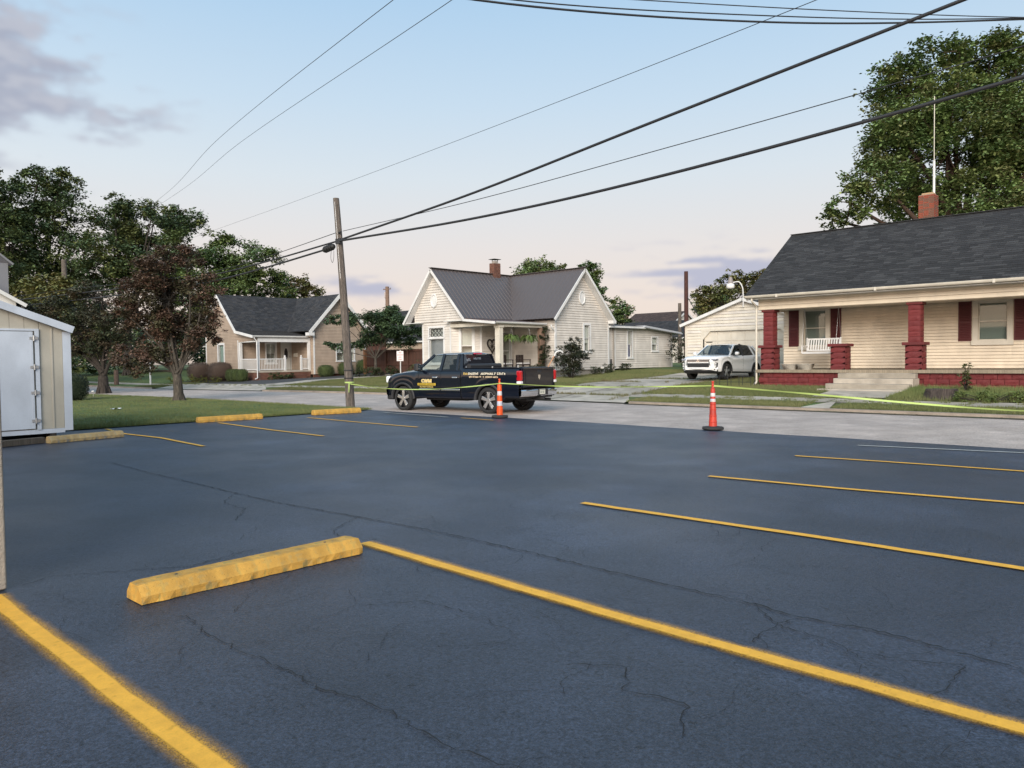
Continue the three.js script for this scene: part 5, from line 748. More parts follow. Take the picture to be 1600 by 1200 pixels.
{ // long-handled hook standing in the bed
  const T = localThing('hooked_tool', 'wooden handled tool with pale hooked head leaning out of the truck bed', 'tool', -15.65, 0.82, 18.0, Math.PI + 0.1264);
  part(T, 'handle', rod(v3(0.35, 0, 0.1), v3(-0.16, 0.92, 0.28), 0.017), mat(0.5, 0.26, 0.14, 0.6)); part(T, 'hook', tube([v3(-0.16, 0.9, 0.28), v3(-0.19, 1.0, 0.3), v3(-0.24, 1.05, 0.36), v3(-0.3, 1.05, 0.44), v3(-0.33, 1.0, 0.5)], 0.028), mat(0.6, 0.6, 0.58, 0.5));
}
{ // ----- white compact SUV -----
  const S = localThing('suv', 'white compact SUV parked on the concrete drive before the garage', 'car', -17.78, 0.53, 33.25, -Math.PI / 2);
  S.rotation.z = 0.03; S.rotation.order = 'YXZ'; S.position.y = 0.55; S.scale.setScalar(1.06);
  const paint = phys(0.74, 0.74, 0.75, 0.28, { clearcoat: 1, clearcoatRoughness: 0.05 }), blk = mat(0.02, 0.02, 0.022, 0.55), inner = mat(0.04, 0.04, 0.042, 0.8), FA = 1.335, RA = -1.335, R = 0.345, AR = 0.41;
  const arch = (x, c) => { const d = Math.abs(x - c); return d < AR ? 0.345 + Math.sqrt(AR * AR - d * d) : 0; };
  const bot = (x) => Math.max(interp(x, [-2.15, -1.9, -0.8, 0.8, 2, 2.2], [0.5, 0.36, 0.3, 0.3, 0.34, 0.4]), arch(x, FA), arch(x, RA));
  const hw = (x) => interp(x, [-2.15, -2.0, -1.6, -0.8, 0.8, 1.4, 1.8, 2.05, 2.2], [0.72, 0.83, 0.89, 0.895, 0.895, 0.905, 0.87, 0.78, 0.62]);
  const top = (x) => interp(x, [-2.17, -2.0, -1.2, 0.6, 1.0, 1.6, 2.0, 2.15, 2.2], [1.05, 1.13, 1.12, 1.04, 1.04, 1.0, 0.95, 0.9, 0.86]);
  const prof = [[0, -0.03], [0.1, 0.0], [0.28, 0.004], [0.5, -0.012], [0.68, 0.0], [0.8, 0.012], [0.92, -0.015], [1, -0.06]];
  const side = (x, s) => prof.map(([t, o]) => v3(x, lerp(bot(x), top(x), t), s * (hw(x) + o)));
  const full = (x, cr) => { const w = hw(x); return [...side(x, -1), ...[-0.8, -0.5, -0.2, 0.2, 0.5, 0.8].map(k => v3(x, top(x) + cr * (1 - k * k), k * w)), ...side(x, 1).reverse()]; };
  const fr = range(0.87, 2.2, 44).map(x => full(x, 0.045)); part(S, 'body', mergeGeometries([flat(loft(fr)), flat(poly(fr[fr.length - 1]))]), paint);
  const rr = range(-2.17, -1.16, 34).map(x => full(x, 0.0)); part(S, 'rear_body', mergeGeometries([flat(loft(rr)), flat(poly(rr[0].slice().reverse()))]), paint);
  for (const s of [-1, 1]) {
    for (const [n, x0, x1] of [['front_door', -0.12, 0.865], ['rear_door', -1.155, -0.13]]) { const g = part(S, n, loft(range(x0, x1, 14).map(x => side(x, s))), paint); part(g, 'door_handle', lbox(x0 + 0.06, x0 + 0.24, 0.9, 0.94, s * 0.89, s * 0.925, 0.015), paint); part(g, 'sill_trim', lbox(x0, x1, 0.29, 0.36, s * 0.86, s * 0.9, 0.01), blk); }
    for (const c of [FA, RA]) { part(S, 'wheel_flare', loft(range(0, Math.PI, 18).map(a => { const p = (r, z) => v3(c + Math.cos(a) * r, 0.345 + Math.sin(a) * r, s * z); return [p(AR + 0.05, 0.885), p(AR + 0.04, 0.915), p(AR - 0.01, 0.92), p(AR - 0.02, 0.8)]; })), blk); part(S, 'wheel_well', loft(range(0, Math.PI, 14).map(a => [v3(c + Math.cos(a) * AR, 0.345 + Math.sin(a) * AR, s * 0.88), v3(c + Math.cos(a) * AR, 0.345 + Math.sin(a) * AR, s * 0.55)])), MT.black); wheel(S, c, s * 0.78, R, 0.22, 0.235, 5, MT.alloy, s); }
    const A = (x, y, z) => v3(x, y, s * z);
    [[A(0.98, 1.03, 0.8), A(0.28, 1.52, 0.62), 0.07], [A(-0.13, 1.04, 0.85), A(-0.16, 1.57, 0.655), 0.08], [A(-1.2, 1.1, 0.84), A(-1.0, 1.55, 0.65), 0.12], [A(-1.72, 1.12, 0.8), A(-1.45, 1.5, 0.62), 0.16]].forEach(([a, b, w], i) => part(S, 'pillar', bar(a, b, 0.05, w, v3(1, 0, 0)), i === 1 ? blk : paint));
    part(S, 'door_window', quadG(A(0.88, 1.05, 0.825), A(-0.1, 1.06, 0.855), A(-0.13, 1.55, 0.665), A(0.3, 1.5, 0.635)), tint(0.6, 0.66, 0.68)); part(S, 'door_window', quadG(A(-0.17, 1.06, 0.855), A(-1.13, 1.1, 0.85), A(-0.98, 1.52, 0.665), A(-0.2, 1.555, 0.668)), tint(0.12, 0.13, 0.13)); part(S, 'quarter_window', quadG(A(-1.22, 1.12, 0.85), A(-1.62, 1.15, 0.82), A(-1.36, 1.46, 0.66), A(-1.08, 1.5, 0.665)), phys(0.015, 0.016, 0.018, 0.05, { clearcoat: 1 }));
    part(S, 'quarter_panel', quadG(A(-1.16, 1.1, 0.838), A(-2.1, 1.1, 0.76), A(-1.6, 1.5, 0.61), A(-1.0, 1.53, 0.645)), paint);
    const mr = part(S, 'mirror', lbox(0.62, 0.78, 1.06, 1.2, s * 0.93, s * 1.1, 0.05), paint); part(mr, 'arm', lbox(0.68, 0.76, 1.03, 1.08, s * 0.84, s * 0.97, 0.01), blk);
    part(S, 'headlight', (() => { const g = lbox(1.80, 2.19, 0.79, 0.87, s * 0.52, s * 0.82, 0.03); return g; })(), phys(0.25, 0.26, 0.3, 0.08, { clearcoat: 1 })); const fg = part(S, 'lamp_cluster', lbox(1.86, 2.1, 0.5, 0.72, s * 0.66, s * 0.8, 0.03), blk); for (const [y, x] of [[0.56, 2.1], [0.66, 2.1]]) for (const z of [0.69, 0.77]) part(fg, 'lamp', lbox(x, x + 0.012, y - 0.035, y + 0.035, s * (z - 0.03), s * (z + 0.03), 0.005), mat(0.6, 0.6, 0.6, 0.15));
    part(S, 'chrome_blade', bar(v3(2.2, 0.78, s * 0.52), v3(2.16, 0.46, s * 0.58), 0.05, 0.05, v3(1, 0, 0)), MT.chrome); part(S, 'tail_light', lbox(-2.14, -1.9, 0.95, 1.08, s * 0.68, s * 0.86, 0.03), mat(0.4, 0.02, 0.02, 0.2));
  }
  part(S, 'roof', loft(range(-1.95, 0.38, 22).map(x => { const y = interp(x, [-1.95, -1.6, -1.0, -0.3, 0.2, 0.38], [1.43, 1.535, 1.595, 1.605, 1.565, 1.525]); return range(-1, 1, 14).map(k => v3(x, y - 0.06 * Math.pow(Math.abs(k), 3), k * interp(x, [-1.95, -1.4, 0, 0.38], [0.56, 0.635, 0.675, 0.635]))); })), paint);
  part(S, 'windscreen', quadG(v3(1.02, 1.04, -0.79), v3(1.02, 1.04, 0.79), v3(0.36, 1.515, 0.62), v3(0.36, 1.515, -0.62)), tint(0.55, 0.62, 0.66)); part(S, 'back_window', quadG(v3(-2.1, 1.1, 0.72), v3(-2.1, 1.1, -0.72), v3(-1.92, 1.43, -0.56), v3(-1.92, 1.43, 0.56)), phys(0.015, 0.016, 0.018, 0.05, { clearcoat: 1 })); part(S, 'tailgate', quadG(v3(-2.17, 0.6, 0.72), v3(-2.17, 0.6, -0.72), v3(-2.11, 1.1, -0.74), v3(-2.11, 1.1, 0.74)), paint);
  part(S, 'floor', lbox(-2, 2, 0.3, 0.34, -0.78, 0.78), MT.black); part(S, 'dashboard', lbox(0.6, 0.98, 0.75, 1.02, -0.76, 0.76, 0.05), inner); for (const z of [-0.37, 0.37]) { const s = part(S, 'seat', merge([lbox(-0.3, 0.2, 0.5, 0.68, z - 0.24, z + 0.24, 0.06), lbox(-0.42, -0.28, 0.62, 1.2, z - 0.24, z + 0.24, 0.05)]), inner); part(s, 'headrest', lbox(-0.42, -0.33, 1.21, 1.38, z - 0.12, z + 0.12, 0.03), inner); } part(S, 'rear_bench', lbox(-1.2, -1.05, 0.6, 1.2, -0.66, 0.66, 0.05), inner); part(S, 'steering_wheel', (() => { const g = new THREE.TorusGeometry(0.18, 0.015, 8, 24); g.rotateY(Math.PI / 2); g.rotateZ(0.4); g.translate(0.42, 0.98, -0.37); return g; })(), MT.black);
  // face
  const gr = part(S, 'grille', lbox(2.12, 2.222, 0.735, 0.845, -0.54, 0.54, 0.02), blk); for (const y of [0.765, 0.82]) part(gr, 'grille_bar', lbox(2.215, 2.23, y - 0.009, y + 0.009, -0.52, 0.52, 0.004), MT.chrome);
  part(gr, 'emblem', (() => { const l = []; for (let i = 0; i < 3; i++) { const s = new THREE.Shape(); s.moveTo(0, 0); s.lineTo(0.026, 0.045); s.lineTo(0, 0.09); s.lineTo(-0.026, 0.045); s.closePath(); const g = new THREE.ExtrudeGeometry(s, { depth: 0.008, bevelEnabled: false }); g.rotateZ(i * Math.PI * 2 / 3); l.push(g); } const m = merge(l); m.rotateY(Math.PI / 2); m.translate(2.23, 0.785, 0); return m; })(), MT.chrome);
  part(S, 'air_intake', lbox(2.1, 2.225, 0.51, 0.69, -0.52, 0.52, 0.03), blk); part(S, 'bumper_lip', loft(range(-1, 1, 18).map(k => { const x = 2.26 - 0.24 * k * k, z = k * 0.84; return [v3(x - 0.05, 0.5, z), v3(x, 0.49, z), v3(x + 0.01, 0.44, z), v3(x - 0.06, 0.4, z)]; })), paint); part(S, 'lower_valance', loft(range(-1, 1, 18).map(k => { const x = 2.21 - 0.22 * k * k, z = k * 0.82; return [v3(x, 0.41, z), v3(x, 0.3, z), v3(x - 0.2, 0.24, z)]; })), blk); for (const s of [-1, 1]) part(S, 'fog_slot', lbox(1.98, 2.12, 0.4, 0.44, s * 0.56, s * 0.74, 0.01), MT.black); part(S, 'wipers', merge([bar(v3(1.0, 1.06, -0.6), v3(0.86, 1.16, -0.05), 0.02, 0.02), bar(v3(1.0, 1.06, 0.0), v3(0.86, 1.16, 0.55), 0.02, 0.02)]), MT.black);
}
// ---------- vegetation ----------
const leafMat = phys(1, 1, 1, 0.75, { vertexColors: true });
// leaves gathered in sprays through a set of blobs [dx, dy, dv, r]
function leafCloud(blobs, n, size, cols, seed, o = {}) {
  const r = rng(seed), gau = () => (r() + r() + r() - 1.5) / 1.5, pos = [], col = [], idx = []; let tot = 0; const cum = blobs.map(b => tot += Math.pow(b[3], o.pow ?? 2.2)); const per = o.per ?? 16, nc = Math.round(n / per), tips = [];
  // each blob is made of sub-clumps, the leafy ends of its boughs, with gaps between them
  const subs = blobs.map(b => { const K = o.sub ?? Math.round(7 + 4 * b[3]), l = []; for (let i = 0; i < K; i++) { const u = r() * 2 - 1, a = r() * 6.283, q = Math.sqrt(1 - u * u), R = b[3] * (0.35 + 0.62 * Math.sqrt(r())); l.push([b[0] + q * Math.cos(a) * R, b[1] + u * R * (o.squash ?? 0.85), -b[2] + q * Math.sin(a) * R, b[3] * (0.24 + 0.2 * r()), cols[Math.floor(r() * cols.length)], 0.8 + 0.4 * r()]); } return l; });
  for (let c = 0; c < nc; c++) {
    const k = r() * tot, bi = cum.findIndex(x => x >= k), b = blobs[bi], S = subs[bi][Math.floor(r() * subs[bi].length)], u = r() * 2 - 1, a = r() * 6.283, q = Math.sqrt(1 - u * u), R = S[3] * Math.pow(r(), o.shell ?? 0.42) * (0.85 + 0.4 * r());
    const cx = S[0] + q * Math.cos(a) * R, cy = S[1] + u * R * 0.72, cz = S[2] + q * Math.sin(a) * R, cr = Math.min((o.spray ?? 2.6) * size * (0.6 + 0.8 * r()), S[3] * 0.9), base = r() < 0.75 ? S[4] : cols[Math.floor(r() * cols.length)], tone = S[5] * (0.85 + 0.3 * r());
    if (c % 9 === 0) tips.push([b, new THREE.Vector3(cx, cy, cz)]);
    for (let i = 0; i < per; i++) {
      const x = cx + gau() * cr, y = Math.max(o.floor ?? 0.02, cy + gau() * cr * 0.55), z = cz + gau() * cr, s = size * (0.6 + 0.8 * r());
      const ya = r() * 6.283, pt = (r() - 0.5) * 1.5, d = new THREE.Vector3(Math.cos(ya) * Math.cos(pt), Math.sin(pt) - 0.15, Math.sin(ya) * Math.cos(pt)), w = new THREE.Vector3(-Math.sin(ya), (r() - 0.5) * 1.2, Math.cos(ya)).normalize(), p = pos.length / 3, t = tone * (0.88 + 0.24 * r());
      for (const [f, g] of [[0, 0], [0.45, 0.34], [1, 0], [0.45, -0.34]]) { pos.push(x + d.x * s * f + w.x * s * g, y + d.y * s * f + w.y * s * g, z + d.z * s * f + w.z * s * g); col.push(base[0] * t, base[1] * t, base[2] * t); }
      idx.push(p, p + 1, p + 2, p, p + 2, p + 3);
    }
  }
  const g = new THREE.BufferGeometry(); g.setAttribute('position', new THREE.Float32BufferAttribute(pos, 3)); g.setAttribute('color', new THREE.Float32BufferAttribute(col, 3)); g.setIndex(idx); g.computeVertexNormals(); g.userData.keepUV = g.userData.local = true; return { g, tips };
}
function limb(a, b, r0, r1, bend, r, seg = 6) {
  const m = a.clone().lerp(b, 0.5).add(new THREE.Vector3((r() - 0.5) * bend, (r() - 0.2) * bend, (r() - 0.5) * bend)), c = new THREE.QuadraticBezierCurve3(a, m, b), n = 6, secs = [];
  for (let i = 0; i <= n; i++) { const p = c.getPoint(i / n), t = c.getTangent(i / n), x = new THREE.Vector3(0.3, 0.1, 1).cross(t).normalize(), y = t.clone().cross(x), R = lerp(r0, r1, i / n); const s = []; for (let k = 0; k < seg; k++) { const q = k / seg * Math.PI * 2; s.push(p.clone().addScaledVector(x, Math.cos(q) * R).addScaledVector(y, Math.sin(q) * R)); } secs.push(s); }
  return flat(loft(secs, true));
}
function tree(name, label, X, y, v, blobs, o) {
  const t = localThing(name, label, o.cat ?? 'tree', X, y, v, 0, o.group), r = rng(o.seed), { g, tips } = leafCloud(blobs, o.n, o.size, o.cols, o.seed + 1, o), fk = o.fork ?? 2, tr = o.tr ?? 0.2;
  const lean = o.lean ?? [0, 0], top = new THREE.Vector3(lean[0], fk, lean[1]), l = [limb(new THREE.Vector3(0, -0.15, 0), top, tr * 1.15, tr * 0.85, 0.1 * tr, r, 10)];
  const fl = []; for (let i = 0; i < 7; i++) { const a = i / 7 * 6.28 + r(); fl.push(limb(new THREE.Vector3(Math.cos(a) * tr * 1.35, -0.12, Math.sin(a) * tr * 1.35), new THREE.Vector3(Math.cos(a) * tr * 0.75, tr * 1.9, Math.sin(a) * tr * 0.75), tr * 0.3, tr * 0.12, 0.02, r, 5)); }
  part(t, 'trunk', merge([...l, ...fl]), o.bark ?? MT.barkDark);
  const bl = [], ends = blobs.map(b => new THREE.Vector3(b[0], b[1], -b[2])); ends.forEach((e, i) => { const st = top.clone().add(new THREE.Vector3((r() - 0.5) * tr, (r() - 0.5) * tr * 2, (r() - 0.5) * tr)); bl.push(limb(st, e, tr * 0.42 * (0.6 + 0.6 * blobs[i][3] / 3), tr * 0.1, e.distanceTo(st) * 0.25, r)); });
  for (const [b, p] of tips.slice(0, o.twigs ?? 160)) bl.push(limb(new THREE.Vector3(b[0], b[1], -b[2]), p, tr * 0.085, tr * 0.025, 0.2, r, 4));
  part(t, 'branches', merge(bl), o.bark ?? MT.barkDark); part(t, 'crown', g, leafMat); return t;
}
const GRN = [[0.089, 0.140, 0.044], [0.113, 0.164, 0.051], [0.075, 0.125, 0.051], [0.140, 0.178, 0.051]], GRND = [[0.061, 0.104, 0.050], [0.083, 0.126, 0.057], [0.099, 0.140, 0.050], [0.126, 0.147, 0.045]], OLV = [[0.119, 0.127, 0.042], [0.143, 0.135, 0.042], [0.093, 0.109, 0.034], [0.151, 0.119, 0.050]], YG = [[0.148, 0.148, 0.043], [0.175, 0.148, 0.052], [0.113, 0.123, 0.038]], MAP = [[0.095, 0.062, 0.042], [0.112, 0.066, 0.045], [0.078, 0.064, 0.036], [0.078, 0.072, 0.037], [0.125, 0.070, 0.048]], GRNR = [[0.125, 0.185, 0.06], [0.15, 0.21, 0.066], [0.105, 0.165, 0.056], [0.18, 0.215, 0.072], [0.165, 0.175, 0.07]];
tree('shade_tree', 'large green tree towering behind the cream bungalow roof', -12.76, 1.04, 54.08, [[-2.12, 17.37, 0.79, 3.39], [0.75, 18.27, 3.25, 2.8], [-3.26, 14.52, -2.36, 2.48], [-3.56, 11.18, -3.76, 2.08], [-4.74, 9.85, -5.26, 1.36], [-0.6, 12.92, -0.76, 3.79], [2.51, 13.89, 2.4, 3.79], [5.08, 14.31, 2.46, 4.39], [1.64, 9.27, -0.71, 3.0], [-2.7, 10.23, 0.27, 2.4], [3.78, 10.34, 5.06, 3.59], [-0.15, 19.26, 0.1, 1.2], [2.36, 19.55, 2.97, 1.2], [-6.15, 9.07, -4.6, 0.88]], { n: 140000, size: 0.22, cols: GRNR, seed: 1001, fork: 6, tr: 0.6, bark: mat(0.12, 0.07, 0.05, 0.95, { map: TX.bark }), spray: 2.7, twigs: 260, shell: 0.45, sub: 30 });
const bt = 'tall trees behind the tan cottage';
tree('shade_tree', 'tallest dark tree at the far left with a pointed crown', -95.2, 0.09, 26.93, [[-3.09, 21.01, 0.57, 3.39], [-0.76, 17.68, 2.26, 3.68], [-1.14, 15.56, -1.18, 4.24], [2.19, 12.75, 2.52, 4.24], [-1.33, 10.77, 0.3, 4.24], [-0.45, 22.12, -0.87, 1.56], [0.08, 21.66, 1.16, 1.77], [-2.19, 11.31, -3.18, 3.54]], { n: 44000, size: 0.3, cols: GRND, seed: 1011, fork: 6, tr: 0.5, spray: 2.4, group: bt });
tree('shade_tree', 'dark tree cut by the left edge of the picture', -93.71, -0.25, 21.45, [[-2.1, 18.23, 1.23, 3.33], [0.35, 18.13, -1.84, 4.66], [0.21, 19.95, 1.61, 1.73], [-2.71, 12.11, 0.32, 4.66], [1.78, 14.04, 0.77, 2.66]], { n: 28000, size: 0.3, cols: GRND, seed: 1021, fork: 6, tr: 0.5, spray: 2.4, group: bt });
tree('shade_tree', 'dark tree with three rounded tops above the reddish maple', -90.35, 0.3, 32.91, [[-2.82, 17.6, 0.41, 3.0], [0.09, 17.18, 3.16, 3.22], [5.53, 16.4, 3.59, 2.43], [-0.43, 13.46, 1.5, 4.29], [5.82, 12.26, 2.8, 3.22], [-1.72, 11.93, -1.15, 3.58], [-1.06, 19.19, -0.37, 1.29], [4.57, 18.17, 4.4, 1.14], [2.17, 18.6, 2.38, 1.29]], { n: 44000, size: 0.3, cols: GRND, seed: 1031, fork: 6, tr: 0.5, spray: 2.4, group: bt });
tree('shade_tree', 'dark green tree directly behind the tan cottage roof', -80.14, 0.6, 39.83, [[-1.99, 13.14, 0.18, 2.52], [2.32, 11.79, 1.66, 2.8], [-0.6, 10.38, -2.35, 3.14], [2.34, 9.84, 3.49, 2.24], [0.64, 8.4, 0.59, 3.84], [3.15, 7.73, 4.53, 2.1], [-1.87, 7.68, -3.24, 3.49]], { n: 46000, size: 0.28, cols: GRN, seed: 1041, fork: 4, tr: 0.45, spray: 2.4, group: bt });
tree('shade_tree', 'small paler tree right of the dark tree behind the tan cottage', -99.08, 0.85, 60.48, [[-0.15, 11.86, -0.38, 2.05], [-0.23, 10.57, 1.43, 2.05], [-1.5, 10.34, -0.97, 1.86], [1.56, 9.54, 1.88, 1.3], [0, 7, 0, 3]], { n: 7000, size: 0.4, cols: OLV, seed: 1051, fork: 4, tr: 0.3, group: bt });
tree('yellowing_tree', 'low yellow-green tree behind the shed roof', -73.92, -0.25, 20.91, [[0.12, 8.37, -0.59, 1.87], [2.1, 8.04, 0.77, 1.54], [-3.24, 7.47, -0.95, 2.2], [1.97, 6.13, -0.21, 2.75], [0.68, 6.83, 2.17, 1.92], [-1.68, 4.61, -2.14, 2.47], [3.5, 4.5, 2, 2.4], [-4.5, 4, -4, 2.6]], { n: 18000, size: 0.3, cols: YG, seed: 1061, fork: 2.5, tr: 0.3 });
tree('maple_tree', 'reddish brown maple on the lawn left of the leaning pole', -33.02, 0.02, 14.06, [[-0.32, 5.52, -0.52, 1.04], [0.28, 5.93, 0.31, 0.71], [-0.57, 4.67, -1.45, 1.04], [-0.14, 4.3, -0.23, 1.31], [0.61, 4.72, 0.91, 0.82], [0.45, 3.36, 1.15, 0.77], [-1.69, 3.26, -0.72, 0.99], [0.48, 2.93, 0.15, 1.04], [-2.01, 1.88, -1.17, 0.77], [-0.4, 1.86, -0.86, 0.77], [0.92, 2.79, 1.2, 0.44], [-1.66, 4.05, -1.89, 0.6], [-0.3, 6.36, -0.19, 0.55], [-1.03, 1.19, -1.29, 0.33], [-0.78, 3.53, 0.21, 1.23]], { n: 46000, size: 0.11, cols: MAP, seed: 1071, fork: 1.15, tr: 0.2, bark: MT.bark, spray: 3, twigs: 220, per: 14, lean: [0.05, 0.08] });
tree('maple_tree', 'dark spreading maple beside the clipped bush at left', -50.51, -0.17, 16.91, [[-2.1, 5.35, -0.69, 1.76], [0.86, 5.59, -0.2, 1.64], [-2.1, 4.52, -1.79, 1.64], [1.14, 4.25, 0.58, 1.25], [-0.85, 3.52, -0.77, 1.64], [-2.41, 3.16, -2.09, 1.37], [0.79, 2.91, -0.07, 1.09], [-3.58, 4.96, -2.42, 1.17], [1.4, 3.29, 1.01, 0.86]], { n: 30000, size: 0.14, cols: [[0.05, 0.048, 0.026], [0.055, 0.062, 0.028], [0.075, 0.055, 0.03], [0.04, 0.055, 0.026]], seed: 1081, fork: 1.1, tr: 0.32, spray: 3 });
tree('mimosa_tree', 'small umbrella-shaped green tree before the wooden fence', -46.33, 0.47, 34.25, [[0.5, 4.13, 0.45, 1.42], [0.08, 3.88, -0.96, 1.32], [2.02, 3.61, 0.72, 1.32], [-1.16, 4.29, -1.48, 0.85], [-2.2, 4.18, -2.16, 0.66], [-0.63, 2.99, 0.68, 1.42], [1.17, 2.72, 1.98, 1.04], [-1.6, 2.29, -1.5, 0.75], [-2.44, 2.3, -2.32, 0.57], [1.99, 3.17, 2.23, 0.75], [0.39, 4.87, 1.14, 0.85], [-0.79, 2.51, -0.94, 0.75]], { n: 26000, size: 0.15, cols: [[0.04, 0.075, 0.034], [0.05, 0.09, 0.038], [0.065, 0.105, 0.042]], seed: 1091, fork: 1.35, tr: 0.11, bark: MT.bark, squash: 0.55, spray: 3 });
const hz = 'trees on the skyline behind the white cottage';
[['broad green tree showing over the white cottage ridge', -54.47, 0.9, 61.41, [[-1.69, 10.41, 0.19, 1.5], [0.51, 10.52, 0.61, 1.64], [1.21, 10.18, 2.42, 0.96], [-0.36, 8.94, 0.34, 2.73], [1.54, 8.83, 0.95, 1.71]], GRNR, 9000], ['narrow tall tree just right of the white cottage gable', -46.36, 0.98, 60.84, [[-0.62, 9.17, 0.41, 1.26], [-0.06, 7.56, 0.69, 1.26], [-0.87, 7.26, -0.02, 1.39], [0.42, 5.95, 0.56, 1.14], [-0.67, 9.73, -0.54, 0.57], [0, 4.6, 0, 1.5]], GRN, 8000], ['low dark tree behind the pole with a transformer', -50.48, 0.97, 70.71, [[-0.38, 6.43, 0.23, 1.14], [0.71, 5.51, -0.1, 1.29], [-0.94, 5.59, -0.22, 1.14], [0, 4, 0, 2]], GRN, 5000], ['round green tree behind the brown roof', -52.65, 0.98, 82.45 + 14, [[-0.39, 8.27, 0.4, 2.06], [1.12, 8.21, 0.94, 2.06], [-1.79, 7.75, -0.37, 1.74], [2.37, 6.98, 1.44, 1.74], [0.31, 6.23, 0.01, 2.8]], GRN, 8000], ['olive brown thicket tree behind the garage', -35.01, 1.09, 66.08, [[-1.07, 6.65, -0.41, 1.44], [-0.32, 7.3, 1.27, 1.44], [0.77, 7.58, 2.35, 1.32], [1.9, 7.52, 2.66, 1.2], [-2.11, 5.49, -0.96, 1.32], [0.23, 5.35, -1.0, 2.1], [1.15, 5.74, 2.22, 2.1], [2.31, 8.11, 3.13, 0.84], [-0.5, 3.5, 0, 2.5], [2.4, 3.6, 2.6, 2.4]], OLV, 16000], ['olive tree left of the white cottage roof', -76.23, 0.85, 60.09 + 6, [[-0.14, 7.77, -0.06, 1.32], [0.41, 7.03, 0.8, 1.64], [-0.8, 6.63, -0.56, 1.32], [-0.03, 5.82, 1.65, 1.8]], OLV, 6000]].forEach(([l, X, y, v, b, c, n], i) => tree('background_tree', l, X, y, v, b, { n, size: 0.26, cols: c, seed: 1200 + i * 10, fork: 2, tr: 0.25, group: hz }));
// far wooded edge that closes the view
{ const b = []; const r = rng(77); for (let i = 0; i < 120; i++) { const X = -190 + i * 2.4 + r() * 2, v = 118 + 22 * Math.sin(i * 0.5) * 0.4 + r() * 8; b.push([X, 2.5 + r() * 2.2, v, 2.6 + r() * 1.6]); } const { g } = leafCloud(b, 40000, 0.55, GRN, 4242, {}); const m = finish(new THREE.Mesh(g, leafMat)); m.name = 'far_wood'; m.userData = { kind: 'stuff', label: 'far belt of trees closing the view behind the houses', category: 'trees' }; scene.add(m); }
{ const b = []; const r = rng(78); for (let i = 0; i < 40; i++) { b.push([-128 + r() * 10, 3 + r() * 3, -10 + i * 1.7 + r() * 2, 3 + r() * 2]); } const { g } = leafCloud(b, 22000, 0.55, GRND, 4342, {}); const m = finish(new THREE.Mesh(g, leafMat)); m.name = 'far_wood_001'; m.userData = { kind: 'stuff', label: 'dark belt of trees at the far end of the street', category: 'trees' }; scene.add(m); }
{ const b = []; const r = rng(79); for (let i = 0; i < 60; i++) b.push([-106 + r() * 12, 1.6 + r() * 3.2, 12 + i * 0.75 + r() * 2, 2 + r() * 1.6]); const { g } = leafCloud(b, 30000, 0.42, GRND, 4442, {}); const m = finish(new THREE.Mesh(g, leafMat)); m.name = 'undergrowth'; m.userData = { kind: 'stuff', label: 'dark undergrowth below the tall trees at the far left', category: 'trees' }; scene.add(m); }
// shrubs
function shrub(name, label, X, v, blobs, n, size, cols, seed, o = {}) { const y = o.y ?? H(X, v), t = localThing(name, label, 'shrub', X, y, v, 0, o.group), r = rng(seed), { g, tips } = leafCloud(blobs, n, size, cols, seed, { shell: 0.4, spray: 2, sub: 26, ...o }), l = []; for (const [b, p] of tips.slice(0, 26)) l.push(limb(new THREE.Vector3((r() - 0.5) * 0.1, -0.05, (r() - 0.5) * 0.1), p, 0.018, 0.006, 0.1, r, 4)); part(t, 'stems', merge(l), MT.barkDark); part(t, 'foliage', g, leafMat); return t; }
const SH = [[0.026, 0.036, 0.018], [0.034, 0.044, 0.022], [0.022, 0.03, 0.016], [0.05, 0.05, 0.024]];
shrub('shrub', 'tall dark shrub at the near corner of the white cottage', -26.16, 32.23, [[0, 0.6, 0, 0.6], [0.1, 1.15, 0.1, 0.75], [-0.25, 1.5, -0.2, 0.62], [0.45, 1.35, 0.35, 0.55], [0.1, 1.9, 0, 0.45], [-0.5, 1.0, -0.3, 0.5]], 9000, 0.085, SH, 2001);
shrub('shrub', 'big dark round shrub between the cottage addition and the garage', -26.3, 45.2, [[0, 1.0, 0, 1.3], [0.5, 1.6, 0.6, 1.1], [-0.6, 1.3, -0.4, 1.1], [0.2, 2.2, 0.2, 0.8], [1.3, 1.1, 1.2, 1.1]], 12000, 0.11, SH, 2002, {});
shrub('vine', 'leafy vine climbing the brown porch post of the white cottage', -28.2, 32.35, [[0, 0.5, -0.1, 0.42], [0, 1.1, -0.05, 0.36], [0.05, 1.7, 0, 0.3], [0, 2.3, 0, 0.26], [0.05, 2.75, 0, 0.24], [-0.2, 0.4, -0.6, 0.45]], 5200, 0.075, [[0.03, 0.042, 0.018], [0.045, 0.055, 0.02]], 2003, { y: 0.55 });
[[-29.6, 28.4, 0.55, 'low grey-green plants before the white cottage porch'], [-30.8, 28.25, 0.5, 'low plant clump under the canted cottage window']].forEach(([X, v, s, l], i) => shrub('shrub', l, X, v, [[0, 0.45, 0, s], [0.5, 0.5, 0, s * 0.8], [-0.5, 0.4, 0, s * 0.8], [0.1, 0.85, 0, s * 0.5]], 2600, 0.07, [[0.06, 0.068, 0.04], [0.045, 0.055, 0.03]], 2010 + i));
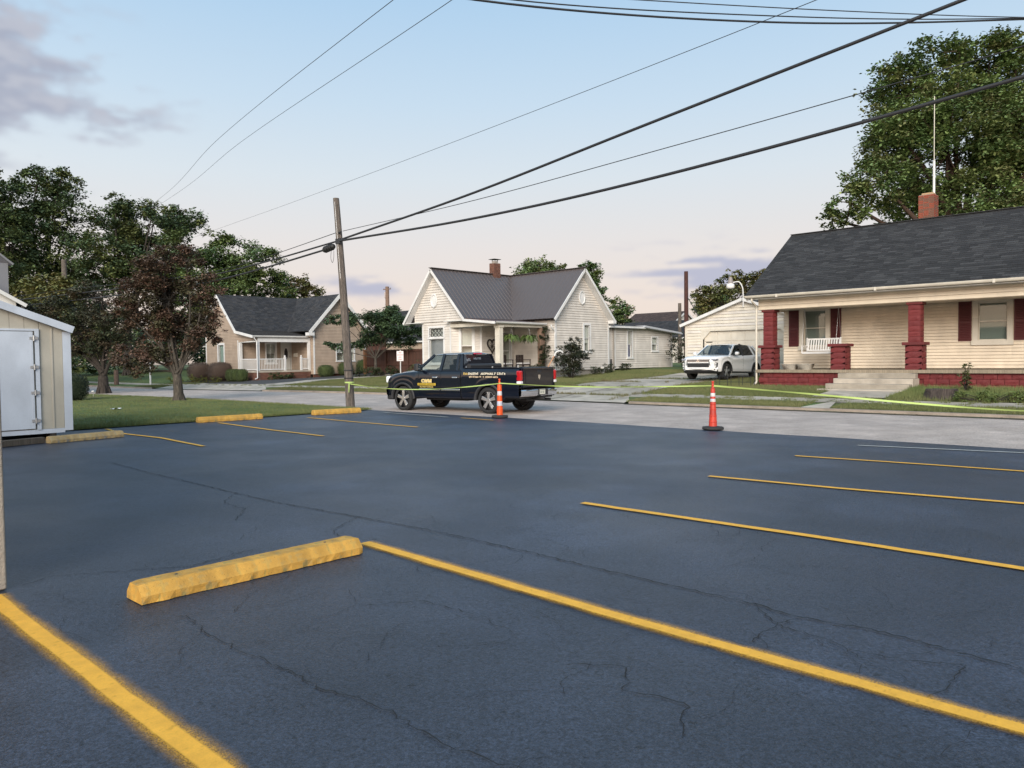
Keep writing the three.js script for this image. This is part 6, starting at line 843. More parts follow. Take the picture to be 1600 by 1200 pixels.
[[-27.0, 35.5, 0.36, 'small green plant by the white cottage side wall, nearest the tall shrub'], [-27.05, 36.6, 0.4, 'middle small bush along the white cottage side wall'], [-27.1, 38.4, 0.34, 'low plant by the black vent pipe of the white cottage']].forEach(([X, v, s, l], i) => shrub('shrub', l, X, v, [[0, s * 0.7, 0, s], [0.2, s * 0.9, 0.2, s * 0.7]], 1300, 0.06, [[0.04, 0.055, 0.022], [0.055, 0.065, 0.03]], 2020 + i));
// clipped bushes: dense, with a trimmed outline
function clipped(label, X, v, rx, h, cols, seed, y, n = 3600, size = 0.045) {
  const t = localThing('clipped_bush', label, 'bush', X, y ?? H(X, v), v), r = rng(seed), pos = [], col = [], idx = [];
  const core = new THREE.SphereGeometry(1, 18, 12); { const p = core.attributes.position; for (let i = 0; i < p.count; i++) { const a = p.getX(i), b = p.getY(i), c = p.getZ(i), k = 0.9 * Math.pow(Math.abs(a) ** 3 + Math.abs(b) ** 3 + Math.abs(c) ** 3, -1 / 3); p.setXYZ(i, a * k * rx * 0.93, h / 2 + b * k * h * 0.5, c * k * rx * 0.93); } core.computeVertexNormals(); }
  part(t, 'twig_mass', core, mat(cols[0][0], cols[0][1], cols[0][2], 0.95));
  for (let i = 0; i < n; i++) { const u = r() * 2 - 1, a = r() * 6.283, q = Math.sqrt(1 - u * u); let d = [q * Math.cos(a), u, q * Math.sin(a)]; const k = 0.9 * Math.pow(Math.abs(d[0]) ** 3 + Math.abs(d[1]) ** 3 + Math.abs(d[2]) ** 3, -1 / 3) * (0.93 + 0.14 * r()); const x = d[0] * k * rx, yy = Math.max(0.02, h / 2 + d[1] * k * h / 2), z = d[2] * k * rx, s = size * (0.6 + 0.8 * r()), p = pos.length / 3, e = new THREE.Vector3(r() - 0.5 + d[0], r() - 0.3 + d[1], r() - 0.5 + d[2]).normalize(), w = new THREE.Vector3(r() - 0.5, r() - 0.5, r() - 0.5).cross(e).normalize(), c = cols[Math.floor(r() * cols.length)], tn = 0.75 + 0.5 * r(); for (const [f, g] of [[0, 0], [0.5, 0.36], [1, 0], [0.5, -0.36]]) { pos.push(x + e.x * s * f + w.x * s * g, yy + e.y * s * f + w.y * s * g, z + e.z * s * f + w.z * s * g); col.push(c[0] * tn, c[1] * tn, c[2] * tn); } idx.push(p, p + 1, p + 2, p, p + 2, p + 3); }
  const g = new THREE.BufferGeometry(); g.setAttribute('position', new THREE.Float32BufferAttribute(pos, 3)); g.setAttribute('color', new THREE.Float32BufferAttribute(col, 3)); g.setIndex(idx); g.computeVertexNormals(); g.userData.keepUV = g.userData.local = true; part(t, 'leaves', g, leafMat); return t;
}
const BX = [[0.05, 0.07, 0.02], [0.06, 0.08, 0.022], [0.045, 0.06, 0.02]], BRW = [[0.075, 0.05, 0.038], [0.09, 0.06, 0.045], [0.06, 0.045, 0.034]];
clipped('dark clipped bush standing just right of the white shed', -38.2, 11.4, 0.72, 1.32, [[0.018, 0.03, 0.014], [0.024, 0.036, 0.016]], 31, undefined, 5000);
clipped('brownish bush under the tan cottage front window, left of two', -61.2, 27.8, 0.95, 1.5, BRW, 32); clipped('brownish bush under the tan cottage front window, right of two', -57.6, 27.8, 1.0, 1.5, BRW, 33);
[['left', -55.4, 27.6], ['middle', -54.5, 27.5], ['right', -53.6, 27.5]].forEach(([w, X, v], i) => clipped(`${w} of three small green box bushes by the tan porch corner`, X, v, 0.42, 0.95, BX, 40 + i, undefined, 2000));
[['nearest the porch', -51.9, 33.6], ['below the twin window', -51.9, 35.4], ['at the wooden fence', -51.9, 37.2]].forEach(([w, X, v], i) => clipped(`round green bush along the tan cottage wing, ${w}`, X, v, 0.6, 0.95 + 0.1 * i, BX, 50 + i, undefined, 2400));
[[-60.2, 26.7], [-58.4, 26.6], [-56.2, 26.7], [-63.2, 26.8], [-64.4, 26.9]].forEach(([X, v], i) => shrub('flowering_plant', `yellow flowering plant in the tan cottage bed, number ${['three', 'four', 'five', 'two', 'one'][i]} from the left`, X, v, [[0, 0.22, 0, 0.4], [0.3, 0.2, 0.1, 0.3]], 900, 0.06, [[0.20, 0.19, 0.03], [0.14, 0.15, 0.03]], 2100 + i, { group: 'yellow bedding plants' }));
shrub('shrub', 'leafy border plants below the tan porch railing', -52.2, 29.6, [[0, 0.25, 0, 0.4], [0, 0.25, 0.6, 0.4], [0, 0.25, -0.5, 0.35], [0, 0.2, 1.1, 0.35]], 1800, 0.08, BX, 2110); shrub('shrub', 'low grass clump round the trunk of the umbrella-shaped tree', -46.2, 34.2, [[0, 0.3, 0, 0.6], [0.9, 0.3, 0.8, 0.55], [-0.8, 0.28, -0.7, 0.55]], 2600, 0.1, [[0.04, 0.055, 0.02]], 2111);
shrub('shrub', 'yellow-green bush beside the left wall of the white cottage', -37.4, 32.2, [[0, 0.6, 0, 0.8], [0.6, 0.6, 0.5, 0.7], [-0.6, 0.5, -0.6, 0.7]], 4500, 0.08, [[0.075, 0.085, 0.02], [0.06, 0.07, 0.02]], 2112); shrub('shrub', 'tall pale green shrub left of the white cottage', -39.5, 36, [[0, 1.2, 0, 0.7], [0, 2.2, 0.2, 0.7], [0.3, 1.7, 0.4, 0.6], [-0.8, 0.9, -0.8, 0.8]], 5000, 0.09, OLV, 2113);
shrub('weed', 'feathery tall weed growing before the red bungalow foundation', -6.35, 27.6, [[0, 0.25, 0, 0.2], [0, 0.55, 0, 0.18], [0.03, 0.85, 0, 0.13]], 900, 0.06, [[0.10, 0.105, 0.045], [0.08, 0.09, 0.03]], 2120); shrub('weed', 'bushy green weeds over the old stump', -5.3, 25.6, [[0, 0.1, 0, 0.3], [0.8, 0.1, 0.1, 0.32], [-0.7, 0.08, -0.1, 0.25], [1.5, 0.1, 0, 0.3]], 3600, 0.06, [[0.10, 0.14, 0.035], [0.12, 0.15, 0.04]], 2121);
// fallen leaves
{ const r = rng(91), pos = [], col = [], idx = []; const add = (X, y, v) => { const a = r() * 6.28, s = 0.035 + 0.04 * r(), p = pos.length / 3, c = [[0.16, 0.09, 0.05], [0.20, 0.15, 0.06], [0.12, 0.07, 0.05]][Math.floor(r() * 3)]; for (const [f, g] of [[0, 0], [0.5, 0.36], [1, 0], [0.5, -0.36]]) { pos.push(X + Math.cos(a) * s * f - Math.sin(a) * s * g, y + 0.012 * r() * (f + 0.3), -(v + Math.sin(a) * s * f + Math.cos(a) * s * g)); col.push(...c); } idx.push(p, p + 1, p + 2, p, p + 2, p + 3); };
  for (let i = 0; i < 500; i++) { const X = -33 + (r() + r() - 1) * 7, v = 13 + (r() + r() - 1) * 3.5; if (v < 15.3) add(X, fall(X) + 0.09, v); } for (let i = 0; i < 220; i++) { const X = -15 + r() * 16; add(X, 0.004, 22.74 - r() * r() * 0.5); } for (let i = 0; i < 120; i++) add(-20.9 + r() * r() * 6, 0.012, 5 + r() * 10);
  const g = new THREE.BufferGeometry(); g.setAttribute('position', new THREE.Float32BufferAttribute(pos, 3)); g.setAttribute('color', new THREE.Float32BufferAttribute(col, 3)); g.setIndex(idx); g.computeVertexNormals(); const m = finish(new THREE.Mesh(g, leafMat)); m.name = 'fallen_leaves'; m.userData = { kind: 'stuff', label: 'scattered dry brown leaves on lawn, gutter and lot edge', category: 'leaves' }; scene.add(m); }
// grass
{
  const bl = (h, w, lean, a) => { const c = Math.cos(a), s = Math.sin(a); return [[-w * c, 0, -w * s], [w * c, 0, w * s], [lean * s, h, -lean * c]]; };
  const r = rng(5), pos = []; for (let i = 0; i < 7; i++) { const a = r() * 6.28, ox = (r() - 0.5) * 0.09, oz = (r() - 0.5) * 0.09; for (const p of bl(0.035 + 0.045 * r(), 0.006, (r() - 0.5) * 0.07, a)) pos.push(p[0] + ox, p[1], p[2] + oz); }
  const g = new THREE.BufferGeometry(); g.setAttribute('position', new THREE.Float32BufferAttribute(pos, 3)); g.computeVertexNormals();
  function patch(name, label, n, spot, hS, seed, cA, cB) {
    const q = rng(seed), m = new THREE.InstancedMesh(g, mat(1, 1, 1, 0.85), n), M4 = new THREE.Matrix4(), Q = new THREE.Quaternion(), c = new THREE.Color();
    for (let i = 0; i < n; i++) { const [X, y, v] = spot(q); const s = hS * (0.6 + 0.8 * q()); Q.setFromAxisAngle(up3, q() * 6.28); M4.compose(V3(X, y, v), Q, new THREE.Vector3(1.1, s, 1.1)); m.setMatrixAt(i, M4); const t = clamp(0.5 + 1.8 * (fbm(X * 0.5, v * 0.9, 0, 4, 60) - 0.5) + (q() - 0.5) * 0.5); c.setRGB(lerp(cA[0], cB[0], t), lerp(cA[1], cB[1], t), lerp(cA[2], cB[2], t)); m.setColorAt(i, c); }
    m.name = name; m.userData = { kind: 'stuff', label, category: 'grass' }; m.castShadow = m.receiveShadow = true; scene.add(m);
  }
  const gA = [0.10, 0.13, 0.04], gB = [0.18, 0.19, 0.07];
  patch('lawn_grass', 'mown grass of the lawn between the car park and the street', 52000, (q) => { const X = -21.05 - Math.pow(q(), 1.5) * 34, v = 5.5 + q() * 9.85; return [X, fall(X) + 0.02, v]; }, 0.9, 1, gA, gB);
  const paved = (X, v) => (X > -22.5 && X < -17 && v < 37) || (v > 24.3 && v < 25.4 && hash(Math.round(X * 3), Math.round(v * 9), 3) < 0.85) || (v < 25 && apronMask(X) > 0.5) || (X > -10.6 && X < -8.1 && v > 25.6) || (X > -9.8 && X < -8.8 && v < 24.5) || (X < -44 && X > -57 && v > 25.4) || (X < -52 && v > 26.3) || (X > -35 && X < -28.2 && v > 28.9) || (X > -28.3 && X < -27.6 && v > 32) || (X > -14.2 && v > 28.9);
  patch('yard_grass', 'grass of the front yards across the street', 90000, (q) => { let X, v; do { X = -62 + q() * 64; v = 23.0 + Math.pow(q(), 1.3) * 17; } while (paved(X, v)); return [X, H(X, v), v]; }, 1.1, 2, [0.10, 0.125, 0.04], [0.17, 0.17, 0.07]);
  patch('rough_grass', 'long uncut grass before the bungalow foundation', 9000, (q) => { const X = -8.1 + q() * 10, v = 25.5 + q() * 3.3; return [X, H(X, v), v]; }, 2.0, 3, [0.10, 0.14, 0.04], [0.18, 0.19, 0.07]);
  patch('joint_grass', 'grass tufts growing in the driveway joints', 1600, (q) => { const vs = [24.5, 27.2, 29.9, 32.6], k = Math.floor(q() * 4), X = -22.4 + q() * 5.3; const c = q() < 0.7; const v = c ? vs[k] + (q() - 0.5) * 0.12 : 23.2 + q() * 12; return [c ? (fbm(X * 0.8, k * 7, 0, 2, 4) > 0.5 ? X : -22.35 + q() * 0.2) : (q() < 0.5 ? -22.35 : -17.15) + (q() - 0.5) * 0.3, H(X, v) + 0.015, v]; }, 1.3, 4, [0.10, 0.12, 0.04], [0.16, 0.13, 0.07]);
}
// ---------- poles, wires, cones, tape and other small things ----------
{
  const P = thing('utility_pole', 'leaning weathered utility pole between the lawn and the street', 'utility pole', -22.45, 0, 15.5), secs = []; const pc = (t) => { const y = lerp(-0.1, 7.34, t); return V3(lerp(-22.45, -23.1, t) + 0.05 * Math.sin(t * 3), y, 15.5); };
  for (let i = 0; i <= 24; i++) { const t = i / 24, c = pc(t), R = lerp(0.155, 0.105, t), s = []; for (let k = 0; k < 14; k++) { const a = k / 14 * Math.PI * 2, j = 1 + 0.05 * (fbm(k * 1.3, i * 0.35, 0, 3, 3) - 0.5); s.push(V3(c.x + Math.cos(a) * R * j, c.y, -c.z + Math.sin(a) * R * j)); } secs.push(s); }
  part(P, 'shaft', merge([loft(secs, true), poly(secs[24])]), MT.pole);
  for (const y of [1.05, 1.32]) { const c = pc((y + 0.1) / 7.44); part(P, 'band', (() => { const g = new THREE.TorusGeometry(0.155, 0.018, 6, 20); g.rotateX(Math.PI / 2); g.translate(c.x, y, c.z); return g; })(), MT.darkSteel); }
  { const c = pc((6.08) / 7.44); part(P, 'insulator', merge([rod(V3(c.x + 0.1, 6.1, 15.42), V3(c.x + 0.26, 6.12, 15.42), 0.03)]), MT.darkSteel); part(P, 'ground_wire', rod(pc(0.62).add(new THREE.Vector3(0.05, 0, 0.11)), pc(0.98).add(new THREE.Vector3(0.05, 0, 0.1)), 0.008), MT.steel); part(P, 'bolt_plate', bx(-22.98, -22.7, 5.72, 5.9, 15.36, 15.4), MT.darkSteel); }
  const S = thing('splice_case', 'black cable splice case hanging left of the leaning pole', 'splice case', -23.45, 5.6, 15.4); part(S, 'case', (() => { const g = new THREE.CapsuleGeometry(0.1, 0.5, 4, 12); g.rotateZ(Math.PI / 2 + 0.12); g.translate(-23.45, 5.63, -15.4); return g; })(), MT.black); part(S, 'ribs', merge([0, 1, 2, 3].map(i => { const g = new THREE.TorusGeometry(0.105, 0.02, 6, 14); g.rotateY(Math.PI / 2); g.rotateZ(0.12); g.translate(-23.65 + i * 0.13, 5.605 + i * 0.016, -15.4); return g; })), MT.black); part(S, 'drip_loop', tube([V3(-23.3, 5.55, 15.4), V3(-23.33, 5.25, 15.4), V3(-23.24, 5.1, 15.4), V3(-23.16, 5.25, 15.4), V3(-23.14, 5.5, 15.4)], 0.008), MT.wire);
  // the next pole, beyond the right edge of the picture
  const N = thing('utility_pole', 'tall utility pole beyond the right end of the bungalow', 'utility pole', 26, 0, 15.5); part(N, 'shaft', rod(V3(26, -0.2, 15.5), V3(26, 11.5, 15.5), 0.17, 0.12, 14), MT.pole);
}
function wire(label, pts, r, group) { const w = thing('overhead_wire', label, 'wire', pts[0][0], pts[0][1], pts[0][2], group); part(w, 'strand', tube(pts.map(p => V3(...p)), r, 64, 6), MT.wire); return w; }
wire('thick overhead cable rising from the leaning pole to the top edge right', [[-22.78, 5.84, 15.4], [-16, 6.42, 15.4], [-10.43, 7.06, 15.4], [-3.55, 7.84, 15.4], [8, 9.2, 15.4], [26, 11.2, 15.5]], 0.034);
wire('thin overhead line crossing before the large tree', [[-22.6, 6.13, 15.42], [-16, 6.2, 15.4], [-10.43, 6.41, 15.4], [-2.73, 6.78, 15.4], [8, 7.6, 15.4], [26, 9.6, 15.5]], 0.01);
wire('lowest thick cable from the leaning pole to the right edge', [[-22.7, 5.8, 15.36], [-16, 5.69, 15.4], [-10.44, 5.8, 15.4], [-2.73, 6.27, 15.4], [8, 7.3, 15.4], [26, 9.2, 15.5]], 0.036);
wire('upper cable running left from the leaning pole into the maple', [[-22.88, 5.82, 15.4], [-28, 5.58, 15.45], [-33.4, 5.46, 15.5], [-52, 5.9, 15.6], [-68, 6.4, 15.6]], 0.03);
wire('lower cable running left from the splice case into the maple', [[-23.7, 5.6, 15.4], [-28, 5.36, 15.45], [-33.4, 5.18, 15.5], [-52, 5.5, 15.6], [-68, 6.0, 15.6]], 0.034);
wire('thin line from the pole top bracket towards the left', [[-22.9, 6.13, 15.42], [-27.55, 5.78, 15.4], [-33, 5.6, 15.5], [-52, 6.2, 15.6], [-68, 6.6, 15.6]], 0.012);
wire('left one of two thin wires climbing from the far pole to the top edge', [[-83.46, 11.55, 24.71], [-51.17, 12.35, 20.91], [-30, 10.6, 14.6], [-11.29, 8.21, 8.89], [-2, 6.9, 6.1]], 0.007);
wire('right one of two thin wires climbing from the far pole to the top edge', [[-83.4, 11.5, 24.8], [-50.42, 12.62, 21.63], [-30, 10.7, 15.6], [-10.53, 8.19, 9.62], [-1, 6.95, 6.6]], 0.007);
wire('long thin wire crossing the middle of the sky', [[-80, 13.86, 34], [-57.93, 12.12, 28.27], [-35, 10.3, 22.2], [-4.9, 7.19, 12.16], [4, 6.4, 9]], 0.007);
wire('lower of the cables along the top edge right', [[-12.6, 8.3, 2.6], [-10.2, 7.5, 6.3], [-8.77, 7.26, 8.48], [-6.34, 7.72, 13.57], [-3.39, 8.58, 19.17], [2, 10.4, 29]], 0.019);
wire('second cable just above the lower one along the top edge', [[-12.6, 8.45, 2.6], [-10.2, 7.6, 6.3], [-8.77, 7.33, 8.48], [-6.3, 7.82, 13.57], [-3.36, 8.6, 19.17], [2, 10.5, 29]], 0.012);
wire('uppermost thin cable at the top right edge', [[-12, 8.8, 9], [-9.19, 9.08, 13.69], [-6.4, 9.2, 17.6], [-3.81, 9.49, 21.57], [2, 10.6, 31]], 0.012);
function farPole(label, X, v, y0, y1, r, m, arm, cat) { const p = thing('utility_pole', label, 'utility pole', X, y0, v); part(p, 'shaft', rod(V3(X, y0, v), V3(X, y1, v), r, r * 0.8, 10), m); if (arm) { part(p, 'crossarm', bx(X - 1.1, X + 1.1, y1 - 0.55, y1 - 0.4, v - 0.1, v + 0.02), m); for (const k of [-0.95, -0.4, 0.4, 0.95]) part(p, 'insulator', rod(V3(X + k, y1 - 0.4, v), V3(X + k, y1 - 0.2, v), 0.05, 0.03, 6), MT.darkSteel); } if (arm === 2) part(p, 'transformer', (() => { const g = new THREE.CapsuleGeometry(0.28, 0.7, 4, 12); g.translate(X - 0.42, y1 - 1.5, -v); return g; })(), mat(0.5, 0.42, 0.4, 0.6)); return p; }
farPole('grey wooden pole rising before the yellow-green tree at left', -83.46, 24.71, -0.3, 11.8, 0.3, MT.pole, 0); farPole('dark red-brown pole above the garage roof', -32.6, 54.89, 0.8, 8.5, 0.2, MT.poleRed, 0); farPole('shorter grey pole beside the dark red-brown one', -37.19, 61.48, 0.8, 6.5, 0.19, MT.pole, 0); farPole('small distant pole with crossarm and transformer right of the cottage gable', -52.26, 74.81, 0.8, 7.8, 0.2, MT.poleFar, 2); farPole('faraway pinkish pole with crossarm and transformer above the umbrella tree', -113.04, 86.43, 0.5, 15.0, 0.42, MT.poleFar, 2);
wire('guy wire from the dark red-brown pole down behind the garage', [[-32.6, 6.6, 54.9], [-31.2, 5.0, 54.2], [-29.6, 3.2, 53.4]], 0.03);
// channelizer cones
function cone(label, X, v, o) {
  const c = localThing('channelizer_cone', label, 'traffic cone', X, 0.012, v, 0.3, 'channelizer cones');
  const L = (pts, seg = 28) => { const g = new THREE.LatheGeometry(pts.map(p => new THREE.Vector2(...p)), seg); return g; };
  part(c, 'base', (() => { const g = L([[0.02, 0], [0.235, 0], [0.245, 0.02], [0.235, 0.06], [0.1, 0.075], [0.02, 0.075]], 8); return g; })(), mat(0.035, 0.035, 0.038, 0.85, { map: TX.concrete }));
  const org = mat(o.c[0], o.c[1], o.c[2], 0.45, { map: TX.paint }), wht = mat(0.72, 0.68, 0.66, 0.35, { map: TX.paint });
  const R = (y) => interp(y, [0.07, 0.5, 0.92], o.r), st = o.bands; // alternating bands, each a ring
  for (let i = 0; i < st.length - 1; i++) { const a = st[i][0], b = st[i + 1][0]; part(c, st[i][1] === 'w' ? 'reflective_band' : 'orange_section', L([[R(a) - 0.004, a], [R(a), a + 0.004], [R(b), b - 0.006], [R(b) - 0.006, b]]), st[i][1] === 'w' ? wht : org); }
  for (const y of o.rings) part(c, 'ridge', L([[R(y) - 0.002, y - 0.012], [R(y) + 0.009, y - 0.004], [R(y) + 0.009, y + 0.004], [R(y) - 0.002, y + 0.012]]), org);
  part(c, 'top_grip', L([[R(0.92), 0.92], [0.028, 0.935], [0.022, 0.97], [0.035, 0.985], [0.035, 1.0], [0.02, 1.01], [0.02, 1.045], [0.032, 1.06], [0.028, 1.085], [0, 1.09]]), org); return c;
}
cone('orange and white channelizer cone before the truck rear wheel', -15.06, 15.36, { c: [0.86, 0.10, 0.012], r: [0.088, 0.074, 0.06], bands: [[0.07, 'o'], [0.33, 'w'], [0.46, 'o'], [0.62, 'w'], [0.74, 'o'], [0.92, 'e']], rings: [0.2] });
cone('red-orange scuffed channelizer cone in the right half of the street', -8.61, 15.62, { c: [0.62, 0.05, 0.025], r: [0.092, 0.068, 0.047], bands: [[0.07, 'o'], [0.62, 'w'], [0.69, 'o'], [0.74, 'w'], [0.82, 'o'], [0.92, 'e']], rings: [0.17, 0.31, 0.45, 0.57] });
// caution tape: a thin strip, twisting as it sags
function tape(label, pts, w) { const t = thing('caution_tape', label, 'caution tape', pts[0][0], pts[0][1], pts[0][2], 'caution tape'), cv = new THREE.CatmullRomCurve3(pts.map(p => V3(...p))), n = 90, a = [], r = rng(pts.length * 7 + 1); for (let i = 0; i <= n; i++) { const p = cv.getPoint(i / n), tw = 0.5 + 0.9 * Math.sin(i * 0.16 + pts.length) + 0.2 * Math.sin(i * 0.61), d = new THREE.Vector3(0.4 * Math.sin(tw), Math.cos(tw * 0.6), 0.5 * Math.sin(tw)).normalize().multiplyScalar(w / 2); a.push([p.clone().add(d), p.clone().sub(d)]); } part(t, 'strip', loft(a), tapeMat); return t; }
const tapeMat = mat(0.42, 0.55, 0.17, 0.45);
tape('lime caution tape from the leaning pole to the cone by the truck', [[-22.35, 0.86, 15.36], [-20.4, 0.74, 15.34], [-18.3, 0.74, 15.34], [-16.5, 0.84, 15.34], [-15.05, 0.965, 15.33]], 0.028);
tape('lime caution tape stretched between the two channelizer cones', [[-15.05, 0.975, 15.33], [-13.4, 0.93, 15.4], [-11.6, 0.92, 15.45], [-10, 0.955, 15.5], [-8.61, 0.995, 15.6]], 0.028);
tape('lime caution tape running from the scuffed cone past the bungalow', [[-8.6, 0.995, 15.6], [-6.9, 0.80, 16.8], [-5.0, 0.55, 18.4], [-3.46, 0.37, 20], [-1.5, 0.28, 22], [2, 0.55, 25]], 0.04);
{ const t = thing('tape_tail', 'loose lime tape end hanging from the leaning pole', 'caution tape', -22.3, 0.86, 15.34); part(t, 'strip', loft([[V3(-22.3, 0.92, 15.33), V3(-22.24, 0.92, 15.33)], [V3(-22.29, 0.75, 15.31), V3(-22.23, 0.75, 15.32)], [V3(-22.31, 0.56, 15.33), V3(-22.25, 0.55, 15.31)]]), tapeMat); const k = part(t, 'wrap', (() => { const g = new THREE.CylinderGeometry(0.163, 0.163, 0.05, 20, 1, true); g.translate(-22.5, 0.9, -15.5); return g; })(), tapeMat); }
// wooden fence: every board a mesh
{
  const F = thing('wooden_fence', 'dark red-brown board fence beside the tan cottage wing', 'fence', -47.2, 0.6, 36.5), n = 58, g = new THREE.BoxGeometry(0.128, 1.78, 0.02); metricUV(g);
  for (let i = 0; i < n; i++) { const X = -50.5 + i * 0.135; piece(F, 'board', g, i % 3 ? MT.fenceA : MT.fenceB, X, 0.65 + 0.9 + 0.01 * ((i * 7) % 3), 36.54 + 0.004 * (i % 2)); }
  for (const y of [1.32, 2.36]) part(F, 'rail', bx(-50.6, -42.7, y - 0.05, y + 0.05, 36.46, 36.52), MT.fenceA); for (const X of [-48, -45.3, -42.7]) part(F, 'post', bx(X - 0.06, X + 0.06, 0.5, 2.46, 36.4, 36.52), MT.fenceA); part(F, 'end_post', bx(-50.72, -50.56, 0.45, 2.5, 36.3, 36.55), MT.fencePost, 'lighter orange end post');
}
{ const s = thing('parking_sign', 'small white sign with red lettering on a white post before the fence', 'sign', -43.62, 0.5, 34.4), f = frame(-43.62, 34.4, -43.0, 35.0); part(s, 'post', rod(V3(-43.62, 0.45, 34.42), V3(-43.62, 2.36, 34.42), 0.04, 0.04, 8), MT.whitePaint); const tx = decal(0, 0, 192, 288, (x) => { x.fillStyle = '#e4d6d6'; x.fillRect(0, 0, 192, 288); x.fillStyle = '#9a4a50'; x.textAlign = 'center'; x.textBaseline = 'middle'; x.font = 'bold 54px sans-serif'; x.fillText('NO', 96, 46); x.font = 'bold 40px sans-serif'; x.fillText('PARKING', 96, 112); x.font = 'bold 46px sans-serif'; x.fillText('ANY', 96, 176); x.fillText('TIME', 96, 240); }); const c = V3(-43.6, 1.93, 34.38), d = new THREE.Vector3(0.725, 0, -0.688), up = new THREE.Vector3(0, 1, 0), q = (a, b, k) => c.clone().addScaledVector(d, a).addScaledVector(up, b).add(new THREE.Vector3(0.688 * k, 0, 0.725 * k)); part(s, 'panel', slab([q(-0.24, -0.36, 0.03), q(0.24, -0.36, 0.03), q(0.24, 0.36, 0.03), q(-0.24, 0.36, 0.03)], 0.012), MT.whitePaint); decalMesh(s, 'lettering', tx, q(-0.235, -0.355, 0.034), q(0.235, -0.355, 0.034), q(0.235, 0.355, 0.034), q(-0.235, 0.355, 0.034)); }
// hanging ferns and chairs on the white cottage porch
for (const [X, v, l] of [[-28.42, 29.95, 'left of two hanging ferns under the white cottage porch eave'], [-28.42, 31.35, 'right of two hanging ferns under the white cottage porch eave']]) {
  const f = thing('hanging_fern', l, 'fern', X, 2.55, v, 'hanging ferns'), r = rng(Math.round(v * 10)), fr = [];
  part(f, 'pot', (() => { const g = new THREE.LatheGeometry([[0.0, 0], [0.11, 0], [0.15, 0.17], [0.14, 0.17]].map(p => new THREE.Vector2(...p)), 14); g.translate(X, 2.58, -v); return g; })(), MT.whitePaint); part(f, 'hanger', merge([0, 1, 2].map(i => rod(V3(X + 0.13 * Math.cos(i * 2.1), 2.74, v + 0.13 * Math.sin(i * 2.1)), V3(X, 3.35, v), 0.004, 0.004, 4))), MT.steel);
  for (let i = 0; i < 90; i++) { const a = r() * 6.28, L = 0.32 + 0.34 * r(), ris = 0.1 + 0.25 * r(), s = []; const w = 0.05 + 0.02 * r(); for (let k = 0; k <= 5; k++) { const t = k / 5, x = X + Math.cos(a) * L * t, z = v + Math.sin(a) * L * t, y = 2.74 + ris * Math.sin(t * 2) - 0.42 * L * 1.6 * t * t, ww = w * Math.sin(Math.PI * (0.12 + 0.85 * t)); s.push([V3(x - Math.sin(a) * ww, y, z + Math.cos(a) * ww), V3(x + Math.sin(a) * ww, y + 0.01, z - Math.cos(a) * ww)]); } fr.push(flat(loft(s))); }
  part(f, 'fronds', merge(fr), mat(0.085, 0.13, 0.03, 0.7));
}
for (const [X, v, l] of [[-29.5, 30.6, 'dark patio chair with white cushion on the white cottage porch, left one'], [-29.3, 31.8, 'dark patio chair with white cushion on the white cottage porch, right one']]) { const c = thing('patio_chair', l, 'chair', X, 0.94, v, 'patio chairs'), m = mat(0.025, 0.014, 0.012, 0.6); part(c, 'seat', bx(X - 0.3, X + 0.3, 1.28, 1.33, v - 0.3, v + 0.3), m); part(c, 'cushion', rbx(X - 0.27, X + 0.28, 1.331, 1.42, v - 0.27, v + 0.27, 0.03), MT.whitePaint); part(c, 'backrest', merge([0, 1, 2, 3, 4].map(i => bx(X - 0.3, X - 0.26, 1.33, 1.86, v - 0.28 + i * 0.13, v - 0.2 + i * 0.13))), m); for (const a of [-0.27, 0.27]) for (const b of [-0.27, 0.27]) part(c, 'leg', bx(X + a - 0.025, X + a + 0.025, 0.945, 1.28, v + b - 0.025, v + b + 0.025), m); for (const b of [-0.3, 0.3]) part(c, 'armrest', merge([bx(X - 0.3, X + 0.3, 1.56, 1.6, v + b - 0.035, v + b + 0.035), bx(X + 0.24, X + 0.28, 1.33, 1.56, v + b - 0.02, v + b + 0.02)]), m); }
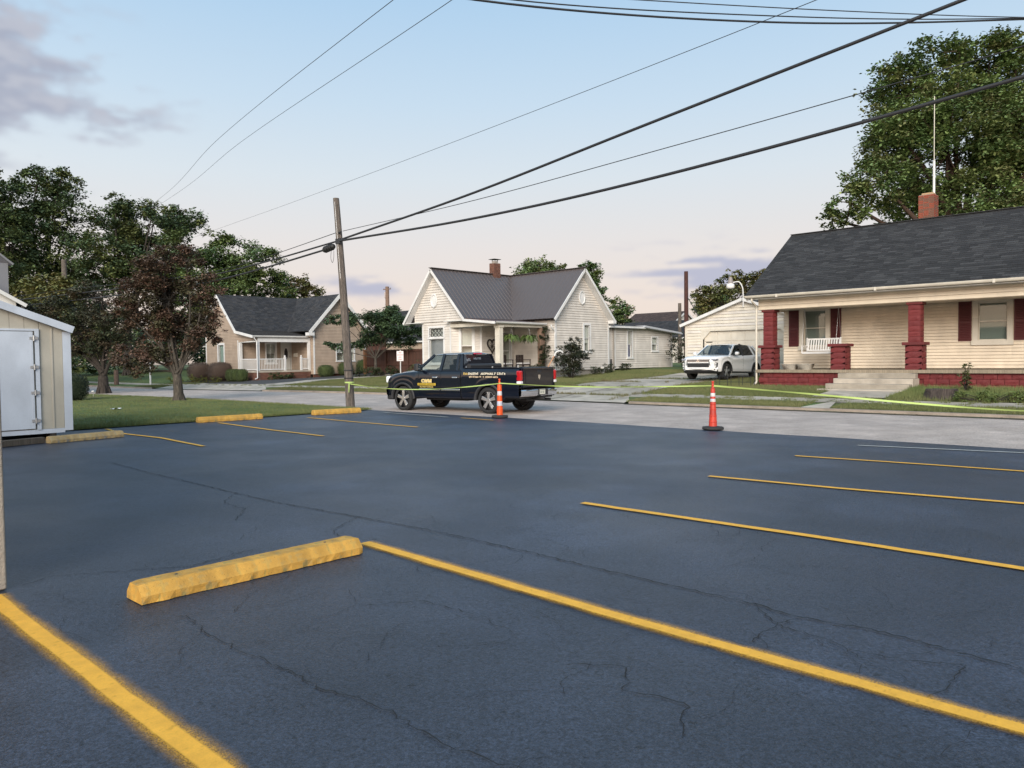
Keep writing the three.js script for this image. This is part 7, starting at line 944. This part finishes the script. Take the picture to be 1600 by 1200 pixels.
{ // wire plant stand by the drive, tree stump, stones, litter, garden lights, mailbox
  const w = thing('wire_stand', 'low black wire plant stand on the grass by the bungalow corner', 'plant stand', -14.6, 0.47, 28.3), l = []; for (const [a, b] of [[0, 0], [0.5, 0], [1.0, 0], [1.5, 0]]) l.push(rod(V3(-15.4 + a, 0.45, 28.2), V3(-15.4 + a, 0.85, 28.2), 0.012), rod(V3(-15.4 + a, 0.45, 28.5), V3(-15.4 + a, 0.85, 28.5), 0.012)); part(w, 'legs', merge(l), MT.black); part(w, 'rails', merge([rod(V3(-15.4, 0.85, 28.2), V3(-14.9, 0.85, 28.2), 0.012), rod(V3(-14.4, 0.85, 28.2), V3(-13.9, 0.83, 28.2), 0.012), rod(V3(-15.4, 0.62, 28.2), V3(-13.9, 0.62, 28.2), 0.01)]), MT.black);
  const s = thing('tree_stump', 'old grey tree stump in the long grass before the bungalow', 'stump', -6.6, 0.3, 26.0), sec = [], r = rng(12), jag = []; for (let k = 0; k < 18; k++) jag.push(0.85 + 0.3 * r()); for (const [y, R] of [[-0.1, 0.62], [0.08, 0.52], [0.2, 0.47], [0.3, 0.44]]) sec.push(jag.map((j, k) => V3(-6.6 + Math.cos(k / 18 * 6.283) * R * j, 0.27 + y + (y > 0.25 ? 0.08 * (j - 1) : 0), 26.0 + Math.sin(k / 18 * 6.283) * R * j * 0.8))); part(s, 'wood', merge([loft(sec, true), poly(sec[3])]), mat(0.15, 0.115, 0.10, 0.95, { map: TX.bark, bumpMap: TX.bark, bumpScale: 0.04 }));
  for (const [X, v, l2] of [[-44.6, 14.0, 'small white garden light beside the clipped bush'], [-43.0, 13.9, 'small white garden light right of the clipped bush, on bare soil']]) { const g = thing('garden_light', l2, 'garden light', X, fall(X), v, 'garden lights'), y = fall(X) + 0.03; part(g, 'stake', rod(V3(X, y, v), V3(X, y + 0.24, v), 0.012), MT.steel); part(g, 'head', (() => { const q = new THREE.LatheGeometry([[0, 0], [0.06, 0.01], [0.085, 0.05], [0.07, 0.08], [0, 0.09]].map(p => new THREE.Vector2(...p)), 12); q.translate(X, y + 0.24, -v); return q; })(), MT.whitePaint); }
  const p = thing('paper_scrap', 'crumpled white paper lying on the near lawn', 'litter', -28.2, 0.05, 9.83), sp = []; { const q = rng(3); for (let i = 0; i <= 5; i++) { const a = []; for (let j = 0; j <= 4; j++) a.push(V3(-28.35 + i * 0.06, 0.07 + 0.06 * q(), 9.68 + j * 0.07)); sp.push(a); } } part(p, 'sheet', flat(loft(sp)), mat(0.75, 0.75, 0.78, 0.8));
  const mb = thing('post_lamp', 'white post with lantern head beyond the dark maple', 'lamp post', -63.0, -0.15, 24.6); part(mb, 'post', rod(V3(-63, -0.2, 24.6), V3(-63, 1.55, 24.6), 0.07), MT.whitePaint); part(mb, 'lantern', (() => { const g = new THREE.LatheGeometry([[0.09, 0], [0.17, 0.3], [0.22, 0.32], [0.05, 0.48], [0, 0.5]].map(q => new THREE.Vector2(...q)), 8); g.translate(-63, 1.55, -24.6); return g; })(), mat(0.55, 0.53, 0.55, 0.5));
  const wp = thing('wooden_post', 'short brown wooden post left of the dark maple trunk', 'post', -68, -0.2, 23.8); part(wp, 'shaft', rod(V3(-68, -0.3, 23.8), V3(-68, 1.1, 23.8), 0.2, 0.19, 10), mat(0.26, 0.17, 0.13, 0.9, { map: TX.bark }));
  const cs = thing('stone_ornament', 'pale stone ornament by the white cottage side wall', 'ornament', -27.0, 0.72, 36.1, 'stone ornaments'); part(cs, 'stone', (() => { const g = new THREE.LatheGeometry([[0, 0], [0.14, 0], [0.11, 0.1], [0.15, 0.22], [0.1, 0.34], [0.12, 0.4], [0, 0.44]].map(q => new THREE.Vector2(...q)), 10); g.translate(-27.0, 0.7, -36.1); return g; })(), mat(0.6, 0.57, 0.53, 0.9)); 
}
{ const v = thing('parked_van', 'dark vehicle with pale roof half hidden left of the white cottage', 'car', -41.5, 0.6, 38.5); part(v, 'body', rbx(-43.4, -39.4, 0.95, 1.5, 37.6, 39.3, 0.12), mat(0.07, 0.09, 0.1, 0.3)); part(v, 'cabin', rbx(-42.8, -40.0, 1.5, 2.05, 37.7, 39.2, 0.15), mat(0.03, 0.035, 0.04, 0.15)); part(v, 'roof', rbx(-42.6, -40.2, 2.05, 2.12, 37.75, 39.15, 0.03), mat(0.6, 0.6, 0.58, 0.4)); for (const X of [-42.6, -40.3]) part(v, 'wheel', (() => { const g = new THREE.CylinderGeometry(0.33, 0.33, 0.22, 20); g.rotateX(Math.PI / 2); g.translate(X, 1.0, -37.72); return g; })(), MT.rubber); }
renderer.render(scene, camera);
